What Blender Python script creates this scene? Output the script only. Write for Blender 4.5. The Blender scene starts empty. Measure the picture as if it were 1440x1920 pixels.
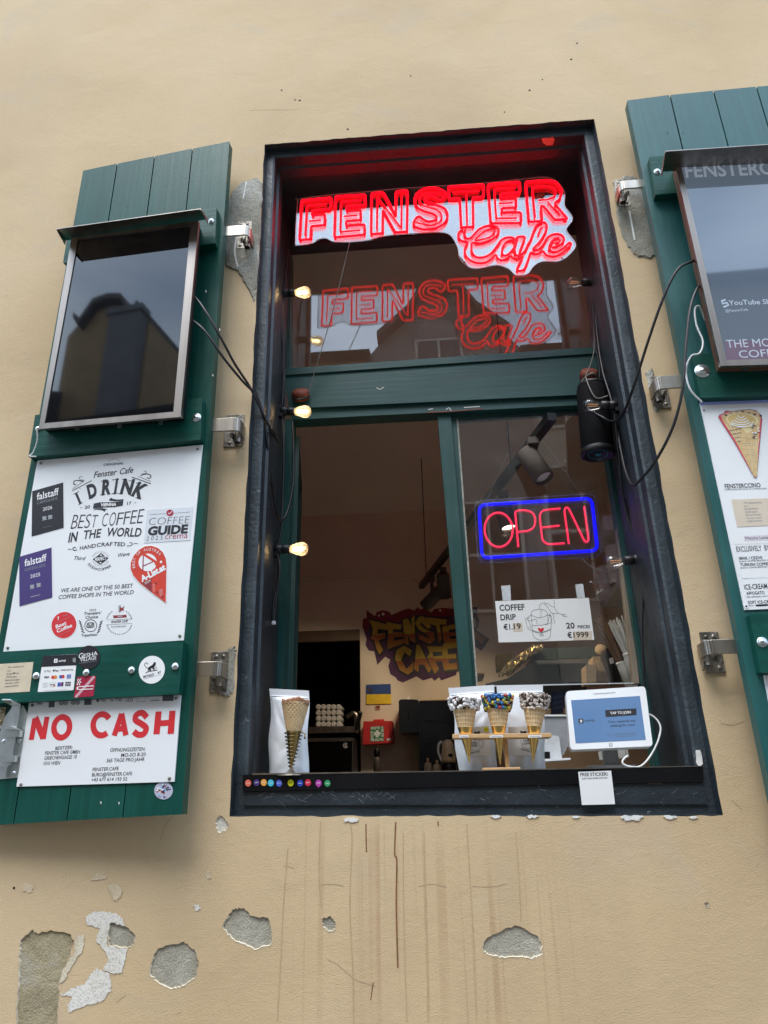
import bpy, math, random
from mathutils import Vector as V, Matrix
from mathutils.geometry import delaunay_2d_cdt, tessellate_polygon
random.seed(7)
S = bpy.context.scene
COL = S.collection
rad = math.radians
# ------------------------------------------------------------------ camera
F = 1330.0
CAM = V((0.56581705, -1.97299395, 1.54771503))
CR = V((0.99668045, 0.07923946, -0.01868644))
CU = V((0.04689217, -0.37111098, 0.92740378))
CF = V((-0.06655223, 0.92520146, 0.37359477))
cd = bpy.data.cameras.new('camera'); cam = bpy.data.objects.new('camera', cd); COL.objects.link(cam)
cam.matrix_world = Matrix(((CR.x, CU.x, -CF.x, CAM.x), (CR.y, CU.y, -CF.y, CAM.y), (CR.z, CU.z, -CF.z, CAM.z), (0, 0, 0, 1)))
cd.sensor_fit = 'VERTICAL'; cd.sensor_height = 36; cd.lens = 36 * F / 1920; cd.clip_start = .02; cd.clip_end = 500
S.camera = cam
# ------------------------------------------------------------------ sky, sun, exposure
W = bpy.data.worlds.new('World'); S.world = W; W.use_nodes = True
nt = W.node_tree; bg = nt.nodes['Background']; bg.inputs[1].default_value = 0.15
sky = nt.nodes.new('ShaderNodeTexSky'); sky.sky_type = 'NISHITA'; sky.sun_disc = False
sky.sun_elevation = rad(62); sky.sun_rotation = rad(200); sky.air_density = 1.2; sky.dust_density = 2
tc = nt.nodes.new('ShaderNodeTexCoord'); mp = nt.nodes.new('ShaderNodeMapping'); mp.inputs['Scale'].default_value = (1, 1, 2.2)
ns = nt.nodes.new('ShaderNodeTexNoise'); ns.inputs['Scale'].default_value = 2.4; ns.inputs['Detail'].default_value = 6
cr = nt.nodes.new('ShaderNodeValToRGB'); cr.color_ramp.elements[0].position = .3; cr.color_ramp.elements[0].color = (3.6, 5.1, 7.4, 1)
cr.color_ramp.elements[1].position = .7; cr.color_ramp.elements[1].color = (9.2, 10.9, 12.9, 1)
mx = nt.nodes.new('ShaderNodeMix'); mx.data_type = 'RGBA'; mx.inputs[0].default_value = .85
L = nt.links.new
L(tc.outputs['Generated'], mp.inputs[0]); L(mp.outputs[0], ns.inputs['Vector']); L(ns.outputs['Fac'], cr.inputs[0])
L(sky.outputs[0], mx.inputs[6]); L(cr.outputs[0], mx.inputs[7]); L(mx.outputs[2], bg.inputs[0])
sd = bpy.data.lights.new('sun', 'SUN'); sd.energy = 1.3; sd.angle = rad(30); sd.color = (1, .97, .92)
so = bpy.data.objects.new('sun', sd); COL.objects.link(so)
so.rotation_euler = V((.22, .62, -1.25)).to_track_quat('-Z', 'Y').to_euler()
S.view_settings.view_transform = 'Standard'; S.view_settings.look = 'None'; S.view_settings.exposure = 1.10; S.view_settings.gamma = 1

# ------------------------------------------------------------------ geometry helpers
def ray(x, y): return CR * ((x - 720) / F) + CU * ((960 - y) / F) + CF
class PL:
    """a plane: origin, right and up directions; normal faces the street"""
    def __init__(s, o, u=(1, 0, 0), v=(0, 0, 1)):
        s.o = V(o); s.u = V(u).normalized(); s.v = V(v).normalized(); s.n = s.u.cross(s.v)
    def at(s, x, y, w=0):
        d = ray(x, y); t = (s.o + s.n * w - CAM).dot(s.n) / d.dot(s.n); p = CAM + d * t - s.o
        return (p.dot(s.u), p.dot(s.v))
    def P(s, u, v, w=0): return s.o + s.u * u + s.v * v + s.n * w
    def px(s, x, y, w=0): return s.P(*s.at(x, y, w), w)
def YP(y): return PL((0, y, 0))
def A(x, px, y): return YP(y).px(x, px)      # measured point at depth y
def crop(ox, oy, k):
    def f(*q):
        r = [(ox + a / k, oy + b / k) for a, b in q]
        return r if len(r) > 1 else r[0]
    return f
def spline(p, n=6, closed=False):
    p = [V(q) for q in p]; out = []; N = len(p)
    for i in range(N if closed else N - 1):
        a, b, c, d = (p[(i - 1) % N], p[i], p[(i + 1) % N], p[(i + 2) % N]) if closed else (p[max(i - 1, 0)], p[i], p[i + 1], p[min(i + 2, N - 1)])
        for k in range(n):
            t = k / n
            out.append(.5 * (2 * b + (c - a) * t + (2 * a - 5 * b + 4 * c - d) * t * t + (3 * b - a - 3 * c + d) * t ** 3))
    if not closed: out.append(p[-1])
    return out
def ell(cx, cy, rx, ry=None, n=24, rot=0, a0=0, a1=360):
    ry = rx if ry is None else ry; r = []
    full = abs(a1 - a0) >= 360
    for i in range(n if full else n + 1):
        a = rad(a0 + (a1 - a0) * i / n); x, y = rx * math.cos(a), ry * math.sin(a)
        c, s_ = math.cos(rad(rot)), math.sin(rad(rot))
        r.append((cx + x * c - y * s_, cy + x * s_ + y * c))
    return r
def rrect(c, r, n=4):
    """px quad TL,TR,BR,BL with rounded corners of r px"""
    out = []
    for i in range(4):
        p = V(c[i]); a = (V(c[i - 1]) - p).normalized() * r; b = (V(c[(i + 1) % 4]) - p).normalized() * r
        for k in range(n + 1):
            t = k / n; out.append(tuple((p + a) * (1 - t) ** 2 + p * 2 * t * (1 - t) + (p + b) * t * t))
    return out
def lerp(a, b, t): return tuple(a[i] + (b[i] - a[i]) * t for i in range(len(a)))
def bil(q, u, v):
    """q = TL,TR,BR,BL ; u right, v up"""
    return lerp(lerp(q[3], q[2], u), lerp(q[0], q[1], u), v)
BASE = {}
class MB:
    def __init__(s): s.v = []; s.f = []; s.m = []; s.s = []
    def add(s, vs, fs, m=0, sm=False):
        k = len(s.v); s.v += [V(a) for a in vs]
        for f in fs: s.f.append([i + k for i in f]); s.m.append(m); s.s.append(sm)
        return s
    def hexa(s, a, b, m=0):
        """a: 4 back points, b: 4 front points (same winding)"""
        n = len(a); vs = list(a) + list(b)
        fs = [list(range(n))[::-1], list(range(n, 2 * n))] + [[i, (i + 1) % n, n + (i + 1) % n, n + i] for i in range(n)]
        return s.add(vs, fs, m)
    def box(s, lo, hi, m=0):
        x0, y0, z0 = lo; x1, y1, z1 = hi
        return s.hexa([(x0, y1, z0), (x1, y1, z0), (x1, y1, z1), (x0, y1, z1)], [(x0, y0, z0), (x1, y0, z0), (x1, y0, z1), (x0, y0, z1)], m)
    def prism(s, pl, uv, w0, w1, m=0, side=None):
        n = len(uv); tri = tessellate_polygon([[V((a, b, 0)) for a, b in uv]])
        s.add([pl.P(a, b, w1) for a, b in uv], [list(t) for t in tri], m)
        if w0 is not None and w0 != w1:
            s.add([pl.P(a, b, w0) for a, b in uv], [list(t) for t in tri], m)
            s.add([pl.P(a, b, w0) for a, b in uv] + [pl.P(a, b, w1) for a, b in uv], [[i, (i + 1) % n, n + (i + 1) % n, n + i] for i in range(n)], m if side is None else side)
        return s
    def pp(s, pl, px, w0, w1, m=0, side=None):
        """prism from a pixel outline"""
        return s.prism(pl, [pl.at(x, y, w1) for x, y in px], w0, w1, m, side)
    def fl(s, pl, px, w, m=0): return s.pp(pl, px, None, w, m)
    def tube(s, pts, r, m=0, n=8, closed=False, taper=None):
        pts = [V(p) for p in pts]; N = len(pts); rings = []
        up = V((.31, .2, .93))
        for i in range(N):
            a = pts[(i - 1) % N] if closed or i else pts[i]; b = pts[(i + 1) % N] if closed or i < N - 1 else pts[i]
            t = (b - a); t = t.normalized() if t.length > 1e-9 else V((0, 0, 1))
            x = up - t * up.dot(t)
            if x.length < 1e-3: x = V((1, 0, 0)) - t * t.x
            x.normalize(); y = t.cross(x); up = x
            rr = r if taper is None else r * taper(i / max(1, N - 1))
            rings.append([pts[i] + x * rr * math.cos(2 * math.pi * k / n) + y * rr * math.sin(2 * math.pi * k / n) for k in range(n)])
        vs = [p for q in rings for p in q]; fs = []
        for i in range(N if closed else N - 1):
            j = (i + 1) % N
            for k in range(n): fs.append([i * n + k, i * n + (k + 1) % n, j * n + (k + 1) % n, j * n + k])
        s.add(vs, fs, m, True)
        if not closed:
            s.add(rings[0], [list(range(n))[::-1]], m); s.add(rings[-1], [list(range(n))], m)
        return s
    def lathe(s, prof, o=(0, 0, 0), axis=(0, 0, 1), m=0, n=24, sm=True, wob=None):
        """prof: (radius, height) along axis"""
        ax = V(axis).normalized(); x = V((1, 0, 0)) if abs(ax.x) < .9 else V((0, 1, 0)); x = (x - ax * x.dot(ax)).normalized(); y = ax.cross(x); o = V(o)
        vs = []
        for r, h in prof:
            for k in range(n):
                a = 2 * math.pi * k / n; rr, hh = (r, h) if wob is None else wob(r, h, a)
                vs.append(o + ax * hh + x * rr * math.cos(a) + y * rr * math.sin(a))
        fs = [[i * n + k, i * n + (k + 1) % n, (i + 1) * n + (k + 1) % n, (i + 1) * n + k] for i in range(len(prof) - 1) for k in range(n)]
        s.add(vs, fs, m, sm)
        return s
    def ball(s, c, r, m=0, n=10, sc=(1, 1, 1)):
        vs = []; fs = []; c = V(c); h = n // 2
        for i in range(h + 1):
            for k in range(n):
                a = math.pi * i / h; b = 2 * math.pi * k / n
                vs.append(c + V((r * sc[0] * math.sin(a) * math.cos(b), r * sc[1] * math.sin(a) * math.sin(b), r * sc[2] * math.cos(a))))
        for i in range(h):
            for k in range(n): fs.append([i * n + k, (i + 1) * n + k, (i + 1) * n + (k + 1) % n, i * n + (k + 1) % n])
        return s.add(vs, fs, m, True)
    def disc(s, pl, px, r, w0, w1, m=0, n=14):
        u, v = pl.at(*px, w1); return s.prism(pl, [(u + r * math.cos(2 * math.pi * k / n), v + r * math.sin(2 * math.pi * k / n)) for k in range(n)], w0, w1, m)
    def screw(s, pl, px, r, w, m=0):
        u, v = pl.at(*px, w); s.lathe([(r, 0), (r * .95, r * .45), (r * .5, r * .8), (0, r * .85)], pl.P(u, v, w), pl.n, m, 12); return s
    # flat printed marks -------------------------------------------------
    def stroke(s, pl, px, wd, w, m=0, closed=False, sm=0, uv=False):
        """ribbon, wd in metres"""
        p = [V(q) if uv else V(pl.at(*q, w)) for q in px]
        if sm: p = [V(q) for q in spline(p, sm, closed)]
        N = len(p); vs = []
        for i in range(N):
            a = p[(i - 1) % N] if closed or i else p[i]; b = p[(i + 1) % N] if closed or i < N - 1 else p[i]
            t = b - a; t = t.normalized() if t.length > 1e-12 else V((1, 0)); nn = V((-t.y, t.x)) * wd * .5
            vs += [pl.P(*(p[i] - nn), w), pl.P(*(p[i] + nn), w)]
        fs = [[2 * i, 2 * ((i + 1) % N), 2 * ((i + 1) % N) + 1, 2 * i + 1] for i in range(N if closed else N - 1)]
        return s.add(vs, fs, m)
    def text(s, pl, t, p0, p1, h, w, m=0, bold=0, sh=0, mid=False):
        """a line of type from pixel p0 to p1 along its baseline, cap height h px"""
        vs, fs, x0, x1 = glyphs(t, bold)
        a = V(pl.at(*p0, w)); b = V(pl.at(*p1, w)); e = b - a
        hh = abs(pl.at(p0[0], p0[1] - h, w)[1] - a.y) if abs(p1[0] - p0[0]) > abs(p1[1] - p0[1]) else (V(pl.at(p0[0] - h, p0[1], w)) - a).length
        n = V((-e.y, e.x)).normalized() * hh / .69
        sx = e / max(1e-6, (x1 - x0))
        q = [a + sx * (x - x0) + n * y + e.normalized() * sh * y * hh for x, y in vs]
        return s.add([pl.P(*c, w) for c in q], fs, m)
    def arc(s, pl, t, c, r, a0, a1, h, w, m=0, bold=0, wf=.8, ry=None):
        """letters one by one along an ellipse arc (px, degrees clockwise from +x, screen sense)"""
        ry = r if ry is None else ry; n = len(t)
        for i, ch in enumerate(t):
            if ch == ' ': continue
            am = rad(a0 + (a1 - a0) * (i + .5) / n); da = rad((a1 - a0) / n) * .5 * wf
            if ch in 'I.·1': da *= .45
            p0 = (c[0] + r * math.cos(am - da), c[1] + ry * math.sin(am - da)); p1 = (c[0] + r * math.cos(am + da), c[1] + ry * math.sin(am + da))
            e0 = V(pl.at(*p0, w)); e1 = V(pl.at(*p1, w)); e = e1 - e0
            vs, fs, x0, x1 = glyphs(ch, bold)
            k = (V(pl.at(c[0], c[1] - h, w)) - V(pl.at(*c, w))).length
            nn = V((-e.y, e.x)).normalized() * k / .69
            s.add([pl.P(*(e0 + e * ((x - x0) / max(1e-6, x1 - x0)) + nn * y), w) for x, y in vs], fs, m)
        return s
    def build(s, name, mats, parent=None, bev=0, seg=2, loc=None, dbl=False):
        me = bpy.data.meshes.new(name)
        if parent is not None: o0 = BASE[parent.name]
        elif loc is not None: o0 = V(loc)
        else:
            xs = [v.x for v in s.v]; ys = [v.y for v in s.v]; zs = [v.z for v in s.v]
            o0 = V(((min(xs) + max(xs)) / 2, (min(ys) + max(ys)) / 2, min(zs)))
        me.from_pydata([v - o0 for v in s.v], [], s.f)
        mats = mats if isinstance(mats, (list, tuple)) else [mats]
        for q in mats: me.materials.append(M[q] if isinstance(q, str) else q)
        me.polygons.foreach_set('material_index', s.m); me.polygons.foreach_set('use_smooth', s.s)
        me.update()
        ob = bpy.data.objects.new(name, me); COL.objects.link(ob)
        if parent is not None: ob.parent = parent
        else: ob.location = o0
        BASE[ob.name] = o0
        if bev:
            b = ob.modifiers.new('bevel', 'BEVEL'); b.width = bev; b.segments = seg; b.limit_method = 'ANGLE'; b.angle_limit = rad(40)
        return ob
GL = {}
def glyphs(t, bold):
    k = (t, bold)
    if k not in GL:
        c = bpy.data.curves.new('t', 'FONT'); c.body = t; c.offset = bold; c.resolution_u = 3
        o = bpy.data.objects.new('t', c); me = bpy.data.meshes.new_from_object(o)
        vs = [(v.co.x, v.co.y) for v in me.vertices]; fs = [list(p.vertices) for p in me.polygons]
        GL[k] = (vs, fs, min(v[0] for v in vs), max(v[0] for v in vs))
        bpy.data.objects.remove(o); bpy.data.curves.remove(c); bpy.data.meshes.remove(me)
    return GL[k]
def tag(o, label=None, cat=None, group=None, kind=None):
    if label: o['label'] = label
    if cat: o['category'] = cat
    if group: o['group'] = group
    if kind: o['kind'] = kind
    return o
def thing(name, label, cat, loc, group=None):
    o = bpy.data.objects.new(name, None); COL.objects.link(o); o.location = V(loc); o.empty_display_size = .1
    BASE[o.name] = V(loc); return tag(o, label, cat, group)
def dup(o, delta, label=None, parent=None, mats=None):
    c = o.copy(); COL.objects.link(c); c.parent = parent
    if parent is None: c.location = o.location + V(delta)
    BASE[c.name] = BASE[o.name]
    if label: c['label'] = label
    for ch in [q for q in bpy.data.objects if q.parent == o]: dup(ch, delta, None, c)
    return c

# ------------------------------------------------------------------ materials
M = {}
def nodes(name):
    m = bpy.data.materials.new(name); m.use_nodes = True; t = m.node_tree
    return m, t, t.nodes['Principled BSDF'], t.links.new
def N(t, kind, **kw):
    n = t.nodes.new(kind)
    for k, v in kw.items():
        if k in n.inputs: n.inputs[k].default_value = v
        else: setattr(n, k, v)
    return n
def mat(name, col, rough=.5, metal=0, var=.12, sc=25, bump=0, bsc=120, st=(1, 1, 1), emit=None, es=0, spec=.5, coat=0, det=4, alpha=1):
    m, t, b, L = nodes(name)
    tc = N(t, 'ShaderNodeTexCoord'); mp = N(t, 'ShaderNodeMapping'); mp.inputs['Scale'].default_value = st; L(tc.outputs['Object'], mp.inputs[0])
    n = N(t, 'ShaderNodeTexNoise', Scale=sc, Detail=det); L(mp.outputs[0], n.inputs['Vector'])
    r = N(t, 'ShaderNodeValToRGB'); e = r.color_ramp.elements
    e[0].position = .3; e[1].position = .7
    e[0].color = (*[c * (1 - var) for c in col], 1); e[1].color = (*[min(1, c * (1 + var)) for c in col], 1)
    L(n.outputs['Fac'], r.inputs[0]); L(r.outputs[0], b.inputs['Base Color'])
    b.inputs['Roughness'].default_value = rough; b.inputs['Metallic'].default_value = metal; b.inputs['Specular IOR Level'].default_value = spec
    b.inputs['Coat Weight'].default_value = coat; b.inputs['Coat Roughness'].default_value = .1; b.inputs['Alpha'].default_value = alpha
    if emit: b.inputs['Emission Color'].default_value = (*emit, 1); b.inputs['Emission Strength'].default_value = es
    if bump:
        n2 = N(t, 'ShaderNodeTexNoise', Scale=bsc, Detail=5); L(mp.outputs[0], n2.inputs['Vector'])
        bp = N(t, 'ShaderNodeBump', Strength=bump, Distance=.004); L(n2.outputs['Fac'], bp.inputs['Height']); L(bp.outputs[0], b.inputs['Normal'])
    M[name] = m; return m
def glass(name, tint=(1, 1, 1), f0=.05, rough=0.0, dirt=.03, milk=0):
    m, t, b, L = nodes(name); t.nodes.remove(b); out = t.nodes['Material Output']
    g = N(t, 'ShaderNodeNewGeometry'); d = N(t, 'ShaderNodeVectorMath', operation='DOT_PRODUCT'); L(g.outputs['Incoming'], d.inputs[0]); L(g.outputs['Normal'], d.inputs[1])
    a = N(t, 'ShaderNodeMath', operation='ABSOLUTE'); L(d.outputs['Value'], a.inputs[0])
    s1 = N(t, 'ShaderNodeMath', operation='SUBTRACT'); s1.inputs[0].default_value = 1; L(a.outputs[0], s1.inputs[1])
    p = N(t, 'ShaderNodeMath', operation='POWER'); L(s1.outputs[0], p.inputs[0]); p.inputs[1].default_value = 5
    k = N(t, 'ShaderNodeMath', operation='MULTIPLY_ADD'); L(p.outputs[0], k.inputs[0]); k.inputs[1].default_value = 1 - f0; k.inputs[2].default_value = f0
    tr = N(t, 'ShaderNodeBsdfTransparent'); tr.inputs[0].default_value = (*tint, 1)
    gl = N(t, 'ShaderNodeBsdfGlossy'); gl.inputs['Roughness'].default_value = rough; gl.inputs[0].default_value = (1, 1, 1, 1)
    mx = N(t, 'ShaderNodeMixShader'); L(k.outputs[0], mx.inputs[0]); L(tr.outputs[0], mx.inputs[1]); L(gl.outputs[0], mx.inputs[2])
    df = N(t, 'ShaderNodeBsdfDiffuse'); df.inputs[0].default_value = (.6, .6, .58, 1)
    tc = N(t, 'ShaderNodeTexCoord'); nz = N(t, 'ShaderNodeTexNoise', Scale=9, Detail=8); L(tc.outputs['Object'], nz.inputs['Vector'])
    mr = N(t, 'ShaderNodeMapRange'); L(nz.outputs['Fac'], mr.inputs[0]); mr.inputs[1].default_value = .45; mr.inputs[2].default_value = .8; mr.inputs[3].default_value = 0; mr.inputs[4].default_value = dirt
    m2 = N(t, 'ShaderNodeMixShader'); L(mr.outputs[0], m2.inputs[0]); L(mx.outputs[0], m2.inputs[1]); L(df.outputs[0], m2.inputs[2]); last = m2.outputs[0]
    if milk:
        tl_ = N(t, 'ShaderNodeBsdfTranslucent'); tl_.inputs[0].default_value = (.95, .82, .62, 1); m3 = N(t, 'ShaderNodeMixShader'); m3.inputs[0].default_value = milk; L(last, m3.inputs[1]); L(tl_.outputs[0], m3.inputs[2]); last = m3.outputs[0]
    L(last, out.inputs[0])
    M[name] = m; return m
def emit(name, col, st):
    m, t, b, L = nodes(name); b.inputs['Base Color'].default_value = (*col, 1); b.inputs['Emission Color'].default_value = (*col, 1); b.inputs['Emission Strength'].default_value = st
    b.inputs['Roughness'].default_value = .6; b.inputs['Specular IOR Level'].default_value = .15; M[name] = m; return m
def plaster():
    m, t, b, L = nodes('ochre_plaster')
    tc = N(t, 'ShaderNodeTexCoord'); O = tc.outputs['Object']
    def noise(sc, det=5, st=(1, 1, 1), dist=0, rough=.5):
        mp = N(t, 'ShaderNodeMapping'); mp.inputs['Scale'].default_value = st; L(O, mp.inputs[0])
        n = N(t, 'ShaderNodeTexNoise', Scale=sc, Detail=det, Distortion=dist, Roughness=rough); L(mp.outputs[0], n.inputs['Vector']); return n.outputs['Fac']
    def ramp(f, *st):
        r = N(t, 'ShaderNodeValToRGB'); e = r.color_ramp.elements
        while len(e) < len(st): e.new(.5)
        for q, (p, c) in zip(e, st): q.position = p; q.color = (*c, 1) if len(c) == 3 else c
        L(f, r.inputs[0]); return r.outputs[0]
    def mix(f, a, c, mode='MIX'):
        q = N(t, 'ShaderNodeMix', data_type='RGBA', blend_type=mode)
        for i, z in ((0, f), (6, a), (7, c)):
            if isinstance(z, (int, float)): q.inputs[i].default_value = z
            elif isinstance(z, tuple): q.inputs[i].default_value = (*z, 1)
            else: L(z, q.inputs[i])
        return q.outputs[2]
    def math_(op, a, c=None, d=None):
        q = N(t, 'ShaderNodeMath', operation=op)
        for i, z in enumerate((a, c, d)):
            if z is None: continue
            if isinstance(z, (int, float)): q.inputs[i].default_value = z
            else: L(z, q.inputs[i])
        return q.outputs[0]
    def rng(f, a, c, lo=0, hi=1):
        q = N(t, 'ShaderNodeMapRange', interpolation_type='SMOOTHSTEP'); L(f, q.inputs[0])
        for i, z in ((1, a), (2, c), (3, lo), (4, hi)): q.inputs[i].default_value = z
        return q.outputs[0]
    base = ramp(noise(1.3, 6, dist=.6), (.28, (.515, .384, .232)), (.5, (.595, .450, .276)), (.74, (.645, .50, .322)))
    base = mix(rng(noise(4, 6, dist=1), .55, .75, 0, .35), base, (.50, .42, .335))
    base = mix(rng(noise(2.3, 5, (1, 1, .5)), .6, .78, 0, .45), base, (.47, .345, .22))
    base = mix(rng(noise(90, 3), .62, .8, 0, .35), base, (.36, .29, .19))
    sp = N(t, 'ShaderNodeSeparateXYZ'); L(O, sp.inputs[0]); X, Z = sp.outputs[0], sp.outputs[2]
    base = mix(rng(Z, 2.3, .9, 0, .32), base, (.575, .412, .23)); base = mix(rng(noise(.9, 3, (1, 1, .35)), .5, .72, 0, .3), base, (.475, .375, .25))
    # rain and coffee streaks running down from the sill
    zone = math_('MULTIPLY', rng(Z, 1.52, 1.46), math_('MULTIPLY', rng(X, .12, .3), rng(X, .95, .7)))
    fade = rng(Z, .6, 1.4, .55, 1)
    s1 = rng(noise(1, 3, (34, 1, .4), .25), .54, .68, 0, .42)
    s2 = rng(noise(1, 2, (90, 1, .6), .2), .60, .70, 0, .42)
    st = math_('MULTIPLY', math_('MULTIPLY', math_('MULTIPLY', math_('MAXIMUM', s1, s2), zone), fade), rng(noise(3, 3, (2, 1, 1)), .38, .62, .25, 1.15))
    base = mix(st, base, (.36, .20, .105))
    zone2 = math_('MULTIPLY', rng(Z, 1.5, 1.3), rng(X, -.1, .4)); zone2 = math_('MULTIPLY', zone2, rng(X, 1.3, .9))
    base = mix(math_('MULTIPLY', zone2, rng(noise(2, 4, (2.5, 1, .4)), .4, .7, 0, .4)), base, (.44, .315, .19))
    L(base, b.inputs['Base Color']); b.inputs['Roughness'].default_value = .9; b.inputs['Specular IOR Level'].default_value = .2
    hgt = math_('ADD', math_('MULTIPLY', noise(230, 4, (1, 1, 1.4), .3), .42), math_('MULTIPLY', noise(34, 6, (1, 1, 1.5), .8, .62), .34))
    hgt = math_('ADD', hgt, math_('MULTIPLY', noise(6, 5, (1, 1, 1.2), .6), 1.1))
    bp = N(t, 'ShaderNodeBump', Strength=.42, Distance=.006); L(hgt, bp.inputs['Height']); L(bp.outputs[0], b.inputs['Normal'])
    M['ochre_plaster'] = m
plaster()
def paint(name, col, rough, grain=(70, 70, 3), chip=None, chips=(.7, .74), bump=.25, var=.15, patchy=.2, bd=.002, spec=.5):
    """brushed paint over wood or stone, with scuffs"""
    m, t, b, L = nodes(name)
    tc = N(t, 'ShaderNodeTexCoord'); O = tc.outputs['Object']
    mp = N(t, 'ShaderNodeMapping'); mp.inputs['Scale'].default_value = grain; L(O, mp.inputs[0])
    n = N(t, 'ShaderNodeTexNoise', Scale=1, Detail=6, Distortion=.3); L(mp.outputs[0], n.inputs['Vector'])
    n0 = N(t, 'ShaderNodeTexNoise', Scale=5, Detail=4); L(O, n0.inputs['Vector'])
    r = N(t, 'ShaderNodeValToRGB'); e = r.color_ramp.elements; e[0].position = .3; e[1].position = .72
    e[0].color = (*[c * (1 - var) for c in col], 1); e[1].color = (*[c * (1 + var) for c in col], 1); L(n.outputs['Fac'], r.inputs[0])
    q = N(t, 'ShaderNodeMix', data_type='RGBA'); mr = N(t, 'ShaderNodeMapRange'); L(n0.outputs['Fac'], mr.inputs[0])
    for i, z in ((1, .45), (2, .75), (3, 0), (4, patchy)): mr.inputs[i].default_value = z
    L(mr.outputs[0], q.inputs[0]); L(r.outputs[0], q.inputs[6]); q.inputs[7].default_value = (*[c * 1.7 + .003 for c in col], 1)
    out = q.outputs[2]
    if chip:
        n3 = N(t, 'ShaderNodeTexNoise', Scale=55, Detail=6, Roughness=.65, Distortion=.8); L(O, n3.inputs['Vector'])
        m3 = N(t, 'ShaderNodeMapRange'); L(n3.outputs['Fac'], m3.inputs[0]); m3.inputs[1].default_value = chips[0]; m3.inputs[2].default_value = chips[1]
        q2 = N(t, 'ShaderNodeMix', data_type='RGBA'); L(m3.outputs[0], q2.inputs[0]); L(out, q2.inputs[6]); q2.inputs[7].default_value = (*chip, 1); out = q2.outputs[2]
    L(out, b.inputs['Base Color']); b.inputs['Specular IOR Level'].default_value = spec
    rr = N(t, 'ShaderNodeMapRange'); L(n0.outputs['Fac'], rr.inputs[0])
    for i, z in ((1, .3), (2, .7), (3, rough - .07), (4, rough + .1)): rr.inputs[i].default_value = z
    L(rr.outputs[0], b.inputs['Roughness'])
    n4 = N(t, 'ShaderNodeTexNoise', Scale=90, Detail=4); L(O, n4.inputs['Vector'])
    ad = N(t, 'ShaderNodeMath', operation='MULTIPLY_ADD'); L(n4.outputs['Fac'], ad.inputs[0]); ad.inputs[1].default_value = .9 if grain[0] == grain[2] else .22; L(n.outputs['Fac'], ad.inputs[2])
    bp = N(t, 'ShaderNodeBump', Strength=bump, Distance=bd); L(ad.outputs[0], bp.inputs['Height']); L(bp.outputs[0], b.inputs['Normal'])
    M[name] = m; return m
paint('green_paint', (.004, .060, .045), .38, (55, 55, 2.2), chip=(.16, .2, .17), chips=(.73, .755), bump=.6, var=.2, patchy=.25, spec=.25)
paint('sheen_green', (.012, .085, .082), .40, (55, 55, 2.2), chip=(.2, .26, .25), chips=(.73, .755), bump=.5, var=.18, patchy=.4)  # right boards lighter and bluer: sky sheen put into the paint colour
paint('teal_paint', (.011, .060, .055), .42, chip=(.35, .36, .33), chips=(.72, .745))
paint('slate_paint', (.017, .024, .030), .42, (14, 14, 14), chip=(.13, .145, .16), chips=(.68, .73), bump=.7, patchy=.6, bd=.0032)
paint('slate_edge', (.030, .042, .051), .5, (20, 20, 20), chip=(.2, .22, .24), chips=(.64, .70), bump=.7, patchy=.7, bd=.0035)
paint('green_paint_h', (.004, .060, .045), .38, (2.2, 55, 55), chip=(.16, .2, .17), chips=(.73, .755), bump=.5, var=.2, patchy=.25, spec=.25)
paint('teal_paint_h', (.011, .060, .055), .42, (3, 70, 70), chip=(.35, .36, .33), chips=(.72, .745))
paint('black_strip', (.005, .005, .006), .4, (8, 50, 50), bump=.1, spec=.2)
mat('scuff', (.15, .165, .18), .7); mat('chip_white', (.72, .71, .68), .8, bump=.3)
def rubble(name, cols, bump=.9, sc=1):
    """bare mortar: three tones in clumps, sand grains, pits"""
    m, t, b, L = nodes(name); tc = N(t, 'ShaderNodeTexCoord'); O = tc.outputs['Object']
    n1 = N(t, 'ShaderNodeTexNoise', Scale=9 * sc, Detail=8, Distortion=.7, Roughness=.62); L(O, n1.inputs['Vector'])
    r = N(t, 'ShaderNodeValToRGB'); e = r.color_ramp.elements; e.new(.5)
    for q, (p, c) in zip(e, zip((.32, .5, .68), cols)): q.position = p; q.color = (*c, 1)
    L(n1.outputs['Fac'], r.inputs[0])
    vo = N(t, 'ShaderNodeTexVoronoi', Scale=260 * sc); L(O, vo.inputs['Vector']); mr = N(t, 'ShaderNodeMapRange'); L(vo.outputs['Distance'], mr.inputs[0])
    for i, z in ((1, .1), (2, .5), (3, .72), (4, 1.12)): mr.inputs[i].default_value = z
    q = N(t, 'ShaderNodeMix', data_type='RGBA', blend_type='MULTIPLY'); q.inputs[0].default_value = .8; L(r.outputs[0], q.inputs[6]); L(mr.outputs[0], q.inputs[7]); L(q.outputs[2], b.inputs['Base Color'])
    n2 = N(t, 'ShaderNodeTexNoise', Scale=60 * sc, Detail=8, Roughness=.7); L(O, n2.inputs['Vector']); ad = N(t, 'ShaderNodeMath', operation='MULTIPLY_ADD'); L(vo.outputs['Distance'], ad.inputs[0]); ad.inputs[1].default_value = .22; L(n2.outputs['Fac'], ad.inputs[2])
    bp = N(t, 'ShaderNodeBump', Strength=bump, Distance=.005); L(ad.outputs[0], bp.inputs['Height']); L(bp.outputs[0], b.inputs['Normal']); b.inputs['Roughness'].default_value = .95; b.inputs['Specular IOR Level'].default_value = .15
    M[name] = m; return m
rubble('render_grey', ((.27, .245, .19), (.37, .345, .28), (.46, .43, .36))); rubble('render_ochre', ((.27, .23, .15), (.38, .325, .21), (.40, .375, .32)))
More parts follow.
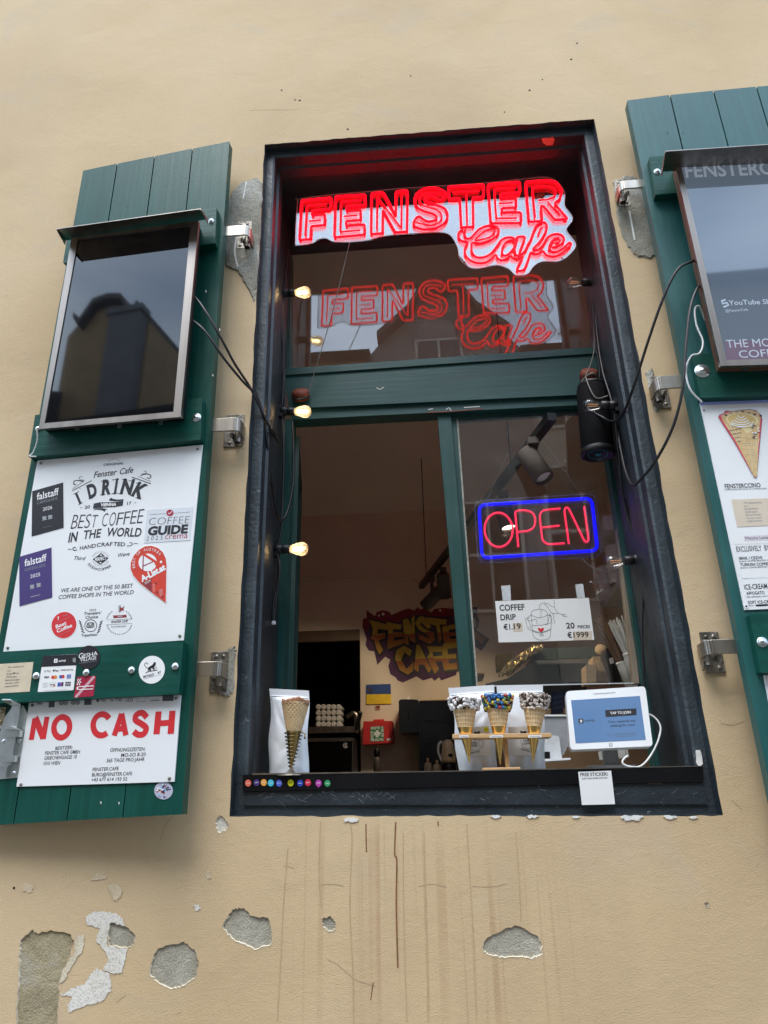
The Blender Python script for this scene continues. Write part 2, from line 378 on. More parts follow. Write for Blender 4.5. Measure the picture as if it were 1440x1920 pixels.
rubble('cement', ((.17, .16, .125), (.31, .295, .245), (.46, .45, .405)), 1, .55); rubble('white_filler', ((.56, .52, .44), (.66, .63, .57), (.74, .72, .68)), .45, .7); rubble('lip_white', ((.50, .42, .30), (.60, .53, .40), (.68, .62, .50)), .4)
mat('pale_ochre', (.60, .49, .33), .9, var=.1, sc=20, bump=.4)
mat('dark_hole', (.02, .018, .015), .9); mat('rust', (.20, .085, .035), .8, var=.3, sc=60); mat('crack', (.37, .275, .17), .9)
mat('steel', (.40, .365, .315), .35, 1, .2, 30, .2, 60, (1, 1, .15)); mat('zinc', (.62, .66, .66), .32, 1, .15, 18, .15, 50)
mat('old_iron', (.26, .235, .20), .45, .85, .45, 30, .6, 90); mat('black_metal', (.012, .012, .013), .35, .3); mat('brown_side', (.12, .06, .035), .6)
mat('sheet_white', (.78, .79, .80), .33, var=.05, sc=3, bump=.25, bsc=5); mat('paper_white', (.76, .76, .75), .7, var=.03, sc=10); mat('ink', (.012, .013, .02), .5, var=0)
mat('ink_soft', (.09, .095, .11), .6, var=0); mat('ink_grey', (.3, .31, .33), .6, var=0); mat('red_print', (.62, .022, .03), .45, var=.04); mat('orange_red', (.60, .045, .022), .45, var=.05)
mat('dark_red', (.25, .02, .03), .5, var=.05); mat('crimson', (.36, .012, .045), .4, var=.05); mat('night_black', (.014, .013, .018), .4); mat('violet_print', (.055, .035, .16), .4, var=.05)
mat('white_print', (.8, .8, .8), .5, var=0); mat('beige_paper', (.60, .51, .37), .75, var=.06, sc=40, bump=.3, bsc=30); mat('beige_clear', (.62, .53, .42), .6, var=.04)
mat('clear_film', (.66, .69, .73), .3, var=.03); mat('blue_print', (.03, .10, .42), .5, var=.05); mat('tape', (.55, .58, .6), .35, var=.12, sc=30, bump=.3)
mat('rubber', (.010, .010, .011), .45, bump=.1); mat('grey_cable', (.23, .21, .19), .5); mat('white_cable', (.72, .73, .72), .4); mat('terracotta', (.20, .05, .025), .7, var=.25, bump=.4)
glass('window_glass', (.95, .96, .95), .075, 0, .02); glass('acrylic', (.96, .97, .98), .17, 0, .02); glass('bulb_glass', (1, .88, .68), .14, 0, .0, .30); glass('open_acrylic', (.93, .93, .96), .06, 0, .03)
emit('neon_red', (1, .001, .006), 1.9); emit('neon_pink', (1, .03, .09), .62); emit('neon_blue', (.004, .004, 1), .8); emit('filament', (1, .78, .48), 20); emit('dim_filament', (.8, .42, .22), .06)  # unlit bulbs: a faint glow is put into their filaments
emit('lamp_face', (1, .86, .62), 5)
M['screen_off'] = mat('screen_off', (.004, .005, .007), .03, var=0, spec=.8)
mat('screen_on', (.03, .045, .07), .03, var=.25, sc=2.5, emit=(.13, .17, .22), es=.28, spec=1.0)
# ================================================================== STREET AND BUILDING SHELL
mat('paving', (.17, .16, .15), .85, var=.3, sc=6, bump=.6, bsc=20); mat('room_paint', (.72, .61, .47), .8, var=.05, sc=3, bump=.1, bsc=40); mat('room_ceiling', (.80, .72, .60), .85, var=.06, sc=2)
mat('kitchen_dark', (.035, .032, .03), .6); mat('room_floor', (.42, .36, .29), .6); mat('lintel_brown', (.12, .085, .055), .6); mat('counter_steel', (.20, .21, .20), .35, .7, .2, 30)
MB().box((-40, -40, -.3), (40, .0, 0)).build('street_paving', 'paving', loc=(0, 0, 0))['kind'] = 'structure'
def jag(p, amp=1.2, n=5, seed=1):
    r = random.Random(seed); out = []
    for i in range(len(p)):
        a, b = V(p[i]), V(p[(i + 1) % len(p)]); t = (b - a); nn = V((-t.y, t.x)).normalized()
        for k in range(n):
            q = a + t * (k / n) + nn * r.uniform(-amp, amp) * (1 if k else .4); out.append((q.x, q.y))
    return out
def inset(p, d):
    """shrink a closed outline by d (positive = inward for either winding)"""
    N_ = len(p); ar = sum(p[i][0] * p[(i + 1) % N_][1] - p[(i + 1) % N_][0] * p[i][1] for i in range(N_)); sg = 1 if ar > 0 else -1; out = []
    for i in range(N_):
        a, b, c = V(p[i - 1]), V(p[i]), V(p[(i + 1) % N_]); t = (c - a); t = t.normalized() if t.length else V((1, 0))
        out.append(tuple(b + V((-t.y, t.x)) * d * sg))
    return out
WL = YP(0)
bld = thing('cafe_building', 'ochre plastered old house front with peeling paint around a dark framed serving window', 'building', (0, 0, 0))
hole = [(-.0103, 3.898), (1.2421, 3.8896), (1.2517, 1.4913), (.0038, 1.5098)]
hj = jag(hole, .0022, 46, 3)
l1 = crop(0, 1500, 2); l2 = crop(720, 1500, 2)
patches = [
    ('render_ochre', 1, l1((75, 530), (120, 487), (140, 500), (190, 488), (265, 502), (278, 530), (262, 590), (240, 640), (220, 690), (220, 740), (215, 860), (60, 860), (68, 700), (70, 590))),
    ('render_grey', 1, l1((588, 560), (625, 545), (690, 530), (728, 560), (746, 605), (735, 660), (690, 698), (645, 708), (590, 685), (560, 650), (570, 600))),
    ('render_grey', 1, l1((845, 450), (870, 410), (910, 405), (945, 435), (1005, 442), (1018, 490), (1018, 540), (960, 562), (925, 545), (880, 528), (850, 498), (833, 470))),
    ('render_grey', 1, l1((1208, 448), (1240, 433), (1260, 460), (1256, 488), (1230, 492), (1208, 470))),
    ('white_filler', 0, l1((322, 440), (350, 418), (400, 420), (440, 428), (462, 445), (470, 470), (412, 460), (404, 500), (404, 548), (478, 560), (470, 600), (455, 650), (415, 650), (388, 635), (408, 600), (390, 560), (360, 530), (375, 480), (330, 470))),
    ('render_grey', 1, l1((412, 462), (432, 448), (470, 472), (508, 508), (500, 545), (478, 558), (406, 546), (404, 500))),
    ('white_filler', 0, l1((340, 650), (365, 630), (412, 655), (418, 715), (380, 755), (340, 768), (290, 780), (258, 798), (252, 770), (272, 740), (228, 728), (262, 710), (320, 690))),
    ('lip_white', 0, l1((285, 510), (318, 500), (312, 560), (270, 620), (240, 680), (222, 686), (240, 630), (278, 575))),
    ('white_filler', 1, l1((810, 70), (825, 55), (845, 68), (856, 95), (850, 115), (820, 124), (807, 100))),
    ('pale_ochre', 0, l1((768, 268), (782, 264), (795, 292), (775, 296))), ('white_filler', 0, l1((722, 394), (740, 390), (754, 410), (735, 414))),
    ('pale_ochre', 0, l1((405, 318), (440, 310), (462, 340), (440, 384), (425, 372))), ('pale_ochre', 0, l1((82, 345), (92, 308), (130, 325), (118, 345))), ('pale_ochre', 0, l1((340, 300), (370, 272), (402, 290), (380, 300))),
    ('render_grey', 1, l2((372, 535), (405, 505), (440, 490), (490, 468), (540, 490), (580, 512), (592, 545), (592, 580), (560, 592), (500, 590), (450, 592), (400, 580), (370, 568))),
    ('chip_white', 1, l2((1200, 388), (1215, 384), (1220, 402), (1208, 404)))]
PUV = []
for k, (mt, deep, px) in enumerate(patches):
    PUV.append((mt, deep, jag([WL.at(*q) for q in px], .0024, 6, 20 + k)))
fac = MB()
vs = []; es = []
def loop(p):
    k = len(vs); vs.extend(V(q) for q in p); es.extend((k + i, k + (i + 1) % len(p)) for i in range(len(p)))
    return list(range(k, len(vs)))
loop([(-9, 0), (10, 0), (10, 11), (-9, 11)]); loop(hj)
for mt, deep, p in PUV:
    if deep: loop(p)
cdt = delaunay_2d_cdt(vs, es, [], 0, 1e-6)
def inside(x, y, p):
    c = False
    for i in range(len(p)):
        (x0, y0), (x1, y1) = p[i - 1], p[i]
        if (y0 > y) != (y1 > y) and x < (x1 - x0) * (y - y0) / (y1 - y0) + x0: c = not c
    return c
holes = [hj] + [p for mt, d, p in PUV if d]
keep = []
for f in cdt[2]:
    cx = sum(cdt[0][i].x for i in f) / 3; cy = sum(cdt[0][i].y for i in f) / 3
    if not any(inside(cx, cy, h) for h in holes): keep.append(list(f))
fac.add([(q.x, 0, q.y) for q in cdt[0]], keep)
fac.box((-9, .3, 0), (-.1, .45, 11)); fac.box((1.36, .3, 0), (10, .45, 11)); fac.box((-.1, .3, 0), (1.36, .45, 1.49)); fac.box((-.1, .3, 3.9), (1.36, .45, 11))
for k, (mt, deep, p) in enumerate(PUV):
    mb = MB()
    if deep:
        dp = .0045; n = len(p); inn = inset(p, .0015)
        mb.prism(YP(dp), inn, None, 0, 0)
        mb.add([(a, 0, b) for a, b in p] + [(a, dp, b) for a, b in inn], [[i, (i + 1) % n, n + (i + 1) % n, n + i] for i in range(n)], 1)
        zc = (min(q[1] for q in p) + max(q[1] for q in p)) / 2     # flaked paint edge left pale round the hole
        o2 = [(a + random.Random(i * 7 + k).uniform(.0, .002) * (1 if b < zc else .3), b - (random.Random(i + k).uniform(.0005, .0032) if b < zc else .0005)) for i, (a, b) in enumerate(p)]
        mb.add([(a, -.0012, b) for a, b in p] + [(a, -.0006, b) for a, b in o2], [[i, (i + 1) % n, n + (i + 1) % n, n + i] for i in range(n)], 1)
        mb.build('plaster_hole', [mt, 'lip_white'], bld)
    else:
        mb.prism(YP(-.0012 - .0003 * (k % 3)), p, None, 0, 0); mb.build('filler_patch', mt, bld)
def cement(px, seed):
    p = jag([WL.at(*q) for q in px], .004, 5, seed); n = len(p); o = inset(p, .005)
    mb = MB(); mb.prism(YP(-.005), o, None, 0); mb.add([(a, -.0005, b) for a, b in p] + [(a, -.005, b) for a, b in o], [[i, (i + 1) % n, n + (i + 1) % n, n + i] for i in range(n)])
    return mb.build('cement_patch', 'cement', bld)
cement([(424, 500), (420, 420), (436, 360), (455, 340), (482, 334), (493, 345), (489, 420), (481, 540), (476, 566), (462, 540), (446, 510)], 5)
h2 = crop(1140, 150, 3.047)
for i, p in enumerate(([(432, 500), (450, 490), (470, 478)], [(441, 470), (448, 452), (462, 448)], [(455, 520), (470, 505), (480, 500)], [(470, 350), (478, 372), (474, 395)], [(1168, 420), (1180, 440), (1196, 446)], [(1175, 470), (1200, 478)])): fac.stroke(WL, p, .0016, .0056, 4, sm=4)
for p in ([(462, 340), (456, 372)], [(446, 430), (440, 470), (446, 500)], [(1180, 395), (1190, 450)]): fac.stroke(WL, p, .006, .0058, 6, sm=4)
cement(h2((25, 590), (90, 548), (150, 552), (200, 600), (290, 990), (250, 1022), (170, 1015), (110, 955), (62, 830), (45, 700)), 6)
cement([(400, 1262), (412, 1225), (441, 1210), (444, 1225), (437, 1300), (425, 1308), (408, 1300)], 8); cement([(1209, 700), (1222, 690), (1234, 740), (1240, 770), (1228, 772)], 9)
mk = fac; MK = 1
for q in h2((1, 1)) and [(528, 169), (553, 187), (562, 188), (770, 142), (1071, 111), (1082, 81), (1017, 149), (993, 169), (946, 210), (652, 242), (26, 1665)]: mk.disc(WL, q, random.uniform(.003, .0055), 0, .0006, 1, 9)
for p, wd in (([(742, 1541), (740, 1600), (744, 1615), (743, 1700), (746, 1815)], .0035), ([(655, 1540), (660, 1572), (656, 1700), (662, 1830), (663, 1918)], .0028), ([(686, 1545), (687, 1598)], .003), ([(821, 1540), (822, 1549)], .003), ([(601, 1540), (598, 1640), (603, 1700)], .002), ([(540, 1590), (532, 1690), (527, 1790), (520, 1915)], .0028), ([(700, 1842), (695, 1875)], .002), ([(756, 1560), (757, 1720), (763, 1915)], .002), ([(795, 1560), (802, 1800), (802, 1915)], .002), ([(875, 1545), (889, 1780), (893, 1900)], .0024), ([(967, 1560), (974, 1660), (977, 1728)], .002)):
    mk.stroke(WL, p, wd, .0006, 2 if p[0][0] in (742, 686, 821, 700) else 3, sm=5)
for p in ([(530, 1624), (541, 1625), (552, 1628)], [(604, 1659), (625, 1658), (646, 1662)], [(615, 1800), (632, 1808), (655, 1828), (668, 1838), (705, 1850)], [(784, 1662), (812, 1658), (838, 1664)], [(885, 1662), (920, 1663), (950, 1657)], [(1372, 1500), (1390, 1518)], [(468, 207), (512, 206), (540, 206), (562, 204)], [(300, 1575), (312, 1545), (325, 1530)], [(218, 1880), (235, 1866)], [(330, 1903), (340, 1897)], [(1350, 1355), (1372, 1360), (1395, 1352)]):
    mk.stroke(WL, p, .0011, .0005, 4, sm=4)
for p in ([(425, 512), (424, 558)], [(439, 520), (438, 550)], [(451, 530), (452, 552)], [(448, 570), (428, 620), (431, 632)]): mk.stroke(WL, p, .0022, .0006, 5, sm=3)
chip = fac
for q, r_ in (((998, 1531), .012), ((1185, 1533), .02), ((1300, 1533), .008), ((1256, 1532), .012), ((658, 1538), .014), ((930, 1531), .01), ((1080, 1532), .007)):
    u, v = WL.at(*q); chip.prism(WL, jag([(u + r_ * 1.4 * math.cos(t), v + r_ * .35 * math.sin(t)) for t in (0, 1, 2, 3, 4, 5)], r_ * .2, 3, int(q[0])), 0, .0025, 6)
facade = fac.build('facade_wall', ['ochre_plaster', 'dark_hole', 'rust', mat('drip_tan', (.47, .335, .19), .9, var=.1), 'crack', 'pale_ochre', 'chip_white'], bld)
# ---- dark stone surround: rings of a stepped profile
def ring(d, y, db=None, wob=.0007, seed=0, n=26):
    r = random.Random(seed); cs = []
    db = d if db is None else db
    q = [(hole[0][0] + d, hole[0][1] - d), (hole[1][0] - d, hole[1][1] - d), (hole[2][0] - d, hole[2][1] + db), (hole[3][0] + d, hole[3][1] + db)]
    out = []
    for i in range(4):
        a, b = V(q[i]), V(q[(i + 1) % 4]); t = b - a; nn = V((-t.y, t.x)).normalized()
        for k in range(n):
            s_ = r.uniform(-wob, wob) if k else 0
            p = a + t * (k / n) + nn * s_; out.append((p.x, y + r.uniform(-wob, wob) * .5, p.y))
    return out
sur = MB()
prof = [(-.006, .004, -.006, 1), (.001, .003, .001, 1), (.003, .034, .003, 0), (.028, .032, .026, 1), (.035, .036, .034, 1), (.036, .078, .036, 0), (.044, .084, .044, 0), (.045, .125, .045, 0), (.030, .135, .03, 0), (.022, .40, .02, 0), (.0, .47, .0, 0)]
rings = [ring(d, y, db, .0016 if i < 2 else .0005, i) for i, (d, y, db, m_) in enumerate(prof)]
n = len(rings[0])
for i in range(len(rings) - 1):
    sur.add(rings[i] + rings[i + 1], [[k, (k + 1) % n, n + (k + 1) % n, n + k] for k in range(n)], 1 if prof[i + 1][3] and i != 1 else 0)
sur.build('window_surround', ['slate_paint', 'slate_edge'], bld)
# ---- sill boards
sb = MB(); S2 = YP(.02)
sb.prism(S2, [S2.at(*q) for q in [(455, 1453), (1318, 1437), (1319, 1466), (455, 1484)]], -.05, 0)
sb.build('sill_strip', 'black_strip', bld, .002)
sb = MB(); sb.prism(S2, [S2.at(*q) for q in [(455, 1485), (1320, 1467), (1328, 1508), (455, 1510)]], -.05, -.006)
sc = sb; r = random.Random(4)
for i in range(48):
    x = r.choice([r.uniform(470, 640), r.uniform(640, 740), r.uniform(880, 1300)]); y = r.uniform(1488, 1505) - (x - 455) * .018; l_ = r.uniform(3, 16); a = r.uniform(-.9, 1.0)
    sc.stroke(S2, [(x, y), (x + l_ * .5, y + l_ * a * .4), (x + l_, y + l_ * a)], r.uniform(.0005, .0016), -.0055, 1)
for x, y in ((624, 1485), (606, 1484), (1010, 1474), (680, 1493)): sc.disc(S2, (x, y), .0022, -.006, -.0052, 1, 8)
sc.build('sill_plank', ['slate_paint', 'scuff'], bld)
ct = MB(); ct.box((.03, .024, 1.585), (1.225, .85, 1.607)); ct.box((.03, .55, .7), (1.225, .85, 1.585)); ct.build('counter', 'counter_steel', bld, .002)
st = MB(); st.prism(S2, [S2.at(*q, .001) for q in [(473, 1450), (842, 1445), (1318, 1435.5), (1318, 1437), (842, 1447), (473, 1453)]], -.02, .001); st.build('sill_edge', 'steel', bld)
# ---- green window frame
FR = YP(.40)
wf = MB()
wf.box((.0, .405, 3.765), (1.26, .46, 3.87), 1)
wf.pp(FR, [(533, 470), (545, 470), (543, 700), (531, 700)], -.06, 0, 0); wf.pp(FR, [(534, 786), (550, 786), (525, 1447), (506, 1449)], -.06, 0, 0)
wf.pp(FR, [(1108, 430), (1118, 430), (1126, 660), (1113, 660)], -.06, 0, 1); wf.pp(FR, [(1124, 755), (1143, 755), (1250, 1448), (1230, 1448)], -.06, 0, 0)
frame = wf.build('window_frame', ['teal_paint', 'slate_paint'], bld, .002)
tb = MB(); tb.pp(FR, [(531, 691), (1119, 650), (1126, 738), (541, 766)], -.06, .018); tb.pp(FR, [(541, 769), (1126, 741), (1128, 757), (547, 787)], -.06, .004)
tb.pp(FR, [(531, 691), (1119, 650), (1120, 662), (534, 703)], .0185, .026)
cw = tb
for p in ([(706, 727), (712, 730), (720, 726)], [(803, 768), (812, 766)], [(836, 768), (842, 764), (846, 770)], [(870, 764), (900, 762)]): cw.stroke(FR, p, .003, .0192, 1)
cw.stroke(FR, [(800, 773), (850, 771), (905, 766)], .004, .0066, 2, sm=3)
cw.build('transom_bar', ['teal_paint_h', 'chip_white', 'terracotta'], frame)
tg = MB(); tg.box((.01, .443, 3.10), (1.25, .447, 3.80)); tg.build('transom_pane', 'window_glass', frame)
SA = YP(.42)
rs = MB()
rs.pp(SA, [(820, 774), (845, 773), (887, 1286), (864, 1287)], -.045, .01, 0); rs.pp(SA, [(845, 773), (858, 772), (894, 1286), (887, 1286)], -.04, -.004, 0)
rs.pp(SA, [(856, 786), (859, 786), (896, 1286), (893, 1286)], -.02, -.0035, 1)
rs.pp(SA, [(845, 772), (1132, 754), (1133, 768), (846, 787)], -.04, -.006, 0); rs.pp(SA, [(1131, 768), (1139, 768), (1199, 1281), (1189, 1281)], -.04, -.006, 2)
sash = rs.build('fixed_sash', ['teal_paint', 'putty' if 'putty' in M else mat('putty', (.34, .33, .29), .8, var=.3, sc=60, bump=.5), mat('raw_wood', (.26, .21, .16), .6, var=.2, sc=30, st=(1, 1, .1))], bld, .0015); sash['label'] = 'fixed right hand sash in worn teal paint'
rg = MB(); rg.pp(SA, [(853, 784), (1136, 765), (1195, 1281), (892, 1287)], -.014, -.010); rg.build('glass_pane', 'window_glass', sash)
ge = MB(); ge.pp(SA, [(892, 1285.8), (1193, 1279.6), (1193, 1281.4), (892, 1287.8)], -.0145, -.0095); ge.build('pane_edge', 'clear_film', sash)
# ---- open casement folded back into the room
a = A(532, 1203, .46); b = A(543.5, 1203, .93); z0, z1 = 1.66, 2.87
cs = MB(); d = (b - a); d.z = 0; t_ = V((d.y, -d.x, 0)).normalized() * .034
def cbar(s0, s1, za, zb, mb, m=0, th=1):
    p = a + d * s0; q = a + d * s1
    mb.hexa([(p.x, p.y, za), (q.x, q.y, za), (q.x, q.y, zb), (p.x, p.y, zb)], [(p.x + t_.x * th, p.y + t_.y * th, za), (q.x + t_.x * th, q.y + t_.y * th, za), (q.x + t_.x * th, q.y + t_.y * th, zb), (p.x + t_.x * th, p.y + t_.y * th, zb)], m)
cbar(0, .1, z0, z1, cs); cbar(.9, 1, z0, z1, cs); cbar(.1, .9, z0, z0 + .06, cs); cbar(.1, .9, z1 - .05, z1, cs)
cas = cs.build('open_casement', 'teal_paint', bld, .002); cas['label'] = 'left casement swung open into the cafe'
cg = MB(); cbar(.1, .9, z0 + .06, z1 - .05, cg, 0, .12); cg.build('glass_pane', 'window_glass', cas)
# ---- room behind
rm = MB(); Y = 2.6
dx0, dx1, dz = -.62, A(675, 1180, Y).x, A(675, 1182, Y).z
rm.box((-1.5, Y, .7), (dx0, Y + .1, 3.6)); rm.box((dx1, Y, .7), (2.2, Y + .1, 3.6)); rm.box((dx0, Y, dz), (dx1, Y + .1, 3.6))
rm.box((-1.6, .46, .7), (-1.5, Y + .1, 4.2)); rm.box((2.1, .46, .7), (2.2, Y, 4.2))
rm.build('room_wall', 'room_paint', bld)
cl = MB(); zc = [(Y + .1, 3.37), (Y, 3.39), (1.9, 3.68), (1.2, 3.92), (.46, 4.02)]
cl.add([(-1.5, y, z) for y, z in zc] + [(2.1, y, z) for y, z in zc], [[i, i + 1, 6 + i, 5 + i] for i in range(4)]); cl.box((-1.5, .46, 4.2), (2.2, 2.8, 4.3)); cl.build('vaulted_ceiling', 'room_ceiling', bld)
MB().box((-1.5, .46, .6), (2.2, 5, .7)).build('room_floor', 'room_floor', bld)
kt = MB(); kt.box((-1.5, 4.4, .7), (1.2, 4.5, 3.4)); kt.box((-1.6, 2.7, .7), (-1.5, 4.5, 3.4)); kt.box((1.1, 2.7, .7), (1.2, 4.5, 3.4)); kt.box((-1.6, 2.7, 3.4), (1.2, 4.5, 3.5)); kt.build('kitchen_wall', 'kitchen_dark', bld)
q = A(675, 1202, Y); MB().box((dx0, Y - .03, q.z), (dx1, Y - .002, dz + .002)).build('door_lintel', 'lintel_brown', bld, .003)
mb = MB(); mb.tube([A(548, 1084, 2.58), A(700, 1087, 2.58), A(770, 1084, 2.58)], .008, 0); mb.tube(spline([A(770, 1084, 2.57), A(782, 1090, 2.5), A(790, 1104, 2.3)], 5), .006, 0); mb.build('ceiling_conduit', 'room_paint', bld)
# ---- graffiti on the room wall
g = crop(660, 1130, 5.143); MW = YP(Y)
mu = MB()
def blob(p, m, w): mu.prism(MW, [MW.at(*q, w) for q in g(*p)], None, w, m)
blob([(140, 70), (220, 130), (240, 90), (300, 72), (360, 90), (380, 120), (470, 80), (540, 55), (600, 75), (635, 45), (660, 70), (690, 50), (760, 95), (800, 60), (870, 50), (1000, 60), (1090, 50), (1120, 80), (1150, 45), (1200, 40), (1215, 80), (1200, 110), (1230, 170), (1215, 240), (1180, 270), (1330, 350), (1250, 465), (1150, 400), (1100, 420), (1000, 700), (860, 750), (840, 720), (795, 755), (770, 725), (685, 750), (620, 710), (560, 740), (490, 770), (440, 750), (420, 720), (370, 690), (350, 610), (370, 550), (320, 520), (245, 600), (215, 470), (160, 460), (130, 410), (140, 350), (125, 300), (100, 230), (110, 150), (140, 150)], 0, .001)
blob([(140, 70), (220, 130), (240, 90), (300, 72), (360, 90), (380, 120), (470, 80), (540, 55), (600, 75), (635, 45), (660, 70), (690, 50), (760, 95), (800, 60), (870, 50), (1000, 60), (1000, 120), (600, 160), (330, 200), (160, 220), (150, 290), (100, 240), (105, 160), (140, 150)], 1, .0016)
LT = [[(165, 165), (355, 215), (345, 265), (250, 255), (245, 300), (325, 295), (315, 345), (255, 365), (300, 460), (265, 500), (235, 440), (215, 360), (180, 350), (195, 310), (200, 250)],
      [(330, 185), (480, 215), (470, 260), (395, 255), (390, 290), (485, 290), (500, 325), (410, 335), (400, 370), (505, 350), (510, 390), (345, 450), (340, 380), (350, 300), (345, 240)],
      [(490, 165), (540, 150), (578, 240), (570, 150), (605, 120), (604, 260), (612, 390), (570, 370), (535, 300), (548, 400), (520, 412), (500, 300)],
      [(690, 130), (765, 235), (730, 255), (668, 190), (655, 215), (700, 255), (785, 290), (800, 360), (750, 400), (640, 350), (650, 305), (735, 345), (745, 322), (650, 265), (608, 205), (640, 140)],
      [(710, 140), (915, 165), (905, 215), (845, 210), (865, 350), (838, 392), (812, 225), (730, 200)], [(870, 235), (1000, 205), (1010, 250), (930, 265), (935, 290), (1010, 285), (1015, 320), (940, 325), (945, 350), (1020, 345), (1025, 390), (900, 395), (880, 350)],
      [(1050, 150), (1130, 130), (1190, 160), (1200, 220), (1160, 255), (1285, 350), (1250, 400), (1140, 310), (1130, 400), (1080, 400)],
      [(500, 415), (578, 460), (560, 520), (505, 480), (475, 550), (525, 640), (595, 570), (588, 660), (540, 695), (460, 650), (415, 540), (430, 460)],
      [(620, 408), (655, 410), (720, 560), (768, 640), (740, 678), (695, 600), (645, 600), (640, 672), (595, 640), (610, 540)],
      [(720, 420), (888, 425), (870, 475), (775, 475), (785, 520), (880, 510), (870, 560), (800, 570), (838, 640), (800, 688), (750, 590), (725, 530), (750, 480)],
      [(880, 395), (1010, 385), (1015, 435), (920, 445), (925, 500), (1000, 495), (1005, 540), (930, 550), (935, 590), (1010, 580), (1015, 640), (890, 655), (865, 540)]]
for i, p in enumerate(LT):
    mu.prism(MW, [MW.at(*q, .002) for q in g(*inset(p, -20))], None, .0022 + i * .0002, 2); mu.prism(MW, [MW.at(*q, .002) for q in g(*[(x + 12, y + 16) for x, y in inset(p, -9)])], None, .0021 + i * .0002, 2)
for i, p in enumerate(LT): mu.prism(MW, [MW.at(*q, .002) for q in g(*p)], None, .0052 + i * .0001, 3 if i < 7 else 4)
for x, y, r_ in ((300, 110, 14), (258, 125, 9), (850, 75, 10)): mu.prism(MW, [MW.at(*q, .002) for q in g(*ell(x, y, r_))], None, .0024, 5)
def letter_paint(name, za, zb):
    m, t, b, L = nodes(name); tc = N(t, 'ShaderNodeTexCoord'); sp = N(t, 'ShaderNodeSeparateXYZ'); L(tc.outputs['Object'], sp.inputs[0])
    nz = N(t, 'ShaderNodeTexNoise', Scale=12); L(tc.outputs['Object'], nz.inputs['Vector']); ad = N(t, 'ShaderNodeMath', operation='MULTIPLY_ADD'); L(nz.outputs['Fac'], ad.inputs[0]); ad.inputs[1].default_value = .05; L(sp.outputs[2], ad.inputs[2])
    mr = N(t, 'ShaderNodeMapRange'); L(ad.outputs[0], mr.inputs[0]); mr.inputs[1].default_value = za; mr.inputs[2].default_value = zb
    r = N(t, 'ShaderNodeValToRGB'); e = r.color_ramp.elements; e.new(.5); e.new(.52)
    for q, (p, c) in zip(e, ((0, (.42, .25, .03)), (.5, (.32, .075, .02)), (.53, (.46, .33, .035)), (1, (.42, .30, .035)))): q.position = p; q.color = (*c, 1)
    L(mr.outputs[0], r.inputs[0]); L(r.outputs[0], b.inputs['Base Color']); b.inputs['Roughness'].default_value = .6; M[name] = m; return m
za = lambda y: A(*g((500, y)), Y).z
mu.build('graffiti_mural', [mat('mural_purple', (.075, .026, .075), .7, var=.3, sc=14), mat('mural_red', (.20, .014, .026), .7, var=.15), 'ink', letter_paint('mural_gold_top', za(480) + .02, za(120) + .02), letter_paint('mural_gold_low', za(690) + .02, za(410) + .02), 'white_print'], bld)['label'] = 'yellow and orange graffiti lettering on a purple cloud'
# ---- shutter brackets fixed to the wall
def hinge(sx, strap, plate):
    """strap px: shutter end x, y top, wall end x, y bottom;  plate px: x0,y0,x1,y1"""
    mb = MB(); x0, y0, x1, y1 = strap; B = YP(-.072)
    p0 = B.px(x0, (y0 + y1) / 2); p1 = B.px(x1, (y0 + y1) / 2); hh = abs(B.px(x0, y0).z - B.px(x0, y1).z) / 2
    zc = p1.z; xs = p1.x; pa = A(plate[0], plate[1], 0); pb = A(plate[2], plate[3], 0)
    mb.box((min(pa.x, pb.x), -.006, pb.z), (max(pa.x, pb.x), 0, pa.z), 1)
    path = [(p0.x - .05 * sx, -.072), (xs - .016 * sx, -.072)] + [(xs - .016 * sx + .016 * sx * math.sin(t), -.056 - .016 * math.cos(t)) for t in (.4, .8, 1.2, 1.57)] + [(xs, -.006)]
    for i in range(len(path) - 1):
        (ax, ay), (bx, by) = path[i], path[i + 1]; t = V((bx - ax, by - ay)); nn = V((-t.y, t.x)).normalized() * .003
        mb.hexa([(ax - nn.x, ay - nn.y, zc - hh), (bx - nn.x, by - nn.y, zc - hh), (bx - nn.x, by - nn.y, zc + hh), (ax - nn.x, ay - nn.y, zc + hh)], [(ax + nn.x, ay + nn.y, zc - hh), (bx + nn.x, by + nn.y, zc - hh), (bx + nn.x, by + nn.y, zc + hh), (ax + nn.x, ay + nn.y, zc + hh)], 0)
    k = .006 * sx
    web = [(-.006, zc - hh), (-.062, zc - hh), (-.058, zc - hh - .018), (-.03, pb.z + .03), (-.02, pb.z + .012), (-.006, pb.z + .006)]
    for off in (0, -.024 * sx):
        mb.hexa([(xs + off, y, z) for y, z in web], [(xs + off - k, y, z) for y, z in web], 1)
    mb.lathe([(.010, zc - hh - .022), (.010, zc + hh + .004), (.006, zc + hh + .008), (0, zc + hh + .008)], (xs - .012 * sx, -.034, 0), (0, 0, 1), 1, 12)
    for fx in (.3, .7):
        for fz in (.12, .88): mb.lathe([(.006, 0), (.0055, .002), (.002, .0035), (0, .0035)], (pa.x + (pb.x - pa.x) * fx, -.006, pb.z + (pa.z - pb.z) * fz), (0, -1, 0), 1, 8)
    return mb.build('shutter_bracket', ['steel', 'old_iron'], bld, .001)
hinge(1, (424, 422, 466, 440), (446, 418, 470, 467)); hinge(1, (402, 783, 448, 807), (424, 780, 455, 838)); hinge(1, (368, 1240, 412, 1267), (398, 1223, 426, 1298))
hinge(-1, (1205, 340, 1163, 355), (1150, 340, 1183, 388)); hinge(-1, (1277, 706, 1231, 730), (1218, 708, 1258, 766)); hinge(-1, (1388, 1200, 1326, 1227), (1310, 1186, 1360, 1262))
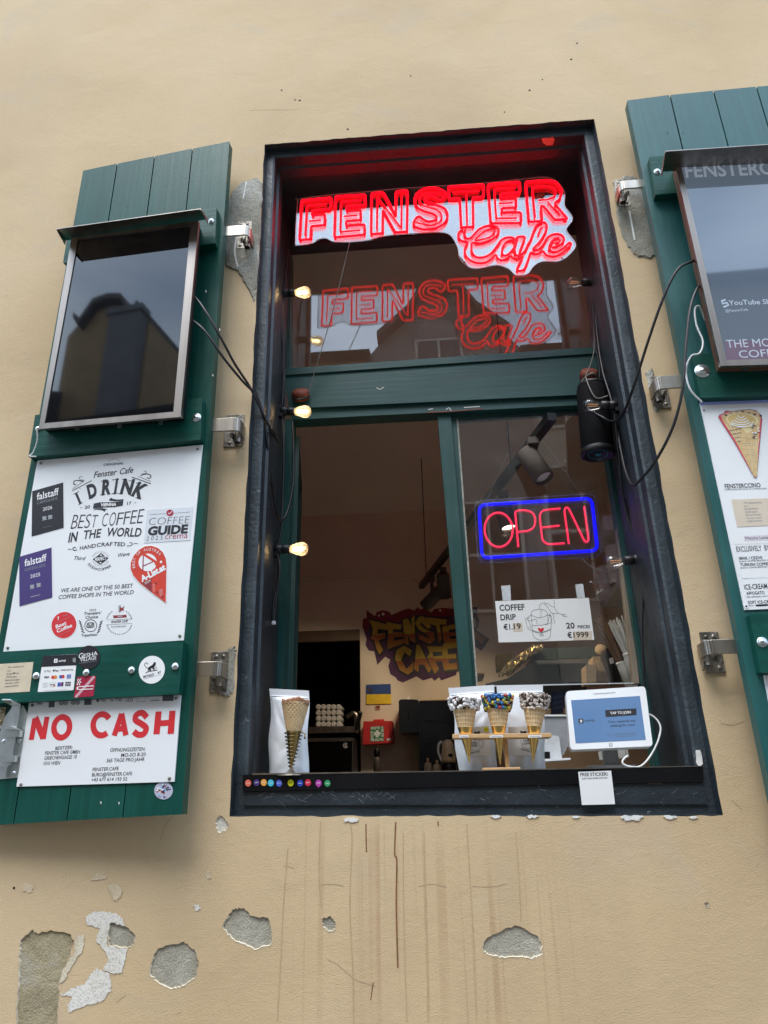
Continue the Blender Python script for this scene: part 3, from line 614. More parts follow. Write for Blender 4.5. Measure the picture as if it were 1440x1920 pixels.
# ================================================================== SHUTTERS
th = rad(4.5)
LS = PL((-.10, -.10, 0), (math.cos(th), -math.sin(th), 0)); RS = PL((1.331, -.10, 0), (1, -.016, 0))
def shutter(pl, planks, name, label, thick, battens, bat_w=.028, boards='green_paint'):
    t = thing(name, label, 'shutter', pl.px(*planks[0][2], -thick))
    mb = MB()
    for q in planks: mb.pp(pl, q, -thick, 0)
    mb.build('board_panel', boards, t, .003)
    for q in battens:
        b = MB(); b.pp(pl, q, .0005, bat_w); b.build('batten', 'green_paint_h', t, .003)
    return t
def gap(a, b, c, d, g=.9):
    return [(a[0] + g, a[1]), (b[0] - g, b[1]), (c[0] - g, c[1]), (d[0] + g, d[1])]
tp = [(155, 320), (220, 306.7), (290, 292.7), (361, 278.5), (431, 265)]; bt = [(-66, 1551), (25, 1545), (125, 1539), (230, 1533), (342, 1527)]
lsh = shutter(LS, [gap(tp[i], tp[i + 1], bt[i + 1], bt[i], 1.0 if 0 < i < 3 else .9) for i in range(4)], 'window_shutter', 'dark green plank shutter left of the window carrying a black screen and white posters', .032,
    [[(128, 432), (406, 388), (403, 456), (118, 493)], [(66, 778), (379, 746), (376, 824), (53, 857)], [(-30, 1224), (344, 1202), (335, 1301), (-46, 1321)]])
kd = MB()
r = random.Random(3)
tr = [(1174.5, 188.5), (1256, 178), (1337.5, 170), (1418, 162.5), (1500, 156)]; br = [(1452, 1520), (1575, 1522), (1700, 1524), (1825, 1526), (1950, 1528)]
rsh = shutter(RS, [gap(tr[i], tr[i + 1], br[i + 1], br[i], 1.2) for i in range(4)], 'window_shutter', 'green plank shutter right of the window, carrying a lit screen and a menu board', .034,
    [[(1217, 294), (1490, 276), (1512, 340), (1229, 365)], [(1297, 664), (1600, 652), (1625, 735), (1314, 746)], [(1405, 1151), (1800, 1144), (1830, 1256), (1426, 1261)]], boards='sheen_green')
def bolt(pl, px, r_, w, parent, washer=0):
    mb = MB(); u, v = pl.at(*px, w)
    if washer: mb.lathe([(washer, 0), (washer, .0015), (0, .0015)], pl.P(u, v, w), pl.n, 0, 16)
    mb.lathe([(r_ * 1.15, 0.001), (r_ * 1.1, r_ * .35), (r_ * .8, r_ * .75), (r_ * .3, r_ * .95), (0, r_)], pl.P(u, v, w), pl.n, 0, 14)
    return mb.build('bolt', 'zinc', parent)
for x, y in ((290, 285), (687, 260), (1046, 240), (1393, 210)): bolt(LS, crop(0, 1200, 4.235)((x, y)), .009, .028, lsh)
bolt(LS, (369, 783), .008, .028, lsh, .014); bolt(LS, (396, 415), .008, .028, lsh, .011); bolt(RS, h2((282, 525)), .009, .028, rsh, .012); bolt(RS, h2((538, 1663)), .010, .028, rsh, .022); bolt(RS, (1429, 1204), .009, .028, rsh, .013)
bolt(LS, (71, 804), .007, .03, lsh)
for pl, pts, par in ((LS, [(232, 1270), (238, 1230), (265, 1297), (26, 1262), (54, 1237), (319, 1283), (325, 1217), (402, 550), (398, 706), (376, 465), (236, 386), (393, 404)], lsh), (RS, [(1236, 301), (1239, 344), (1312, 679), (1324, 731), (1412, 727), (1252, 249), (1281, 249), (1424, 1171), (1436, 1240)], rsh)):
    for i, q in enumerate(pts):
        lo_ = q[1] in (550, 706, 465, 386, 249); mb = MB(); mb.disc(pl, q, .003 if i % 3 else .0024, .0002 if lo_ else .0282, .0007 if lo_ else .0288, 0, 8); mb.build('screw', 'green_paint', par)
for q in ((386, 546), (399, 704), (412, 618), (189, 1505), (223, 1506)):
    mb = MB(); mb.fl(LS, jag([(q[0] - 1.2, q[1] - 2.5), (q[0] + 1, q[1] - 2), (q[0] + 1.2, q[1] + 2), (q[0] - .5, q[1] + 2.5)], .4, 2, q[0]), .0006); mb.build('paint_nick', 'chip_white', lsh)
# drop bolt at the left picture edge
k = crop(0, 1290, 10.1)
lt = MB(); W0 = .003
lt.pp(LS, k((440, 320), (530, 520), (330, 1700), (-90, 1735), (-20, 900), (95, 540), (225, 370)), .0003, W0, 0)
lt.pp(LS, k((225, 340), (390, 320), (320, 780), (215, 1400), (60, 1400), (120, 780)), W0, .014, 0)
for q in (k((85, 800), (385, 800), (365, 925), (70, 930)), k((5, 1275), (290, 1280), (275, 1400), (-10, 1410))): lt.pp(LS, q, W0, .020, 0)
a = [LS.px(*q, .014) for q in k((215, 340), (400, 320))]; b_ = [LS.px(*q, .05) for q in k((30, 235), (200, 240))]
lt.hexa([a[0], a[1], b_[1], b_[0]], [p + V((0, 0, .004)) for p in (a[0], a[1], b_[1], b_[0])], 0)
lt.pp(LS, k((-60, 720), (180, 715), (300, 775), (290, 790), (60, 780), (-60, 760)), .014, .035, 0); lt.pp(LS, k((-60, 1460), (120, 1450), (210, 1410), (215, 1425), (130, 1500), (100, 1690), (60, 1690), (80, 1500), (-60, 1500)), W0, .016, 0)
for q in ((370, 995), (80, 1010), (268, 1610)): lt.screw(LS, k(q), .006, W0, 0)
lt.build('drop_bolt', 'zinc', lsh, .0012)
lt = MB(); lt.pp(LS, k((-40, 370), (110, 360), (60, 720), (-60, 730)), .0003, .0025); lt.screw(LS, k((40, 430)), .006, .0025); lt.screw(LS, k((5, 640)), .006, .0025); lt.build('bolt_keeper', mat('brass_dull', (.36, .31, .20), .45, .8, .2, 40), lsh, .001)
# ================================================================== OUTDOOR SCREENS
def display(pl, label, outer, inner, hood_f, hood_b, screen, w0=.030, w1=.078, side='black_metal', name='outdoor_display'):
    t = thing(name, label, 'screen', pl.px(*outer[3], w0))
    mb = MB(); mb.pp(pl, [lerp(a, lerp(outer[0], outer[2], .5), .02) for a in outer], w0, w1 - .012, 0); mb.build('housing', side, t, .002)
    fr = MB()
    for i in range(4):
        j = (i + 1) % 4; fr.pp(pl, [outer[i], outer[j], inner[j], inner[i]], w1 - .012, w1)
    fr.build('frame', 'steel_brushed', t, .0012)
    sc_ = MB(); sc_.pp(pl, inner, w1 - .010, w1 - .004); s_ = sc_.build('screen', screen, t)
    hd = MB(); f = [pl.px(*q, w1 + .075) for q in hood_f]; b = [pl.px(*q, w1 - .02) for q in hood_b]
    up = V((0, 0, .003)); hd.hexa([b[0], b[1], f[1], f[0]], [p + up for p in (b[0], b[1], f[1], f[0])])
    for i in (0, 1):
        hd.hexa([b[i], f[i], f[i] - V((0, 0, .004)), b[i] - V((0, 0, .02))], [p + V((.002 if i else -.002, 0, 0)) for p in (b[i], f[i], f[i] - V((0, 0, .004)), b[i] - V((0, 0, .02)))])
    hd.build('rain_hood', 'steel_brushed', t)
    return t
mat('steel_brushed', (.30, .265, .235), .36, 1, .2, 20, .1, 60, (1, 1, .1))
ld = display(LS, 'switched off dark outdoor screen in a steel frame on the left shutter', [(134, 446), (372.7, 413), (338.5, 781.5), (72.5, 804.5)], [(146, 449), (357, 423), (325, 772), (83.5, 793.5)], [(107, 429.5), (376, 392)], [(124, 451), (390, 411)], 'screen_off')
for q in ((144, 806), (224, 802), (301, 795)):
    mb = MB(); u, v = LS.at(*q, .05); mb.tube([LS.P(u, v + .012, .05), LS.P(u, v, .05)], .007, 0, 10); mb.build('bottom_knob', 'zinc', ld)
rd = display(RS, 'lit bluish outdoor screen in a silver frame on the right shutter', [(1264, 299.5), (1500, 288), (1600, 679), (1351.5, 686)], [(1276, 306), (1489, 296), (1587, 668), (1362, 675)], [(1248, 284), (1506, 267)], [(1240, 322), (1512, 310)], 'screen_on', w1=.085, side='brown_side')
for q in ((1397, 692), (1480, 688)):
    mb = MB(); u, v = RS.at(*q, .05); mb.tube([RS.P(u, v + .012, .05), RS.P(u, v, .05)], .008, 0, 10); mb.build('bottom_knob', 'zinc', rd)
emit('screen_text', (.30, .35, .42), .25); mat('screen_band', (.05, .03, .06), .05, emit=(.11, .09, .12), es=.5)
w = .0815; sx = MB()
sx.text(RS, 'FENSTERCAFE', h2((445, 556)), h2((1130, 530)), 24, w, 0, .02)
sx.text(RS, 'YouTube Shorts', h2((692, 1286)), h2((1010, 1276)), 9, w, 0, .01); sx.text(RS, '@FensterCafe', h2((672, 1326)), h2((802, 1318)), 5, w, 0); sx.stroke(RS, h2((672, 1255), (650, 1262), (655, 1278), (680, 1272), (688, 1285), (660, 1298)), .006, w, 0)
sx.build('screen_lettering', 'screen_text', rd)
sx = MB(); sx.fl(RS, [(1359, 640), (1578, 634), (1587, 668), (1362, 675)], .0812); sx.build('caption_band', 'screen_band', rd)
sx = MB(); sx.text(RS, 'THE MOST', h2((680, 1530)), h2((1010, 1518)), 15, .0818, 0); sx.text(RS, 'COFFEE', h2((752, 1588)), h2((1025, 1575)), 14, .0818, 0); sx.build('screen_caption', 'screen_text', rd)
# ================================================================== LEFT POSTER
def sheet(name, label, cat, pl, px, w0, w1, m, fill, mats, group=None, loc=None):
    """one printed sheet with its lettering in the same mesh; fill(mb, w) prints on it (material 1..)"""
    mb = MB(); mb.pp(pl, px, w0, w1, 0); fill(mb, w1 + .0004)
    return tag(mb.build(name, [m] + mats), label, cat, group)
cp = crop(0, 820, 3.4286); pz = crop(120, 850, 8.347); pb = crop(80, 1130, 7.579); pa = crop(230, 940, 9.6)
def T(mb, w, cr_, m, rows):
    for row in rows:
        t, a, b, h = row[:4]; bold = row[4] if len(row) > 4 else 0; sh = row[5] if len(row) > 5 else 0
        mb.text(mb.pl, t, cr_(a), cr_(b), h, w, m, bold, sh)
def f1(mb, w):
    mb.pl = P_ = LS
    def B(*q, wd=.003, sm=5): mb.stroke(P_, pz(*q), wd, w, 1, sm=sm)
    T(mb, w, pz, 1, [('ORIGINAL', (615, 198), (935, 170), 4.2, .02), ('20', (320, 868), (405, 858), 5.5, .02), ('17', (985, 808), (1052, 800), 5.5, .02),
        ('Fenster', (462, 382), (815, 335), 11, .012, .3), ('Cafe', (862, 332), (1075, 300), 11, .012, .3),
        ('I', (238, 792), (272, 772), 21, .05), ('D', (392, 708), (530, 650), 25, .05), ('R', (588, 645), (730, 625), 26, .05), ('I', (778, 625), (815, 623), 26, .05), ('N', (872, 624), (1050, 636), 26, .05), ('K', (1052, 652), (1215, 712), 25, .05),
        ('B', (100, 1188), (192, 1180), 27, -.012, .13), ('E', (208, 1176), (290, 1172), 26, -.012, .1), ('S', (308, 1172), (392, 1166), 26, -.012, .1), ('T', (412, 1166), (495, 1160), 24, -.012, .1),
        ('C', (582, 1148), (664, 1142), 25, -.012, .05), ('O', (694, 1140), (790, 1134), 26, -.012, .05), ('F', (812, 1126), (905, 1120), 24, -.012, .08), ('F', (922, 1118), (1010, 1110), 25, -.012, .1), ('E', (1030, 1108), (1118, 1100), 26, -.012, .1), ('E', (1138, 1100), (1222, 1092), 27, -.012, .12),
        ('IN', (62, 1392), (196, 1372), 17, .03, .16), ('THE', (292, 1342), (566, 1312), 15.5, .02, .1), ('WORLD', (655, 1296), (1200, 1302), 15.5, .02, .02),
        ('HAND', (246, 1514), (498, 1470), 7, .015), ('CRAF', (508, 1464), (756, 1446), 7, .015), ('TED', (766, 1446), (950, 1454), 7, .015),
        ('Third', (142, 1668), (318, 1672), 7, .005, .3), ('Wave', (832, 1628), (1022, 1596), 7, .005, .3)])
    B((262, 560), (240, 545), wd=.001)
    for a, b in (((150, 640), (235, 596)), ((222, 808), (292, 768)), ((355, 512), (420, 488)), ((385, 712), (440, 690)), ((575, 440), (640, 424)), ((565, 652), (650, 640)), ((755, 416), (862, 406)), ((745, 632), (850, 622)), ((905, 410), (990, 412)), ((1010, 428), (1088, 436)), ((858, 628), (925, 630)), ((1125, 462), (1210, 480)), ((1225, 495), (1305, 512)), ((1028, 650), (1095, 672)), ((1120, 690), (1180, 715))):
        B(a, b, wd=.0022, sm=0)
    for a, b in (((130, 558), (320, 430)), ((1165, 362), (1355, 440))): B(a, b, wd=.0014, sm=0)
    for a, b in (((125, 588), (432, 426)), ((1060, 370), (1360, 476))): B(a, b, wd=.0026, sm=0)
    B((190, 482), (160, 490), (152, 450), (185, 424), (240, 428), (305, 440)); B((285, 372), (250, 366), (236, 388), (258, 414), (318, 420), wd=.0016)
    B((1300, 376), (1335, 392), (1362, 362), (1330, 328), (1270, 325), (1200, 345)); B((1215, 320), (1262, 318), (1290, 298), (1275, 276), (1250, 282), wd=.0016)
    mb.fl(P_, pz((452, 866), (466, 786), (560, 766), (760, 764), (930, 742), (918, 820), (800, 842), (600, 850)), w, 1)
    mb.text(P_, 'VIENNA', pz((568, 828)), pz((815, 820)), 5.2, w + .0003, 2, .04)
    mb.fl(P_, pz((700, 728), (740, 692), (762, 712), (840, 724), (932, 716), (926, 740), (800, 750), (720, 744)), w, 1); mb.fl(P_, pz((450, 890), (500, 866), (600, 856), (684, 880), (645, 886), (640, 918), (600, 892), (520, 880)), w, 1)
    for x in (250, 1095): mb.stroke(P_, pz((x, 852 if x < 500 else 775), (x + 34, 850 if x < 500 else 773)), .0016, w, 1)
    for i in range(9): a = rad(205 + i * 16); mb.stroke(P_, pz((785 + 62 * math.cos(a) * 1.25, 150 + 52 * math.sin(a)), (785 + 84 * math.cos(a) * 1.25, 150 + 76 * math.sin(a))), .0008, w, 3)
    B((60, 1510), (90, 1498), (118, 1510), wd=.0018); B((205, 1508), (160, 1520), (138, 1492), (160, 1470), (188, 1482), wd=.0026); B((988, 1448), (1040, 1445), (1068, 1418), (1050, 1396), (1026, 1404), wd=.0022); B((1085, 1420), (1120, 1408), (1158, 1418), wd=.0016)
    mb.fl(P_, pz((580, 1560), (640, 1608), (696, 1640), (640, 1690), (570, 1745), (505, 1700), (448, 1660), (515, 1610)), w, 1)
    mb.text(P_, 'PERFECT', pz((482, 1690)), pz((664, 1660)), 6, w + .0003, 2, .03, .1)
    mb.fl(P_, pz((580, 1580), (600, 1602), (555, 1606)), w + .0003, 2); mb.fl(P_, pz((572, 1725), (595, 1700), (548, 1704)), w + .0003, 2)
    for i in range(34):
        a = rad(i * 360 / 34); c, s_ = math.cos(a), math.sin(a)
        if abs(s_) > .35: mb.stroke(P_, pz((572 + 108 * c, 1652 + 92 * s_), (572 + 140 * c, 1652 + 128 * s_)), .0007, w, 3)
    mb.arc(P_, 'SASHACOFFEE', pz((566, 1640)), 27, 152, 38, 4.6, w, 1, .01, .78, 23.5)
    T(mb, w, cp, 1, [('WE ARE ONE OF THE 50 BEST', (388, 998), (852, 966), 7.4, .006, .12), ('COFFEE SHOPS IN THE WORLD', (375, 1040), (857, 1007), 7.4, .006, .12)])
    # row of award marks
    mb.fl(P_, pb(*ell(302, 318, 182, 198, 30, 25)), w, 2); mb.fl(P_, pb(*ell(302, 318, 174, 190, 30, 25)), w + .0002, 4)
    T(mb, w + .0005, pb, 2, [('7', (212, 250), (240, 240), 6, .03), ('Best', (190, 370), (340, 306), 7, .02), ('Coffee', (205, 430), (422, 342), 7, .025)])
    T(mb, w + .0005, pb, 5, [('Travel', (290, 200), (352, 175), 3)])
    for a, b in (((185, 290), (405, 195)), ((225, 470), (400, 390))): mb.stroke(P_, pb(a, b), .0006, w + .0005, 5)
    T(mb, w, pb, 3, [('2023', (660, 122), (756, 116), 3.8)])
    T(mb, w, pb, 1, [("Travelers'", (585, 176), (830, 160), 5.2, .015), ('Choice', (605, 230), (785, 216), 5.2, .015), ('Tripadvisor', (545, 484), (780, 468), 5, .015), ('FENSTER CAFÉ', (972, 290), (1205, 276), 4, .02, .15)])
    mb.stroke(P_, pb(*ell(682, 326, 85, 85, 28)), .0018, w, 1, True)
    for x, y in ((648, 332), (708, 327)): mb.stroke(P_, pb(*ell(x, y, 23, 23, 16)), .0022, w, 1, True); mb.fl(P_, pb(*ell(x, y, 9, 9, 8)), w, 1)
    mb.stroke(P_, pb((628, 300), (655, 288), (680, 286), (706, 286), (730, 296)), .0024, w, 1, sm=4); mb.fl(P_, pb((664, 345), (694, 342), (680, 362)), w, 1)
    for s_ in (-1, 1):
        for i in range(5):
            x = 682 + s_ * (88 + i * 12 + (4 - i) * 2); y = 415 - i * 36
            mb.fl(P_, pb(*ell(x + s_ * 14, y, 30, 8, 8, -38 if s_ > 0 else 28 + i * 6)), w, 1)
    for i in range(40):
        a = i * 9
        if 62 < a % 180 < 118 and a > 180: continue
        if abs(math.sin(rad(a))) > .22: c, s_ = math.cos(rad(a)), math.sin(rad(a)); mb.stroke(P_, pb((1088 + 172 * c - 5 * s_, 272 + 172 * s_ + 9 * c), (1088 + 188 * c + 5 * s_, 272 + 184 * s_ - 9 * c)), .0019, w, 3 if i % 2 else 1)
    for a, b in (((910, 246), (1275, 230)), ((905, 316), (1270, 294))): mb.stroke(P_, pb(a, b), .0008, w, 3)
    mb.fl(P_, pb((995, 182), (1195, 170), (1188, 190), (1197, 208), (1000, 220), (1008, 200)), w, 6); T(mb, w + .0003, pb, 2, [('2024', (1062, 205), (1130, 200), 2.6)])
    T(mb, w, pb, 3, [('RECOMMENDED', (975, 356), (1186, 344), 2.8), ('RESTAURANT GURU', (990, 410), (1160, 398), 1.8)][:1])
    mb.fl(P_, pb((1075, 45), (1110, 32), (1100, 130), (1080, 140)), w + .0002, 5); mb.fl(P_, pb((1100, 60), (1128, 75), (1165, 45), (1145, 85), (1160, 115), (1125, 105), (1092, 135)), w + .0003, 6)
    for q in cp((262, 167), (1270, 75), (50, 1352), (1156, 1276)): mb.screw(P_, q, .0042, w, 7)
PQ = [(70, 863.5), (380, 834), (344, 1200.5), (6, 1222)]
sheet('cafe_poster', 'large white poster with black coffee lettering screwed to the left shutter', 'poster', LS, PQ, .0003, .004, 'sheet_white', f1, ['ink', 'white_print', 'ink_soft', 'red_print', 'ink_grey', 'dark_red', 'old_iron'])
def fal(year):
    def f(mb, w):
        mb.pl = LS
        if year == '2026': T(mb, w, cp, 1, [('falstaff', (237, 404), (378, 368), 13, .012)]); T(mb, w, cp, 2, [('CAFÉGUIDE', (238, 432), (370, 398), 5, -.01)]); T(mb, w, cp, 1, [('2026', (275, 474), (335, 460), 6.5)]); c = ((287, 520), (324, 512)); z = ((275, 581), (333, 568))
        else: T(mb, w, cp, 1, [('falstaff', (158, 830), (300, 792), 13, .012)]); T(mb, w, cp, 2, [('CAFÉGUIDE', (158, 862), (293, 828), 5, -.01)]); T(mb, w, cp, 1, [('2025', (195, 906), (258, 890), 6.5)]); c = ((208, 960), (250, 949)); z = ((197, 1026), (258, 1012))
        for x, y in c: mb.fl(LS, cp((x - 16, y - 10), (x + 12, y - 14), (x + 10, y + 10), (x - 12, y + 13)), w, 2); mb.stroke(LS, cp((x - 18, y + 16), (x + 16, y + 8)), .001, w, 2)
        mb.stroke(LS, cp(*z), .0022, w, 3)
    return f
sheet('award_sticker', 'near black cafe guide award sticker dated 2026 on the white poster', 'sticker', LS, cp((207, 346), (405, 290), (408, 580), (203, 636)), .0042, .0052, 'night_black', fal('2026'), ['white_print', 'ink_grey', 'ink_soft'], 'award stickers on the poster')
sheet('award_sticker', 'purple cafe guide award sticker dated 2025 on the white poster', 'sticker', LS, cp((123, 768), (330, 708), (335, 1028), (125, 1085)), .0042, .0052, 'violet_print', fal('2025'), ['white_print', 'ink_grey', 'ink_grey'], 'award stickers on the poster')
def fg(mb, w):
    mb.pl = LS
    mb.fl(LS, pa(*ell(850, 208, 64, 60, 18)), w, 2); mb.stroke(LS, pa((818, 205), (840, 228), (888, 178)), .0022, w + .0003, 3)
    for a, b in (((480, 236), (780, 220)), ((915, 212), (1215, 190))): mb.stroke(LS, pa(a, b), .0012, w, 4)
    T(mb, w, pa, 1, [('COFFEE', (465, 428), (1192, 394), 13.5, -.025, .06), ('GUIDE', (445, 608), (1165, 566), 15, .05, .03), ('2 0 2 5', (425, 710), (715, 690), 8, -.015, .06)]); T(mb, w, pa, 2, [('crema', (758, 682), (1165, 658), 11, -.005)])
sheet('award_sticker', 'clear coffee guide sticker with red tick at the right of the white poster', 'sticker', LS, pa((445, 152), (1265, 98), (1212, 700), (380, 750)), .0042, .0050, 'clear_film', fg, ['ink', 'crimson', 'white_print', 'ink_grey'], 'award stickers on the poster')
pin = [(785, 1832), (802, 1150), (786, 1020), (735, 912), (640, 828), (520, 788), (400, 798), (280, 866), (185, 975), (132, 1105), (130, 1220), (180, 1340), (300, 1480), (500, 1640)]
def fp(mb, w):
    mb.pl = LS; mb.fl(LS, pa(*inset(pin, 13)), w, 1)
    mb.fl(LS, pa(*ell(450, 1100, 166, 160, 26)), w + .0002, 2)
    mb.stroke(LS, pa((372, 970), (362, 1250)), .0034, w + .0004, 3); mb.stroke(LS, pa((345, 930), (640, 1120)), .0068, w + .0005, 1); mb.stroke(LS, pa((372, 1165), (560, 1080)), .0034, w + .0004, 3); mb.fl(LS, pa((560, 1060), (640, 1090), (640, 1180), (585, 1150)), w + .00045, 1)
    mb.fl(LS, pa((338, 1468), (520, 1390), (525, 1640)), w + .0002, 3)
    T(mb, w + .0006, pa, 2, [('A-List.at', (345, 1452), (780, 1220), 11.5, .05), ('2024', (398, 1498), (508, 1440), 4.5)])
    mb.arc(LS, 'BEST OF AUSTRIA', pa((468, 1130)), 26, 164, 322, 5, w + .0006, 2, 0, .75, 25.5)
    for x, y in ((600, 1480), (620, 1640), (720, 1720), (690, 1090)): mb.fl(LS, pa(*jag(ell(x, y, 22, 26, 6), 6, 2, x)), w + .0003, 2 if x == 690 else 3)
    for i in range(6): mb.stroke(LS, pa((540, 1500 + i * 24), (580, 1490 + i * 24)), .0006, w + .0003, 2); mb.stroke(LS, pa((650 + i * 4, 1600 + i * 20), (720, 1580 + i * 20)), .0006, w + .0003, 2)
sheet('award_sticker', 'orange red map pin shaped sticker at the right of the white poster', 'sticker', LS, pa(*pin), .0042, .0052, 'white_print', fp, ['orange_red', 'white_print', 'dark_red'], 'award stickers on the poster')
# ---- lower batten stickers
ps = crop(0, 1200, 4.235); BW = .0282
def notice_lines(mb, w, pl, cr_, rows, m=1, h=3.2):
    mb.pl = pl
    for t, a, b in rows: mb.text(pl, t, cr_(a), cr_(b), h, w, m)
sheet('paper_notice', 'creased beige paper notice on the lower batten of the left shutter', 'notice', LS, ps((-120, 198), (265, 174), (235, 410), (-145, 430)), BW, .0288, 'beige_paper',
      lambda mb, w: notice_lines(mb, w, LS, ps, [('Wir akzeptieren', (60, 224), (188, 214)), ('nur', (58, 250), (85, 248)), ('bargeldlose', (52, 275), (150, 268)), ('Zahlungen.', (46, 300), (135, 294)), ('Barzahlungen', (42, 326), (155, 318)), ('werden nicht', (40, 350), (146, 342)), ('angenommen.', (34, 375), (150, 366))]), ['ink_soft'])
def fpay(mb, w):
    P_ = LS; mb.pl = LS
    mb.fl(P_, ps((345, 125), (612, 112), (612, 200), (325, 214)), w, 1); mb.fl(P_, rrect(ps((430, 150), (458, 148), (456, 180), (428, 182)), 1), w + .0003, 2); mb.stroke(P_, ps((450, 156), (438, 162), (448, 168), (436, 174)), .0012, w + .0005, 1)
    T(mb, w + .0003, ps, 2, [('sumup', (465, 174), (522, 168), 4.2, .02)])
    for i in range(3): mb.stroke(P_, ps(*[(578 + i * 8 + 4 * math.sin(t), 160 - 12 * math.cos(t) * (1 + i * .3)) for t in (0, .8, 1.57, 2.3, 3.1)]), .0009, w + .0003, 2)
    T(mb, w, ps, 1, [('G Pay', (350, 256), (402, 252), 4, 0), ('Pay', (432, 252), (466, 249), 4, .01), ('SAMSUNG Pay', (482, 244), (582, 240), 2.4, .02), ('VISA', (346, 305), (388, 302), 3.8, .03, .2)])
    mb.fl(P_, ps(*ell(425, 243, 7, 8, 10)), w, 1)
    for x, y, m in ((420, 296, 3), (440, 294, 4), (482, 292, 5), (500, 290, 3)): mb.fl(P_, ps(*ell(x, y, 13, 14, 14)), w + (.0001 if m == 4 else 0), m)
    mb.fl(P_, ps((532, 275), (565, 272), (562, 304), (530, 307)), w, 5); T(mb, w + .0003, ps, 2, [('AM', (538, 289), (560, 287), 2.2), ('EX', (536, 302), (558, 300), 2.2)])
    mb.stroke(P_, ps((340, 344), (382, 340), (378, 372), (336, 376)), .0008, w, 6, True); mb.stroke(P_, ps(*ell(359, 358, 9, 10, 12)), .0008, w, 6, True)
    mb.stroke(P_, ps((395, 342), (440, 338), (437, 368), (392, 372)), .0006, w, 6, True); mb.stroke(P_, ps((398, 356), (434, 353)), .002, w, 1); mb.fl(P_, ps((415, 371), (437, 352), (437, 368)), w, 4)
    mb.fl(P_, ps((458, 338), (505, 334), (500, 366), (455, 370)), w, 5); mb.fl(P_, ps((476, 350), (492, 342), (488, 362)), w + .0002, 3); mb.fl(P_, ps((496, 336), (505, 334), (500, 366), (490, 367)), w + .0002, 1)
    for i in range(3):
        mb.fl(P_, ps((520 + i * 15, 333), (532 + i * 15, 331), (529 + i * 15, 364), (517 + i * 15, 366)), w, 1); mb.stroke(P_, ps((518 + i * 15, 350), (532 + i * 15, 347)), .0012, w + .0003, 2)
    mb.stroke(P_, ps((345, 403), (535, 392)), .0007, w, 6)
sheet('payment_sticker', 'black and white card payment sticker on the lower batten of the left shutter', 'sticker', LS, rrect(ps((345, 125), (614, 111), (584, 398), (298, 414)), 2.5), BW, .0288, 'white_print', fpay, ['night_black', 'white_print', 'red_print', mat('card_orange', (.65, .22, .02), .5, var=0), 'blue_print', 'ink_grey'])
def fge(mb, w):
    mb.pl = LS; T(mb, w, ps, 1, [('G', (624, 150), (660, 144), 10, .005), ('ESHA', (664, 143), (775, 118), 7.5, .005), ('VILLAGE', (636, 172), (764, 152), 6.5, .005)]); T(mb, w, ps, 2, [('COFFEE ESTATE', (630, 190), (768, 166), 1.8)])
sheet('round_sticker', 'black round coffee sticker half over the poster edge on the left shutter', 'sticker', LS, ps(*ell(704, 138, 88, 96, 32, 20)), .0289, .0296, 'night_black', fge, ['white_print', 'ink_grey'])
def fno(mb, w):
    mb.pl = LS; mb.stroke(LS, ps((600, 455), (748, 290)), .0075, w, 2)
    mb.stroke(LS, ps((626, 370), (742, 364), (738, 388), (624, 394)), .0024, w + .0003, 1, True); mb.fl(LS, ps((610, 371), (622, 370), (620, 394), (608, 395)), w + .0003, 1)
    for dx in (0, 16): mb.stroke(LS, ps((618 + dx, 358), (612 + dx, 345), (628 + dx, 335), (614 + dx, 322), (628 + dx, 308)), .0018, w + .0003, 1, sm=4)
sheet('no_smoking_sticker', 'dark red square no smoking sticker on the lower batten of the left shutter', 'sticker', LS, rrect(ps((614, 292), (762, 284), (742, 446), (585, 458)), 2), BW, .0288, 'crimson', fno, ['white_print', mat('pink_print', (.6, .35, .38), .5, var=0)])
def fmk(mb, w):
    mb.pl = LS; c = ps
    T(mb, w, ps, 1, [('MONKEY', (1138, 302), (1228, 282), 4.6, .012), ('47', (1252, 272), (1280, 262), 4.6, .01)]); T(mb, w, ps, 2, [('SCHWARZWALD DRY GIN', (1140, 312), (1278, 278), 1.5)])
    mb.fl(LS, ps((1172, 240), (1180, 215), (1205, 200), (1222, 186), (1236, 192), (1232, 208), (1222, 216), (1228, 235), (1218, 236), (1208, 222), (1196, 228), (1200, 245), (1188, 246), (1184, 234), (1178, 246)), w, 1)
    mb.fl(LS, ps(*ell(1228, 186, 10, 11, 12)), w, 1); mb.stroke(LS, ps((1176, 225), (1158, 215), (1148, 196), (1156, 182), (1172, 184), (1170, 196)), .0014, w, 1, sm=4)
    mb.stroke(LS, ps((1156, 262), (1180, 250), (1215, 244), (1250, 238)), .002, w, 1, sm=3); mb.stroke(LS, ps((1222, 232), (1240, 218), (1248, 224)), .0012, w, 1)
sheet('round_sticker', 'white oval sticker with a walking monkey on the lower batten of the left shutter', 'sticker', LS, ps(*ell(1205, 236, 103, 112, 36, 20)), BW, .0288, 'white_print', fmk, ['ink', 'ink_grey'])
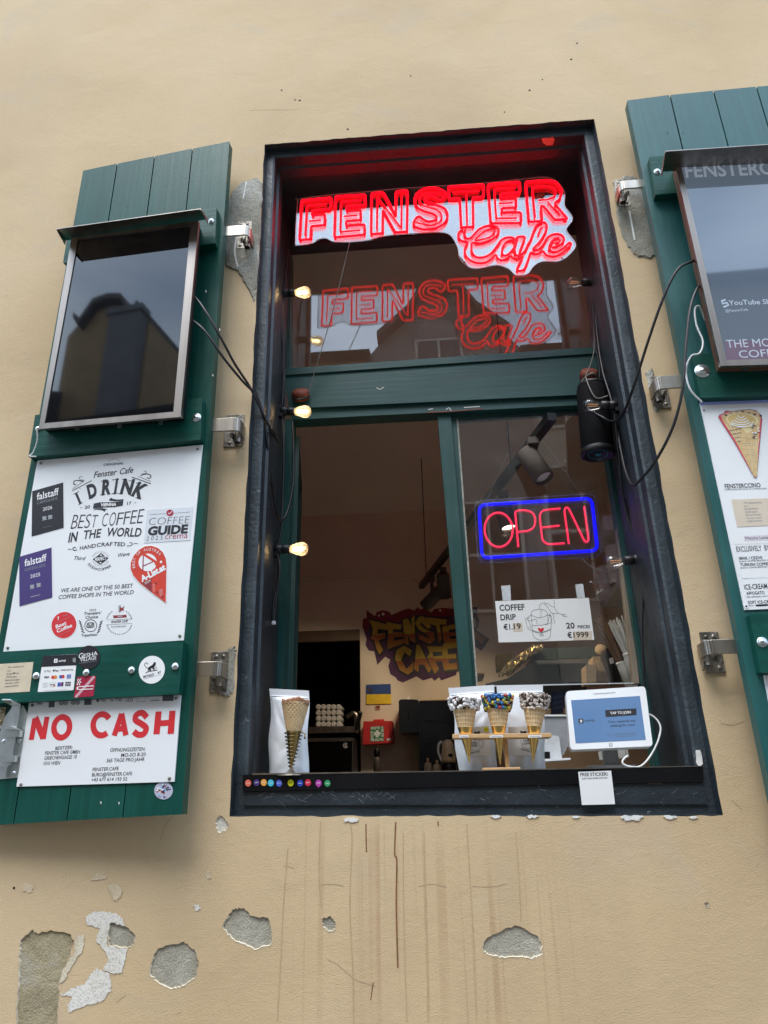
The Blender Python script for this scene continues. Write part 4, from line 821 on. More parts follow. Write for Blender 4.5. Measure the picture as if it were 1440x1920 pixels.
# ---- NO CASH board
cn = crop(0, 1180, 3)
def fc(mb, w):
    mb.pl = LS; wd = .0155
    for p in ([(176, 622), (196, 500)], [(198, 496), (244, 612)], [(243, 618), (264, 492)], [(642, 598), (684, 474)], [(684, 474), (708, 596)], [(656, 562), (700, 556)], [(880, 590), (892, 462)], [(960, 588), (970, 458)], [(886, 530), (966, 524)]): mb.stroke(LS, cn(*p), wd * (1.12 if p[0][0] in (198, 880, 960) else .95), w + p[0][0] * 1e-7, 1)
    mb.stroke(LS, cn(*ell(347, 551, 44, 58, 26, 10)), wd, w, 1, True); mb.stroke(LS, cn(*ell(572, 537, 48, 60, 22, 8, 42, 318)), wd, w, 1)
    mb.stroke(LS, cn((826, 496), (800, 470), (768, 480), (762, 510), (796, 532), (822, 556), (808, 588), (776, 592), (752, 574)), wd, w, 1, sm=5)
    T(mb, w, cn, 2, [('BESITZER:', (310, 678), (407, 672), 6.2, .006, .08), ('FENSTER CAFE GMBH', (252, 706), (448, 698), 6.4, .006, .08), ('GRIECHENGASSE 10', (248, 734), (430, 726), 6.4, .006, .08), ('1010 WIEN', (244, 764), (336, 760), 6.4, .006, .08),
        ('ÖFFNUNGSZEITEN:', (618, 690), (816, 682), 6.6, .006, .08), ('MO-SO 8-20', (680, 718), (818, 712), 6.6, .006, .08), ('365 TAGE PRO JAHR', (598, 748), (812, 740), 6.6, .006, .08),
        ('FENSTER.CAFE', (520, 798), (666, 792), 6.4, .006, .08), ('BURO@FENSTER.CAFE', (516, 828), (742, 820), 6.4, .006, .08), ('+43 677 614 193 52', (512, 856), (714, 850), 6.4, .006, .08)])
    T(mb, w, cn, 3, [('VISA', (204, 425), (238, 423), 4, .03, .2), ('Pay', (566, 406), (596, 404), 5, .01), ('G Pay', (620, 404), (688, 400), 5.5, .01)])
    mb.fl(LS, cn(*ell(550, 400, 9, 9, 10)), w, 3)
    for x0, x1, y in ((275, 308, 438), (475, 516, 424), (915, 978, 402)): mb.fl(LS, cn((x0, y - 36), (x1, y - 38), (x1 - 2, y), (x0 - 2, y + 2)), w, 3)
    for x in (345, 368, 412, 436): mb.fl(LS, cn(*ell(x, 414 - (x - 345) * .03, 15, 14, 12)), w, 4)
    mb.stroke(LS, cn((772, 380), (818, 378), (816, 406), (770, 408)), .0012, w, 4, True); mb.stroke(LS, cn((845, 402), (896, 398)), .003, w, 4)
    for i in range(4): mb.stroke(LS, cn(*[(708 + i * 10 + 6 * math.sin(t), 394 - 14 * math.cos(t)) for t in (0, .8, 1.57, 2.3, 3.1)]), .0016, w, 3)
    for q in cn((990, 388), (118, 872), (953, 838), (182, 428)): mb.screw(LS, q, .0042, w, 5)
sheet('no_cash_board', 'white board with red NO CASH lettering on the left shutter', 'sign', LS, [(55, 1316), (339.5, 1300), (326.7, 1465.7), (30.7, 1475)], .0003, .004, 'sheet_white', fc, ['red_print', 'ink', 'ink_soft', 'ink_grey', 'old_iron'])
def fr_(mb, w):
    mb.pl = LS; r = random.Random(2)
    for i in range(46):
        a = r.uniform(0, 6.28); d = r.uniform(0, 13); x, y = 306.5 + d * math.cos(a), 1483 + d * math.sin(a)
        mb.fl(LS, jag([(x - 2, y - 1), (x + 2, y - 1.5), (x + 1.5, y + 1.5), (x - 1, y + 1.5)], .9, 2, i), w + i * 2e-6, 1 + i % 5)
sheet('round_sticker', 'small round multicoloured sticker on the boards below the white NO CASH sign', 'sticker', LS, ell(306.5, 1482.5, 17.5, 16.5, 24), .0003, .0012, mat('pale_lilac', (.45, .45, .55), .5), fr_, [mat('c_navy', (.03, .04, .18), .5), mat('c_rust', (.35, .07, .04), .5), mat('c_sky', (.2, .45, .7), .5), 'ink', 'white_print'])
# ================================================================== RIGHT MENU BOARD
q1 = crop(1310, 750, 11.077); q2 = crop(1340, 890, 7.385)
cone = [(548, 205), (700, 215), (900, 185), (1060, 176), (1200, 200), (1300, 290), (1338, 400), (1290, 900), (1230, 1560), (1215, 1615), (1180, 1635), (1140, 1615), (1080, 1520), (900, 1200), (700, 850), (500, 540), (398, 380), (395, 330), (430, 290), (510, 262)]
def fm(mb, w):
    mb.pl = RS
    mb.stroke(RS, [(1312, 757), (1560, 748)], .010, w, 8)
    T(mb, w, q2, 1, [('FENSTERCCINO', (145, 190), (640, 172), 8, .016), ('EXCLUSIVELY', (308, 1068), (655, 1052), 10, .005), ('BY', (698, 1048), (765, 1044), 10, .005), ('IBRIK / CEZVE', (340, 1178), (662, 1166), 5.2, .016), ('TURKISH COFFEE', (358, 1268), (765, 1252), 5.4, .016), ('ICE-CREAM', (418, 1592), (735, 1575), 9.5, .01), ('AFFOGATO', (442, 1664), (694, 1652), 5.6, .016), ('SOFT ICE-CREAM', (465, 1790), (850, 1775), 5.6, .016)])
    T(mb, w, q2, 3, [('CAPPUCCINO OR CACAO IN A WAFFLE CONE', (148, 218), (722, 200), 2.6, .008), ('BLACK COFFEE BREWED IN', (345, 1210), (760, 1192), 2.6, .008), ('BLACK COFFEE BREWED IN', (362, 1300), (770, 1282), 2.6, .008), ('DBL ESPRESSO WITH ICE', (446, 1704), (800, 1690), 2.6, .008), ('MILK /', (470, 1822), (560, 1818), 2.6, .008)])
    mb.stroke(RS, q2((570, 1812), (740, 1802)), .005, w, 1)
    for q in (q1((112, 212)), q2((440, 1822))): mb.disc(RS, q, .006, w, w + .0006, 2); mb.disc(RS, q, .0026, w, w + .0012, 1, 8)
    mb.fl(RS, q2((258, 845), (760, 822), (775, 950), (275, 966)), w, 4); mb.fl(RS, q2((405, 850), (780, 832), (790, 910), (415, 922)), w + .0002, 5); T(mb, w + .0005, q2, 3, [('Matcha Latte', (428, 898), (748, 884), 5, 0)])
    mb.fl(RS, q2((360, 1330), (760, 1312), (770, 1425), (385, 1438)), w, 4); mb.fl(RS, q2((385, 1412), (470, 1422), (400, 1440)), w + .0004, 2)
menu = sheet('menu_board', 'white menu board with waffle cone picture on the right shutter', 'sign', RS, [(1312, 755), (1558, 746), (1640, 1134), (1396, 1143.5)], .0003, .004, 'sheet_white', fm, ['ink', 'white_print', 'ink_soft', 'paper_white', mat('lilac_label', (.62, .58, .62), .5, var=.02), 'red_print', 'ink_grey', mat('lilac_edge', (.35, .42, .85), .3)])
def fcone(mb, w):
    mb.fl(RS, q1(*inset(cone, 14)), w, 1); mb.fl(RS, q1(*inset(cone, 24)), w + .0002, 2)
    mb.fl(RS, q1((480, 360), (520, 290), (640, 250), (900, 210), (1100, 205), (1250, 260), (1285, 360), (1270, 480), (1240, 900), (1215, 1560), (1185, 1600), (1140, 1570), (820, 940), (640, 640), (500, 430)), w + .0004, 3)
    r = random.Random(8)
    for i in range(14): mb.fl(RS, q1(*jag(ell(500 + i * 60 + r.uniform(-10, 10), 250 + 90 * abs(i - 6.5) / 6.5 - 10, 34, 24, 6), 6, 2, i)), w + .0006 + i * 1e-6, 8 if i % 2 else 9)
    mb.fl(RS, q1(*ell(905, 415, 335, 158, 36, 5)), w + .0008, 4); mb.fl(RS, q1(*ell(900, 410, 290, 128, 32, 5)), w + .001, 5)
    mb.fl(RS, q1((900, 590), (1130, 600), (1060, 680), (990, 690)), w + .0007, 4)
    for i, (rx, y) in enumerate(((70, 320), (110, 370), (150, 420), (190, 465), (240, 505))):
        mb.stroke(RS, q1((880 - rx, y - 6), (880 - rx * .5, y + 36), (885, y + 46), (880 + rx * .55, y + 38), (885 + rx, y)), .0028, w + .0013 + i * 1e-5, 6, sm=4)
    mb.stroke(RS, q1((690, 420), (720, 520), (880, 565), (1060, 530), (1140, 440)), .002, w + .0013, 6, sm=4)
    for i in range(7): mb.stroke(RS, q1((840 + i * 40, 760 + i * 118), (1250 - i * 5, 790 + i * 120)), .0016, w + .0009, 7); mb.stroke(RS, q1((1260 - i * 55, 800 + 20 * i), (1235 - i * 30 - (6 - i) * 22, 1490 - i * 90)), .0014, w + .0009, 7)
    for i in range(4): mb.stroke(RS, q1((560 + i * 85, 500 + i * 40), (830 + i * 10, 900 - i * 40)), .0022, w + .001, 7); mb.stroke(RS, q1((640 + i * 55, 640 + i * 75), (880 - i * 5, 590 + i * 85)), .002, w + .001, 8)
    for i in range(16): x, y = r.uniform(1110, 1255), r.uniform(500, 790); mb.fl(RS, q1(*jag(ell(x, y, 24, 20, 5), 6, 2, i)), w + .0011 + i * 1e-6, (8, 10, 6)[i % 3])
sheet('cone_sticker', 'cone shaped sticker picturing coffee in a waffle cone on the menu board', 'sticker', RS, q1(*cone), .0042, .0050, 'white_print', fcone, ['c_navy', mat('coral', (.62, .07, .09), .5), mat('waffle_print', (.60, .42, .20), .6, var=.15, sc=60), mat('cream_print', (.72, .60, .32), .5, var=.1), mat('latte_print', (.60, .42, .15), .5, var=.1), 'white_print', mat('waffle_line', (.74, .62, .38), .6), mat('choc_print', (.10, .045, .035), .6), mat('pink_rim', (.62, .34, .30), .6), mat('choc_grey', (.16, .15, .15), .6)])
sheet('paper_notice', 'beige cashless payment notice stuck on the right menu board', 'notice', RS, q2((232, 345), (790, 322), (830, 700), (312, 724)), .0042, .0048, 'beige_clear',
      lambda mb, w: notice_lines(mb, w, RS, q2, [('Wir akzeptieren', (402, 402), (652, 394)), ('nur', (408, 442), (462, 440)), ('bargeldlose', (416, 482), (606, 476)), ('Zahlungen.', (428, 526), (604, 520)), ('Barzahlungen', (432, 568), (650, 560)), ('werden nicht', (440, 612), (655, 604)), ('angenommen.', (446, 652), (668, 644))], 1, 3.4), ['ink_grey'])
sheet('white_board', 'white board below the lower batten of the right shutter', 'sign', RS, [(1432, 1266), (1800, 1260), (1860, 1430), (1463, 1432)], .0003, .004, 'sheet_white', lambda mb, w: None, [])
# ================================================================== NEON SIGN
c1 = crop(460, 220, 4.5); c2 = crop(760, 220, 3.6); c3 = crop(850, 410, 6)
NS = YP(.18)
sign = thing('neon_sign', 'red neon shop name sign on a wavy clear panel at the window top', 'neon sign', NS.px(800, 440))
ct_ = [(557.8, 380), (565, 373)] + c1((700, 655), (1000, 630), (1250, 605)) + c2((200, 465), (560, 440), (800, 415), (960, 405), (1040, 450), (1078, 520), (1076, 595), (1130, 680), (1092, 745)) + c3((1282, 150), (1378, 285), (1330, 380), (1200, 475), (1000, 480), (900, 540), (830, 622), (700, 632), (620, 560), (480, 520), (300, 556), (170, 540), (75, 450), (50, 330)) + c2((312, 805), (250, 775), (100, 780)) + c1((1200, 995), (1000, 1040), (760, 1050), (680, 1018), (610, 1030), (560, 1062), (440, 1077), (422, 1040))
cpts = [tuple(q) for q in spline(ct_, 4, True)]
mb = MB(); mb.pp(NS, cpts, -.003, .003); mb.build('clear_panel', 'acrylic', sign)
mb = MB(); mb.tube([NS.px(*q) for q in cpts], .0016, 0, 5, True); mb.build('panel_edge', mat('panel_edge', (.55, .35, .36), .2, var=.1), sign)
UNIT = {'F': [[(0, 0), (0, 1), (1, 1), (1, .72), (.38, .72), (.38, .6), (.83, .6), (.83, .33), (.38, .33), (.38, 0)], [(.19, .1), (.19, .86), (.86, .86)], [(.28, .46), (.7, .46)]],
    'E': [[(0, 0), (0, 1), (1, 1), (1, .74), (.38, .74), (.38, .63), (.86, .63), (.86, .38), (.38, .38), (.38, .26), (1, .26), (1, 0)], [(.86, .87), (.19, .87), (.19, .12), (.86, .12)], [(.3, .5), (.75, .5)]],
    'N': [[(0, 0), (0, 1), (.33, 1), (.68, .42), (.68, 1), (1, 1), (1, 0), (.68, 0), (.32, .58), (.32, 0)], [(.16, .1), (.16, .9), (.84, .1), (.84, .9)]],
    'T': [[(0, 1), (1, 1), (1, .7), (.69, .7), (.69, 0), (.31, 0), (.31, .7), (0, .7)], [(.12, .86), (.88, .86)], [(.5, .8), (.5, .1)]],
    'R': [[(0, 0), (0, 1), (.6, 1), (.85, .93), (.97, .72), (.87, .5), (.72, .42), (1.02, 0), (.68, 0), (.42, .37), (.35, .37), (.35, 0)], [(.17, .1), (.17, .86), (.55, .86), (.76, .8), (.8, .7), (.74, .58), (.55, .52), (.3, .52)], [(.55, .45), (.82, .1)]],
    'S': [[(.97, .86), (.72, .99), (.4, 1), (.14, .9), (.04, .72), (.12, .54), (.34, .44), (.58, .37), (.68, .29), (.6, .2), (.38, .2), (.14, .32), (0, .12), (.24, .01), (.56, 0), (.86, .1), (1, .3), (.93, .48), (.7, .58), (.46, .65), (.34, .72), (.42, .8), (.6, .8), (.8, .7)], [(.86, .84), (.5, .9), (.24, .84), (.18, .7), (.3, .58), (.68, .46), (.83, .32), (.74, .15), (.5, .09), (.1, .17)]]}
LQ = [('F', (565.5, 376.7), (621, 371), (616, 446), (561, 450)), ('E', (629, 369), (685, 365.5), (683, 440), (626.7, 445)), ('N', (696.7, 363), (764, 357.8), (763, 434.4), (695.5, 439)),
      ('S', (775, 354), (837, 352), (840, 428), (775, 431)), ('T', (840.5, 350.5), (906.7, 346.4), (906, 424), (846.5, 427.5)), ('E', (915, 346.4), (974, 341.4), (977.5, 417.8), (920.5, 418.6)), ('R', (985.5, 341.4), (1053, 336), (1063, 411), (992, 416))]
def soft(p, closed, rr=.12):
    """round the corners of a polyline a little, like bent tube"""
    out = []; N_ = len(p)
    for i in range(N_):
        if not closed and i in (0, N_ - 1): out.append(V(p[i])); continue
        a, b, c = V(p[i - 1]), V(p[i]), V(p[(i + 1) % N_]); l0 = min(rr, (a - b).length * .45); l1 = min(rr, (c - b).length * .45)
        s0 = b + (a - b).normalized() * l0; s1 = b + (c - b).normalized() * l1
        for t in (0, .33, .67, 1): out.append(s0 * (1 - t) ** 2 + b * 2 * t * (1 - t) + s1 * t * t)
    return out
NR = .0048
for ch, *qd in LQ:
    mb = MB()
    for i, ln in enumerate(UNIT[ch]):
        p = ln if ch == 'S' else soft(ln, i == 0, .05)
        if ch == 'S': p = spline(ln, 4, i == 0)
        mb.tube([NS.px(*bil(qd, q[0], q[1]), .009) for q in p], NR if i == 0 else NR * .72, 0, 7, i == 0)
    mb.build('neon_letter', 'neon_red', sign)
CAFE = [[(138, 118), (122, 165), (148, 222), (192, 220), (232, 178), (290, 120), (370, 85), (450, 80), (502, 112), (506, 160), (462, 218), (380, 258), (290, 280), (214, 272), (204, 330), (216, 392), (270, 436), (360, 428), (430, 385), (490, 310), (540, 242), (600, 214), (668, 214), (700, 246)],
        [(108, 118), (58, 166), (66, 226), (112, 258), (160, 262), (132, 330), (136, 410), (190, 470), (280, 500), (370, 490), (430, 450), (476, 408), (502, 450), (550, 470), (606, 446), (642, 418), (682, 450), (740, 444), (778, 422)], [(782, 430), (716, 572), (798, 566), (868, 380)],
        [(868, 380), (905, 398), (960, 396), (1008, 368), (1050, 412), (1120, 428), (1200, 406), (1268, 354), (1322, 292), (1300, 274), (1240, 330), (1172, 370), (1112, 376), (1080, 340), (1090, 285), (1130, 235), (1190, 215)],
        [(245, 242), (310, 172), (380, 132), (446, 120), (466, 142), (420, 200), (335, 232)], [(545, 392), (560, 312), (620, 252), (676, 246), (692, 300), (650, 370), (592, 416), (552, 404)],
        [(700, 248), (722, 208), (800, 206), (788, 262), (742, 390), (770, 398), (812, 352), (840, 290), (870, 240), (918, 110), (966, 52), (1028, 44), (1052, 90), (1032, 160), (972, 260), (912, 322), (900, 350), (960, 348), (1012, 292), (1060, 212), (1130, 176), (1206, 180), (1242, 220), (1232, 270), (1170, 312), (1108, 326)],
        [(720, 222), (690, 330), (702, 408), (740, 416)], [(952, 182), (984, 112), (1010, 98)], [(1092, 312), (1122, 256), (1180, 236), (1200, 252), (1150, 288)]]
mb = MB()
for i, p in enumerate(CAFE): mb.tube([NS.px(*c3(tuple(q)), .009) for q in spline(p, 4, i in (4, 5))], NR * (.92 if i not in (4, 8, 9) else .75), 0, 7, i in (4, 5))
mb.build('neon_script', 'neon_red', sign)
mb = MB()
for q in c2((62, 505), (398, 966), (1063, 942)): mb.disc(NS, q, .004, .003, .008, 0, 8)
mb.disc(NS, (555, 372), .004, .003, .008, 0, 8); mb.build('mounting_stud', 'steel', sign)
# ---- OPEN sign behind the sash pane
o6 = crop(800, 660, 3); OP = YP(.475)
osn = thing('open_sign', 'OPEN sign with red letters in a blue light border hanging behind the right pane', 'neon sign', OP.px(1010, 1050))
mb = MB(); mb.pp(OP, rrect(o6((268, 838), (948, 796), (986, 1150), (290, 1190)), 16, 6), -.003, .002); mb.build('clear_panel', 'open_acrylic', osn)
mb = MB(); mb.tube([OP.px(*q) for q in rrect(o6((268, 838), (948, 796), (986, 1150), (290, 1190)), 16, 6)], .0012, 0, 5, True); mb.build('panel_edge', mat('lilac_edge2', (.30, .28, .42), .3), osn)
mb = MB(); mb.tube([OP.px(*q, .01) for q in rrect(o6((294, 860), (928, 822), (962, 1116), (312, 1158)), 13, 6)], .0058, 0, 8, True); mb.build('border_tube', 'neon_blue', osn)
for p, cl, sm in (([ell(405, 1000, 79, 97, 28, -4)], True, 0), ([[(516, 1096), (497, 893), (560, 889), (600, 905), (613, 940), (606, 985), (575, 1006), (507, 1012)]], False, 1), ([[(752, 880), (680, 886), (648, 892), (636, 920), (644, 1000), (652, 1060), (680, 1082), (776, 1075)], [(640, 988), (748, 976)]], False, 1), ([[(800, 1078), (774, 888), (786, 872), (800, 880), (888, 1064), (900, 1070), (912, 1058), (886, 868)]], False, 1)):
    mb = MB()
    for q in p: mb.tube([OP.px(*o6(tuple(z)), .008) for z in (soft(q, False, 18) if sm else q)], .0036, 0, 7, cl)
    mb.build('neon_letter', 'neon_pink', osn)
mb = MB()
for p in ([(913, 938), (973, 803)], [(1088, 927), (1003, 803)]): mb.tube([OP.px(*q) for q in p], .0008, 0, 5)
mb.tube(spline([OP.px(*q) for q in ((1065, 1016), (1080, 1035), (1105, 1060), (1135, 1071), (1160, 1068), (1180, 1058))], 5), .0018, 0, 6); mb.build('hanging_cord', 'grey_cable', osn)
# ================================================================== STRING LIGHTS
def bulb(t, a, b, lit):
    """socket from a (on the cable) to bulb tip b"""
    a, b = V(a), V(b); d = (b - a); Ln = d.length; ax = d.normalized(); s = .46
    mb = MB(); mb.lathe([(0, 0), (.015, 0), (.0165, .006), (.0165, Ln * .2), (.014, Ln * .21), (.0155, Ln * .24), (.0155, Ln * s), (.012, Ln * s + .002), (0, Ln * s + .002)], a, ax, 0, 16)
    up = V((0, 0, 1)); mb.hexa([a + V((-.009, .012, -.026)), a + V((.009, .012, -.026)), a + V((.009, .012, .026)), a + V((-.009, .012, .026))], [a + V((-.009, -.012, -.026)), a + V((.009, -.012, -.026)), a + V((.009, -.012, .026)), a + V((-.009, -.012, .026))], 0)
    so_ = mb.build('lamp_socket', 'rubber', t)
    g0 = Ln * s; gl = Ln - g0; mb = MB(); R_ = .0235
    mb.lathe([(.0125, g0), (.014, g0 + gl * .1), (.0195, g0 + gl * .35), (R_, g0 + gl * .62), (R_ * .93, g0 + gl * .8), (R_ * .66, g0 + gl * .94), (R_ * .3, g0 + gl * .99), (.0001, Ln)], a, ax, 0, 20)
    bu = mb.build('light_bulb', 'bulb_glass' if lit else 'bulb_clear', t); bu['label'] = 'lit clear filament bulb' if lit else 'unlit clear filament bulb'
    mb = MB(); sd_ = ax.cross(V((0, 0, 1))).normalized(); u2 = ax.cross(sd_)
    for k in range(4):
        o = sd_ * .0055 * math.cos(k * 1.57 + .4) + u2 * .0055 * math.sin(k * 1.57 + .4); mb.tube([a + ax * (g0 + gl * .2) + o * .7, a + ax * (g0 + gl * .72) + o], .0011, 0, 6)
    mb.build('filament', 'filament' if lit else 'dim_filament', bu)
    mb = MB(); mb.tube([a + ax * g0, a + ax * (g0 + gl * .22)], .004, 0, 8, taper=lambda q: 1 - .6 * q); mb.build('glass_stem', 'bulb_clear', bu)
glass('bulb_clear', (.97, .96, .95), .07, 0, 0)
YB = .29
sl = thing('string_light', 'black string light with three lit bulbs down the left jamb', 'string light', A(525, 1160, YB), 'string lights')
for (a, b) in (((529, 549.5), (582, 548)), ((527, 771), (583, 772)), ((516, 1030), (577, 1029))): bulb(sl, A(*a, YB), A(*b, YB - .01), True)
def cable(pts, r_, n=5):
    return spline([A(x, y, d) for x, y, d in pts], n), r_
mb = MB()
for pts, r_ in (([(541, 470, .3), (538, 500, .3), (533, 545, .295), (529, 600, .295), (532, 690, .295), (529, 770, .29), (532, 850, .29), (530, 930, .29), (526, 1000, .285), (519, 1030, .285), (524, 1065, .285), (518, 1120, .285), (512, 1166, .28)], .0042), ([(545, 480, .31), (536, 520, .31), (531, 575, .3), (530, 640, .3), (534, 720, .3), (533, 800, .295), (529, 960, .29), (523, 1020, .29), (521, 1080, .29), (513, 1130, .28), (511, 1160, .28)], .0036)):
    mb.tube(cable(pts, 0)[0], r_, 0, 6)
mb.build('cable', 'rubber', sl)
MB().box(tuple(A(511, 1172, .28)), tuple(A(516, 1164, .27))).build('cable_clip', 'white_print', sl)
s2 = thing('string_light', 'black string light with three unlit bulbs down the right jamb', 'string light', A(1200, 1100, YB), 'string lights')
for (a, b) in (((1119, 529), (1060, 530)), ((1156, 760), (1093, 760)), ((1203, 1048), (1134, 1055))): bulb(s2, A(*a, YB if a[1] != 760 else .2), A(*b, YB - .01 if a[1] != 760 else .19), False)
mb = MB()
for pts, r_ in (([(1098, 440, .32), (1107, 505, .3), (1114, 560, .3), (1121, 640, .295), (1131, 700, .25), (1150, 765, .205), (1160, 850, .23), (1170, 940, .285), (1186, 1000, .285), (1204, 1050, .28), (1206, 1090, .28), (1204, 1200, .29), (1212, 1330, .3), (1219, 1400, .3)], .0042), ([(1090, 420, .33), (1100, 480, .32), (1109, 540, .31), (1120, 600, .31), (1131, 650, .3), (1132, 700, .3), (1148, 790, .3), (1160, 880, .3), (1176, 960, .29), (1190, 1015, .29)], .0028), ([(1110, 560, .31), (1116, 640, .31), (1124, 690, .31), (1125, 720, .31), (1140, 730, .3), (1150, 760, .3)], .0022)):
    mb.tube(cable(pts, 0)[0], r_, 0, 6)
mb.build('cable', 'rubber', s2)
# ================================================================== CABLES AND FITTINGS
def wire(name, label, cat, pts, r_, m, group=None, extra=None):
    mb = MB(); mb.tube(spline([A(*q) for q in pts], 6), r_, 0, 7)
    if extra: extra(mb)
    return tag(mb.build(name, m), label, cat, group)
lw = .062
wire('power_cable', 'black cable with an inline plug running from the left screen to the window jamb', 'cable', [(350, 548, -.13), (368, 560, -.15), (388, 588, -.16), (415, 635, -.14), (440, 682, -.09), (468, 725, -.03), (490, 770, .02), (508, 805, .07), (522, 830, .2)], .0042, 'rubber', 'screen cables', lambda mb: mb.tube([A(506, 802, .06), A(514, 815, .1)], .008, 0, 8))
wire('power_cable', 'black cable from the left screen hanging in a long loop along the left jamb', 'cable', [(348, 598, -.13), (362, 602, -.15), (385, 622, -.16), (420, 672, -.13), (455, 715, -.06), (482, 745, 0), (496, 795, .05), (504, 860, .1), (513, 930, .2), (525, 975, .26), (540, 955, .3), (550, 900, .32), (550, 840, .33), (548, 790, .35)], .0042, 'rubber', 'screen cables')
wire('power_cable', 'black cable sloping from the right screen down to the upper right jamb', 'cable', [(1312, 486, -.13), (1298, 490, -.16), (1270, 506, -.17), (1243, 560, -.15), (1215, 640, -.1), (1188, 725, -.02), (1168, 775, .1), (1150, 790, .2), (1125, 780, .24), (1100, 765, .25)], .0044, 'rubber', 'screen cables')
wire('power_cable', 'black cable from the right screen hanging in a deep loop across the wall', 'cable', [(1322, 536, -.13), (1308, 540, -.16), (1294, 580, -.17), (1286, 650, -.17), (1280, 730, -.16), (1262, 800, -.12), (1232, 860, -.05), (1205, 895, .02), (1186, 909, .08), (1172, 880, .15), (1160, 820, .22), (1150, 760, .26)], .0044, 'rubber', 'screen cables')
wire('white_wire', 'thin white wire curling beside the right screen', 'cable', [(1322, 600, -.12), (1312, 575, -.15), (1303, 580, -.15), (1306, 610, -.15), (1318, 640, -.15), (1312, 662, -.15), (1296, 668, -.15), (1286, 695, -.14), (1294, 730, -.14), (1316, 754, -.13)], .0028, 'white_cable')
wire('white_wire', 'short white wire at the lower left corner of the left screen', 'cable', [(69, 802, -.12), (70, 825, -.11), (62, 848, -.1), (55, 855, -.1), (68, 856, -.1)], .002, 'white_cable')
wire('thin_wire', 'thin grey wire slanting from the red neon sign to the left wooden knob', 'cable', [(656, 452, .2), (640, 520, .24), (618, 605, .29), (592, 690, .34), (575, 748, .37)], .0018, 'grey_cable')
wire('thin_wire', 'thin grey wire hanging above the black speaker', 'cable', [(1112, 585, .33), (1114, 650, .33), (1108, 680, .33), (1098, 705, .33)], .0018, 'grey_cable')
for px_, lab in (((564, 745), 'brown wooden knob under the transom by the middle left bulb'), ((1104, 708), 'brown wooden knob above the black speaker')):
    mb = MB(); c = A(*px_, .375); mb.lathe([(0, -.012), (.026, -.012), (.034, 0), (.034, .02), (.026, .03), (0, .032)], c, (0, -.75, .66), 0, 20)
    k_ = MB(); k_.tube(spline([c + V((-.03, -.02, -.016)), c + V((-.012, -.036, -.03)), c + V((.01, -.036, -.03)), c + V((.03, -.02, -.012))], 5), .004, 0, 6)
    t = thing('wooden_knob', lab, 'cord holder', c, 'wooden cord holders'); mb.build('knob_body', 'terracotta', t); k_.build('cord_loop', 'rubber', t)  # brown wooden knobs with a loop of black cord
a, b = A(1109, 722, .30), A(1121, 850, .30); ax = (b - a).normalized(); Ln = (b - a).length
spk = thing('bluetooth_speaker', 'black cylinder speaker hanging at the right below the transom', 'speaker', b)
mb = MB(); mb.lathe([(.047, .006), (.054, .02), (.056, Ln * .5), (.056, Ln - .012), (.051, Ln), (.051, Ln)], a, ax, 0, 32); mb.build('speaker_body', mat('speaker_cloth', (.003, .003, .004), .8, var=.3, sc=200, bump=.3, bsc=500, spec=.15), spk)
mb = MB(); mb.lathe([(.058, Ln - .012), (.06, Ln), (.058, Ln + .008), (.048, Ln + .01), (.044, Ln + .002), (0, Ln + .002)], a, ax, 0, 32); mb.build('end_cap', 'rubber', spk); mb = MB(); mb.lathe([(.03, 0), (.05, .002), (.05, .012), (.03, .014)], a, ax, 0, 32); mb.build('end_cap', 'rubber', spk)
e1 = V((1, 0, 0)) - ax * ax.x; e1.normalize(); e2 = ax.cross(e1); e2 = e2 if e2.y < 0 else -e2
mb = MB(); o = a + ax * (Ln + .004); mb.hexa([o + e1 * x + e2 * y for x, y in ((-.009, -.009), (.009, -.009), (.009, .009), (-.009, .009))], [o + e1 * x + e2 * y + ax * .002 for x, y in ((-.009, -.009), (.009, -.009), (.009, .009), (-.009, .009))]); mb.tube([o + e1 * (.034 * math.cos(t)) + e2 * (.034 * math.sin(t)) for t in [i * .3 for i in range(21)]], .0018, 0, 5, True); mb.build('speaker_emblem', mat('teal_mark', (.02, .22, .28), .4), spk)
mb = MB(); mb.tube(spline([a + e1 * -.045 + ax * .02, a + e1 * -.03 - ax * .02, a + e2 * .03 - ax * .03, a + e1 * .035 - ax * .018, a + e1 * .05 + ax * .03], 6), .0035, 0, 6); mb.tube(spline([a + e2 * .05 + e1 * -.03 - ax * .005, a + e2 * .058 + e1 * -.02 + ax * .05, a + e2 * .058 + ax * .09, a + e2 * .058 + e1 * .04 + ax * .08], 6), .0025, 0, 6); mb.build('carry_strap', 'grey_cable', spk)
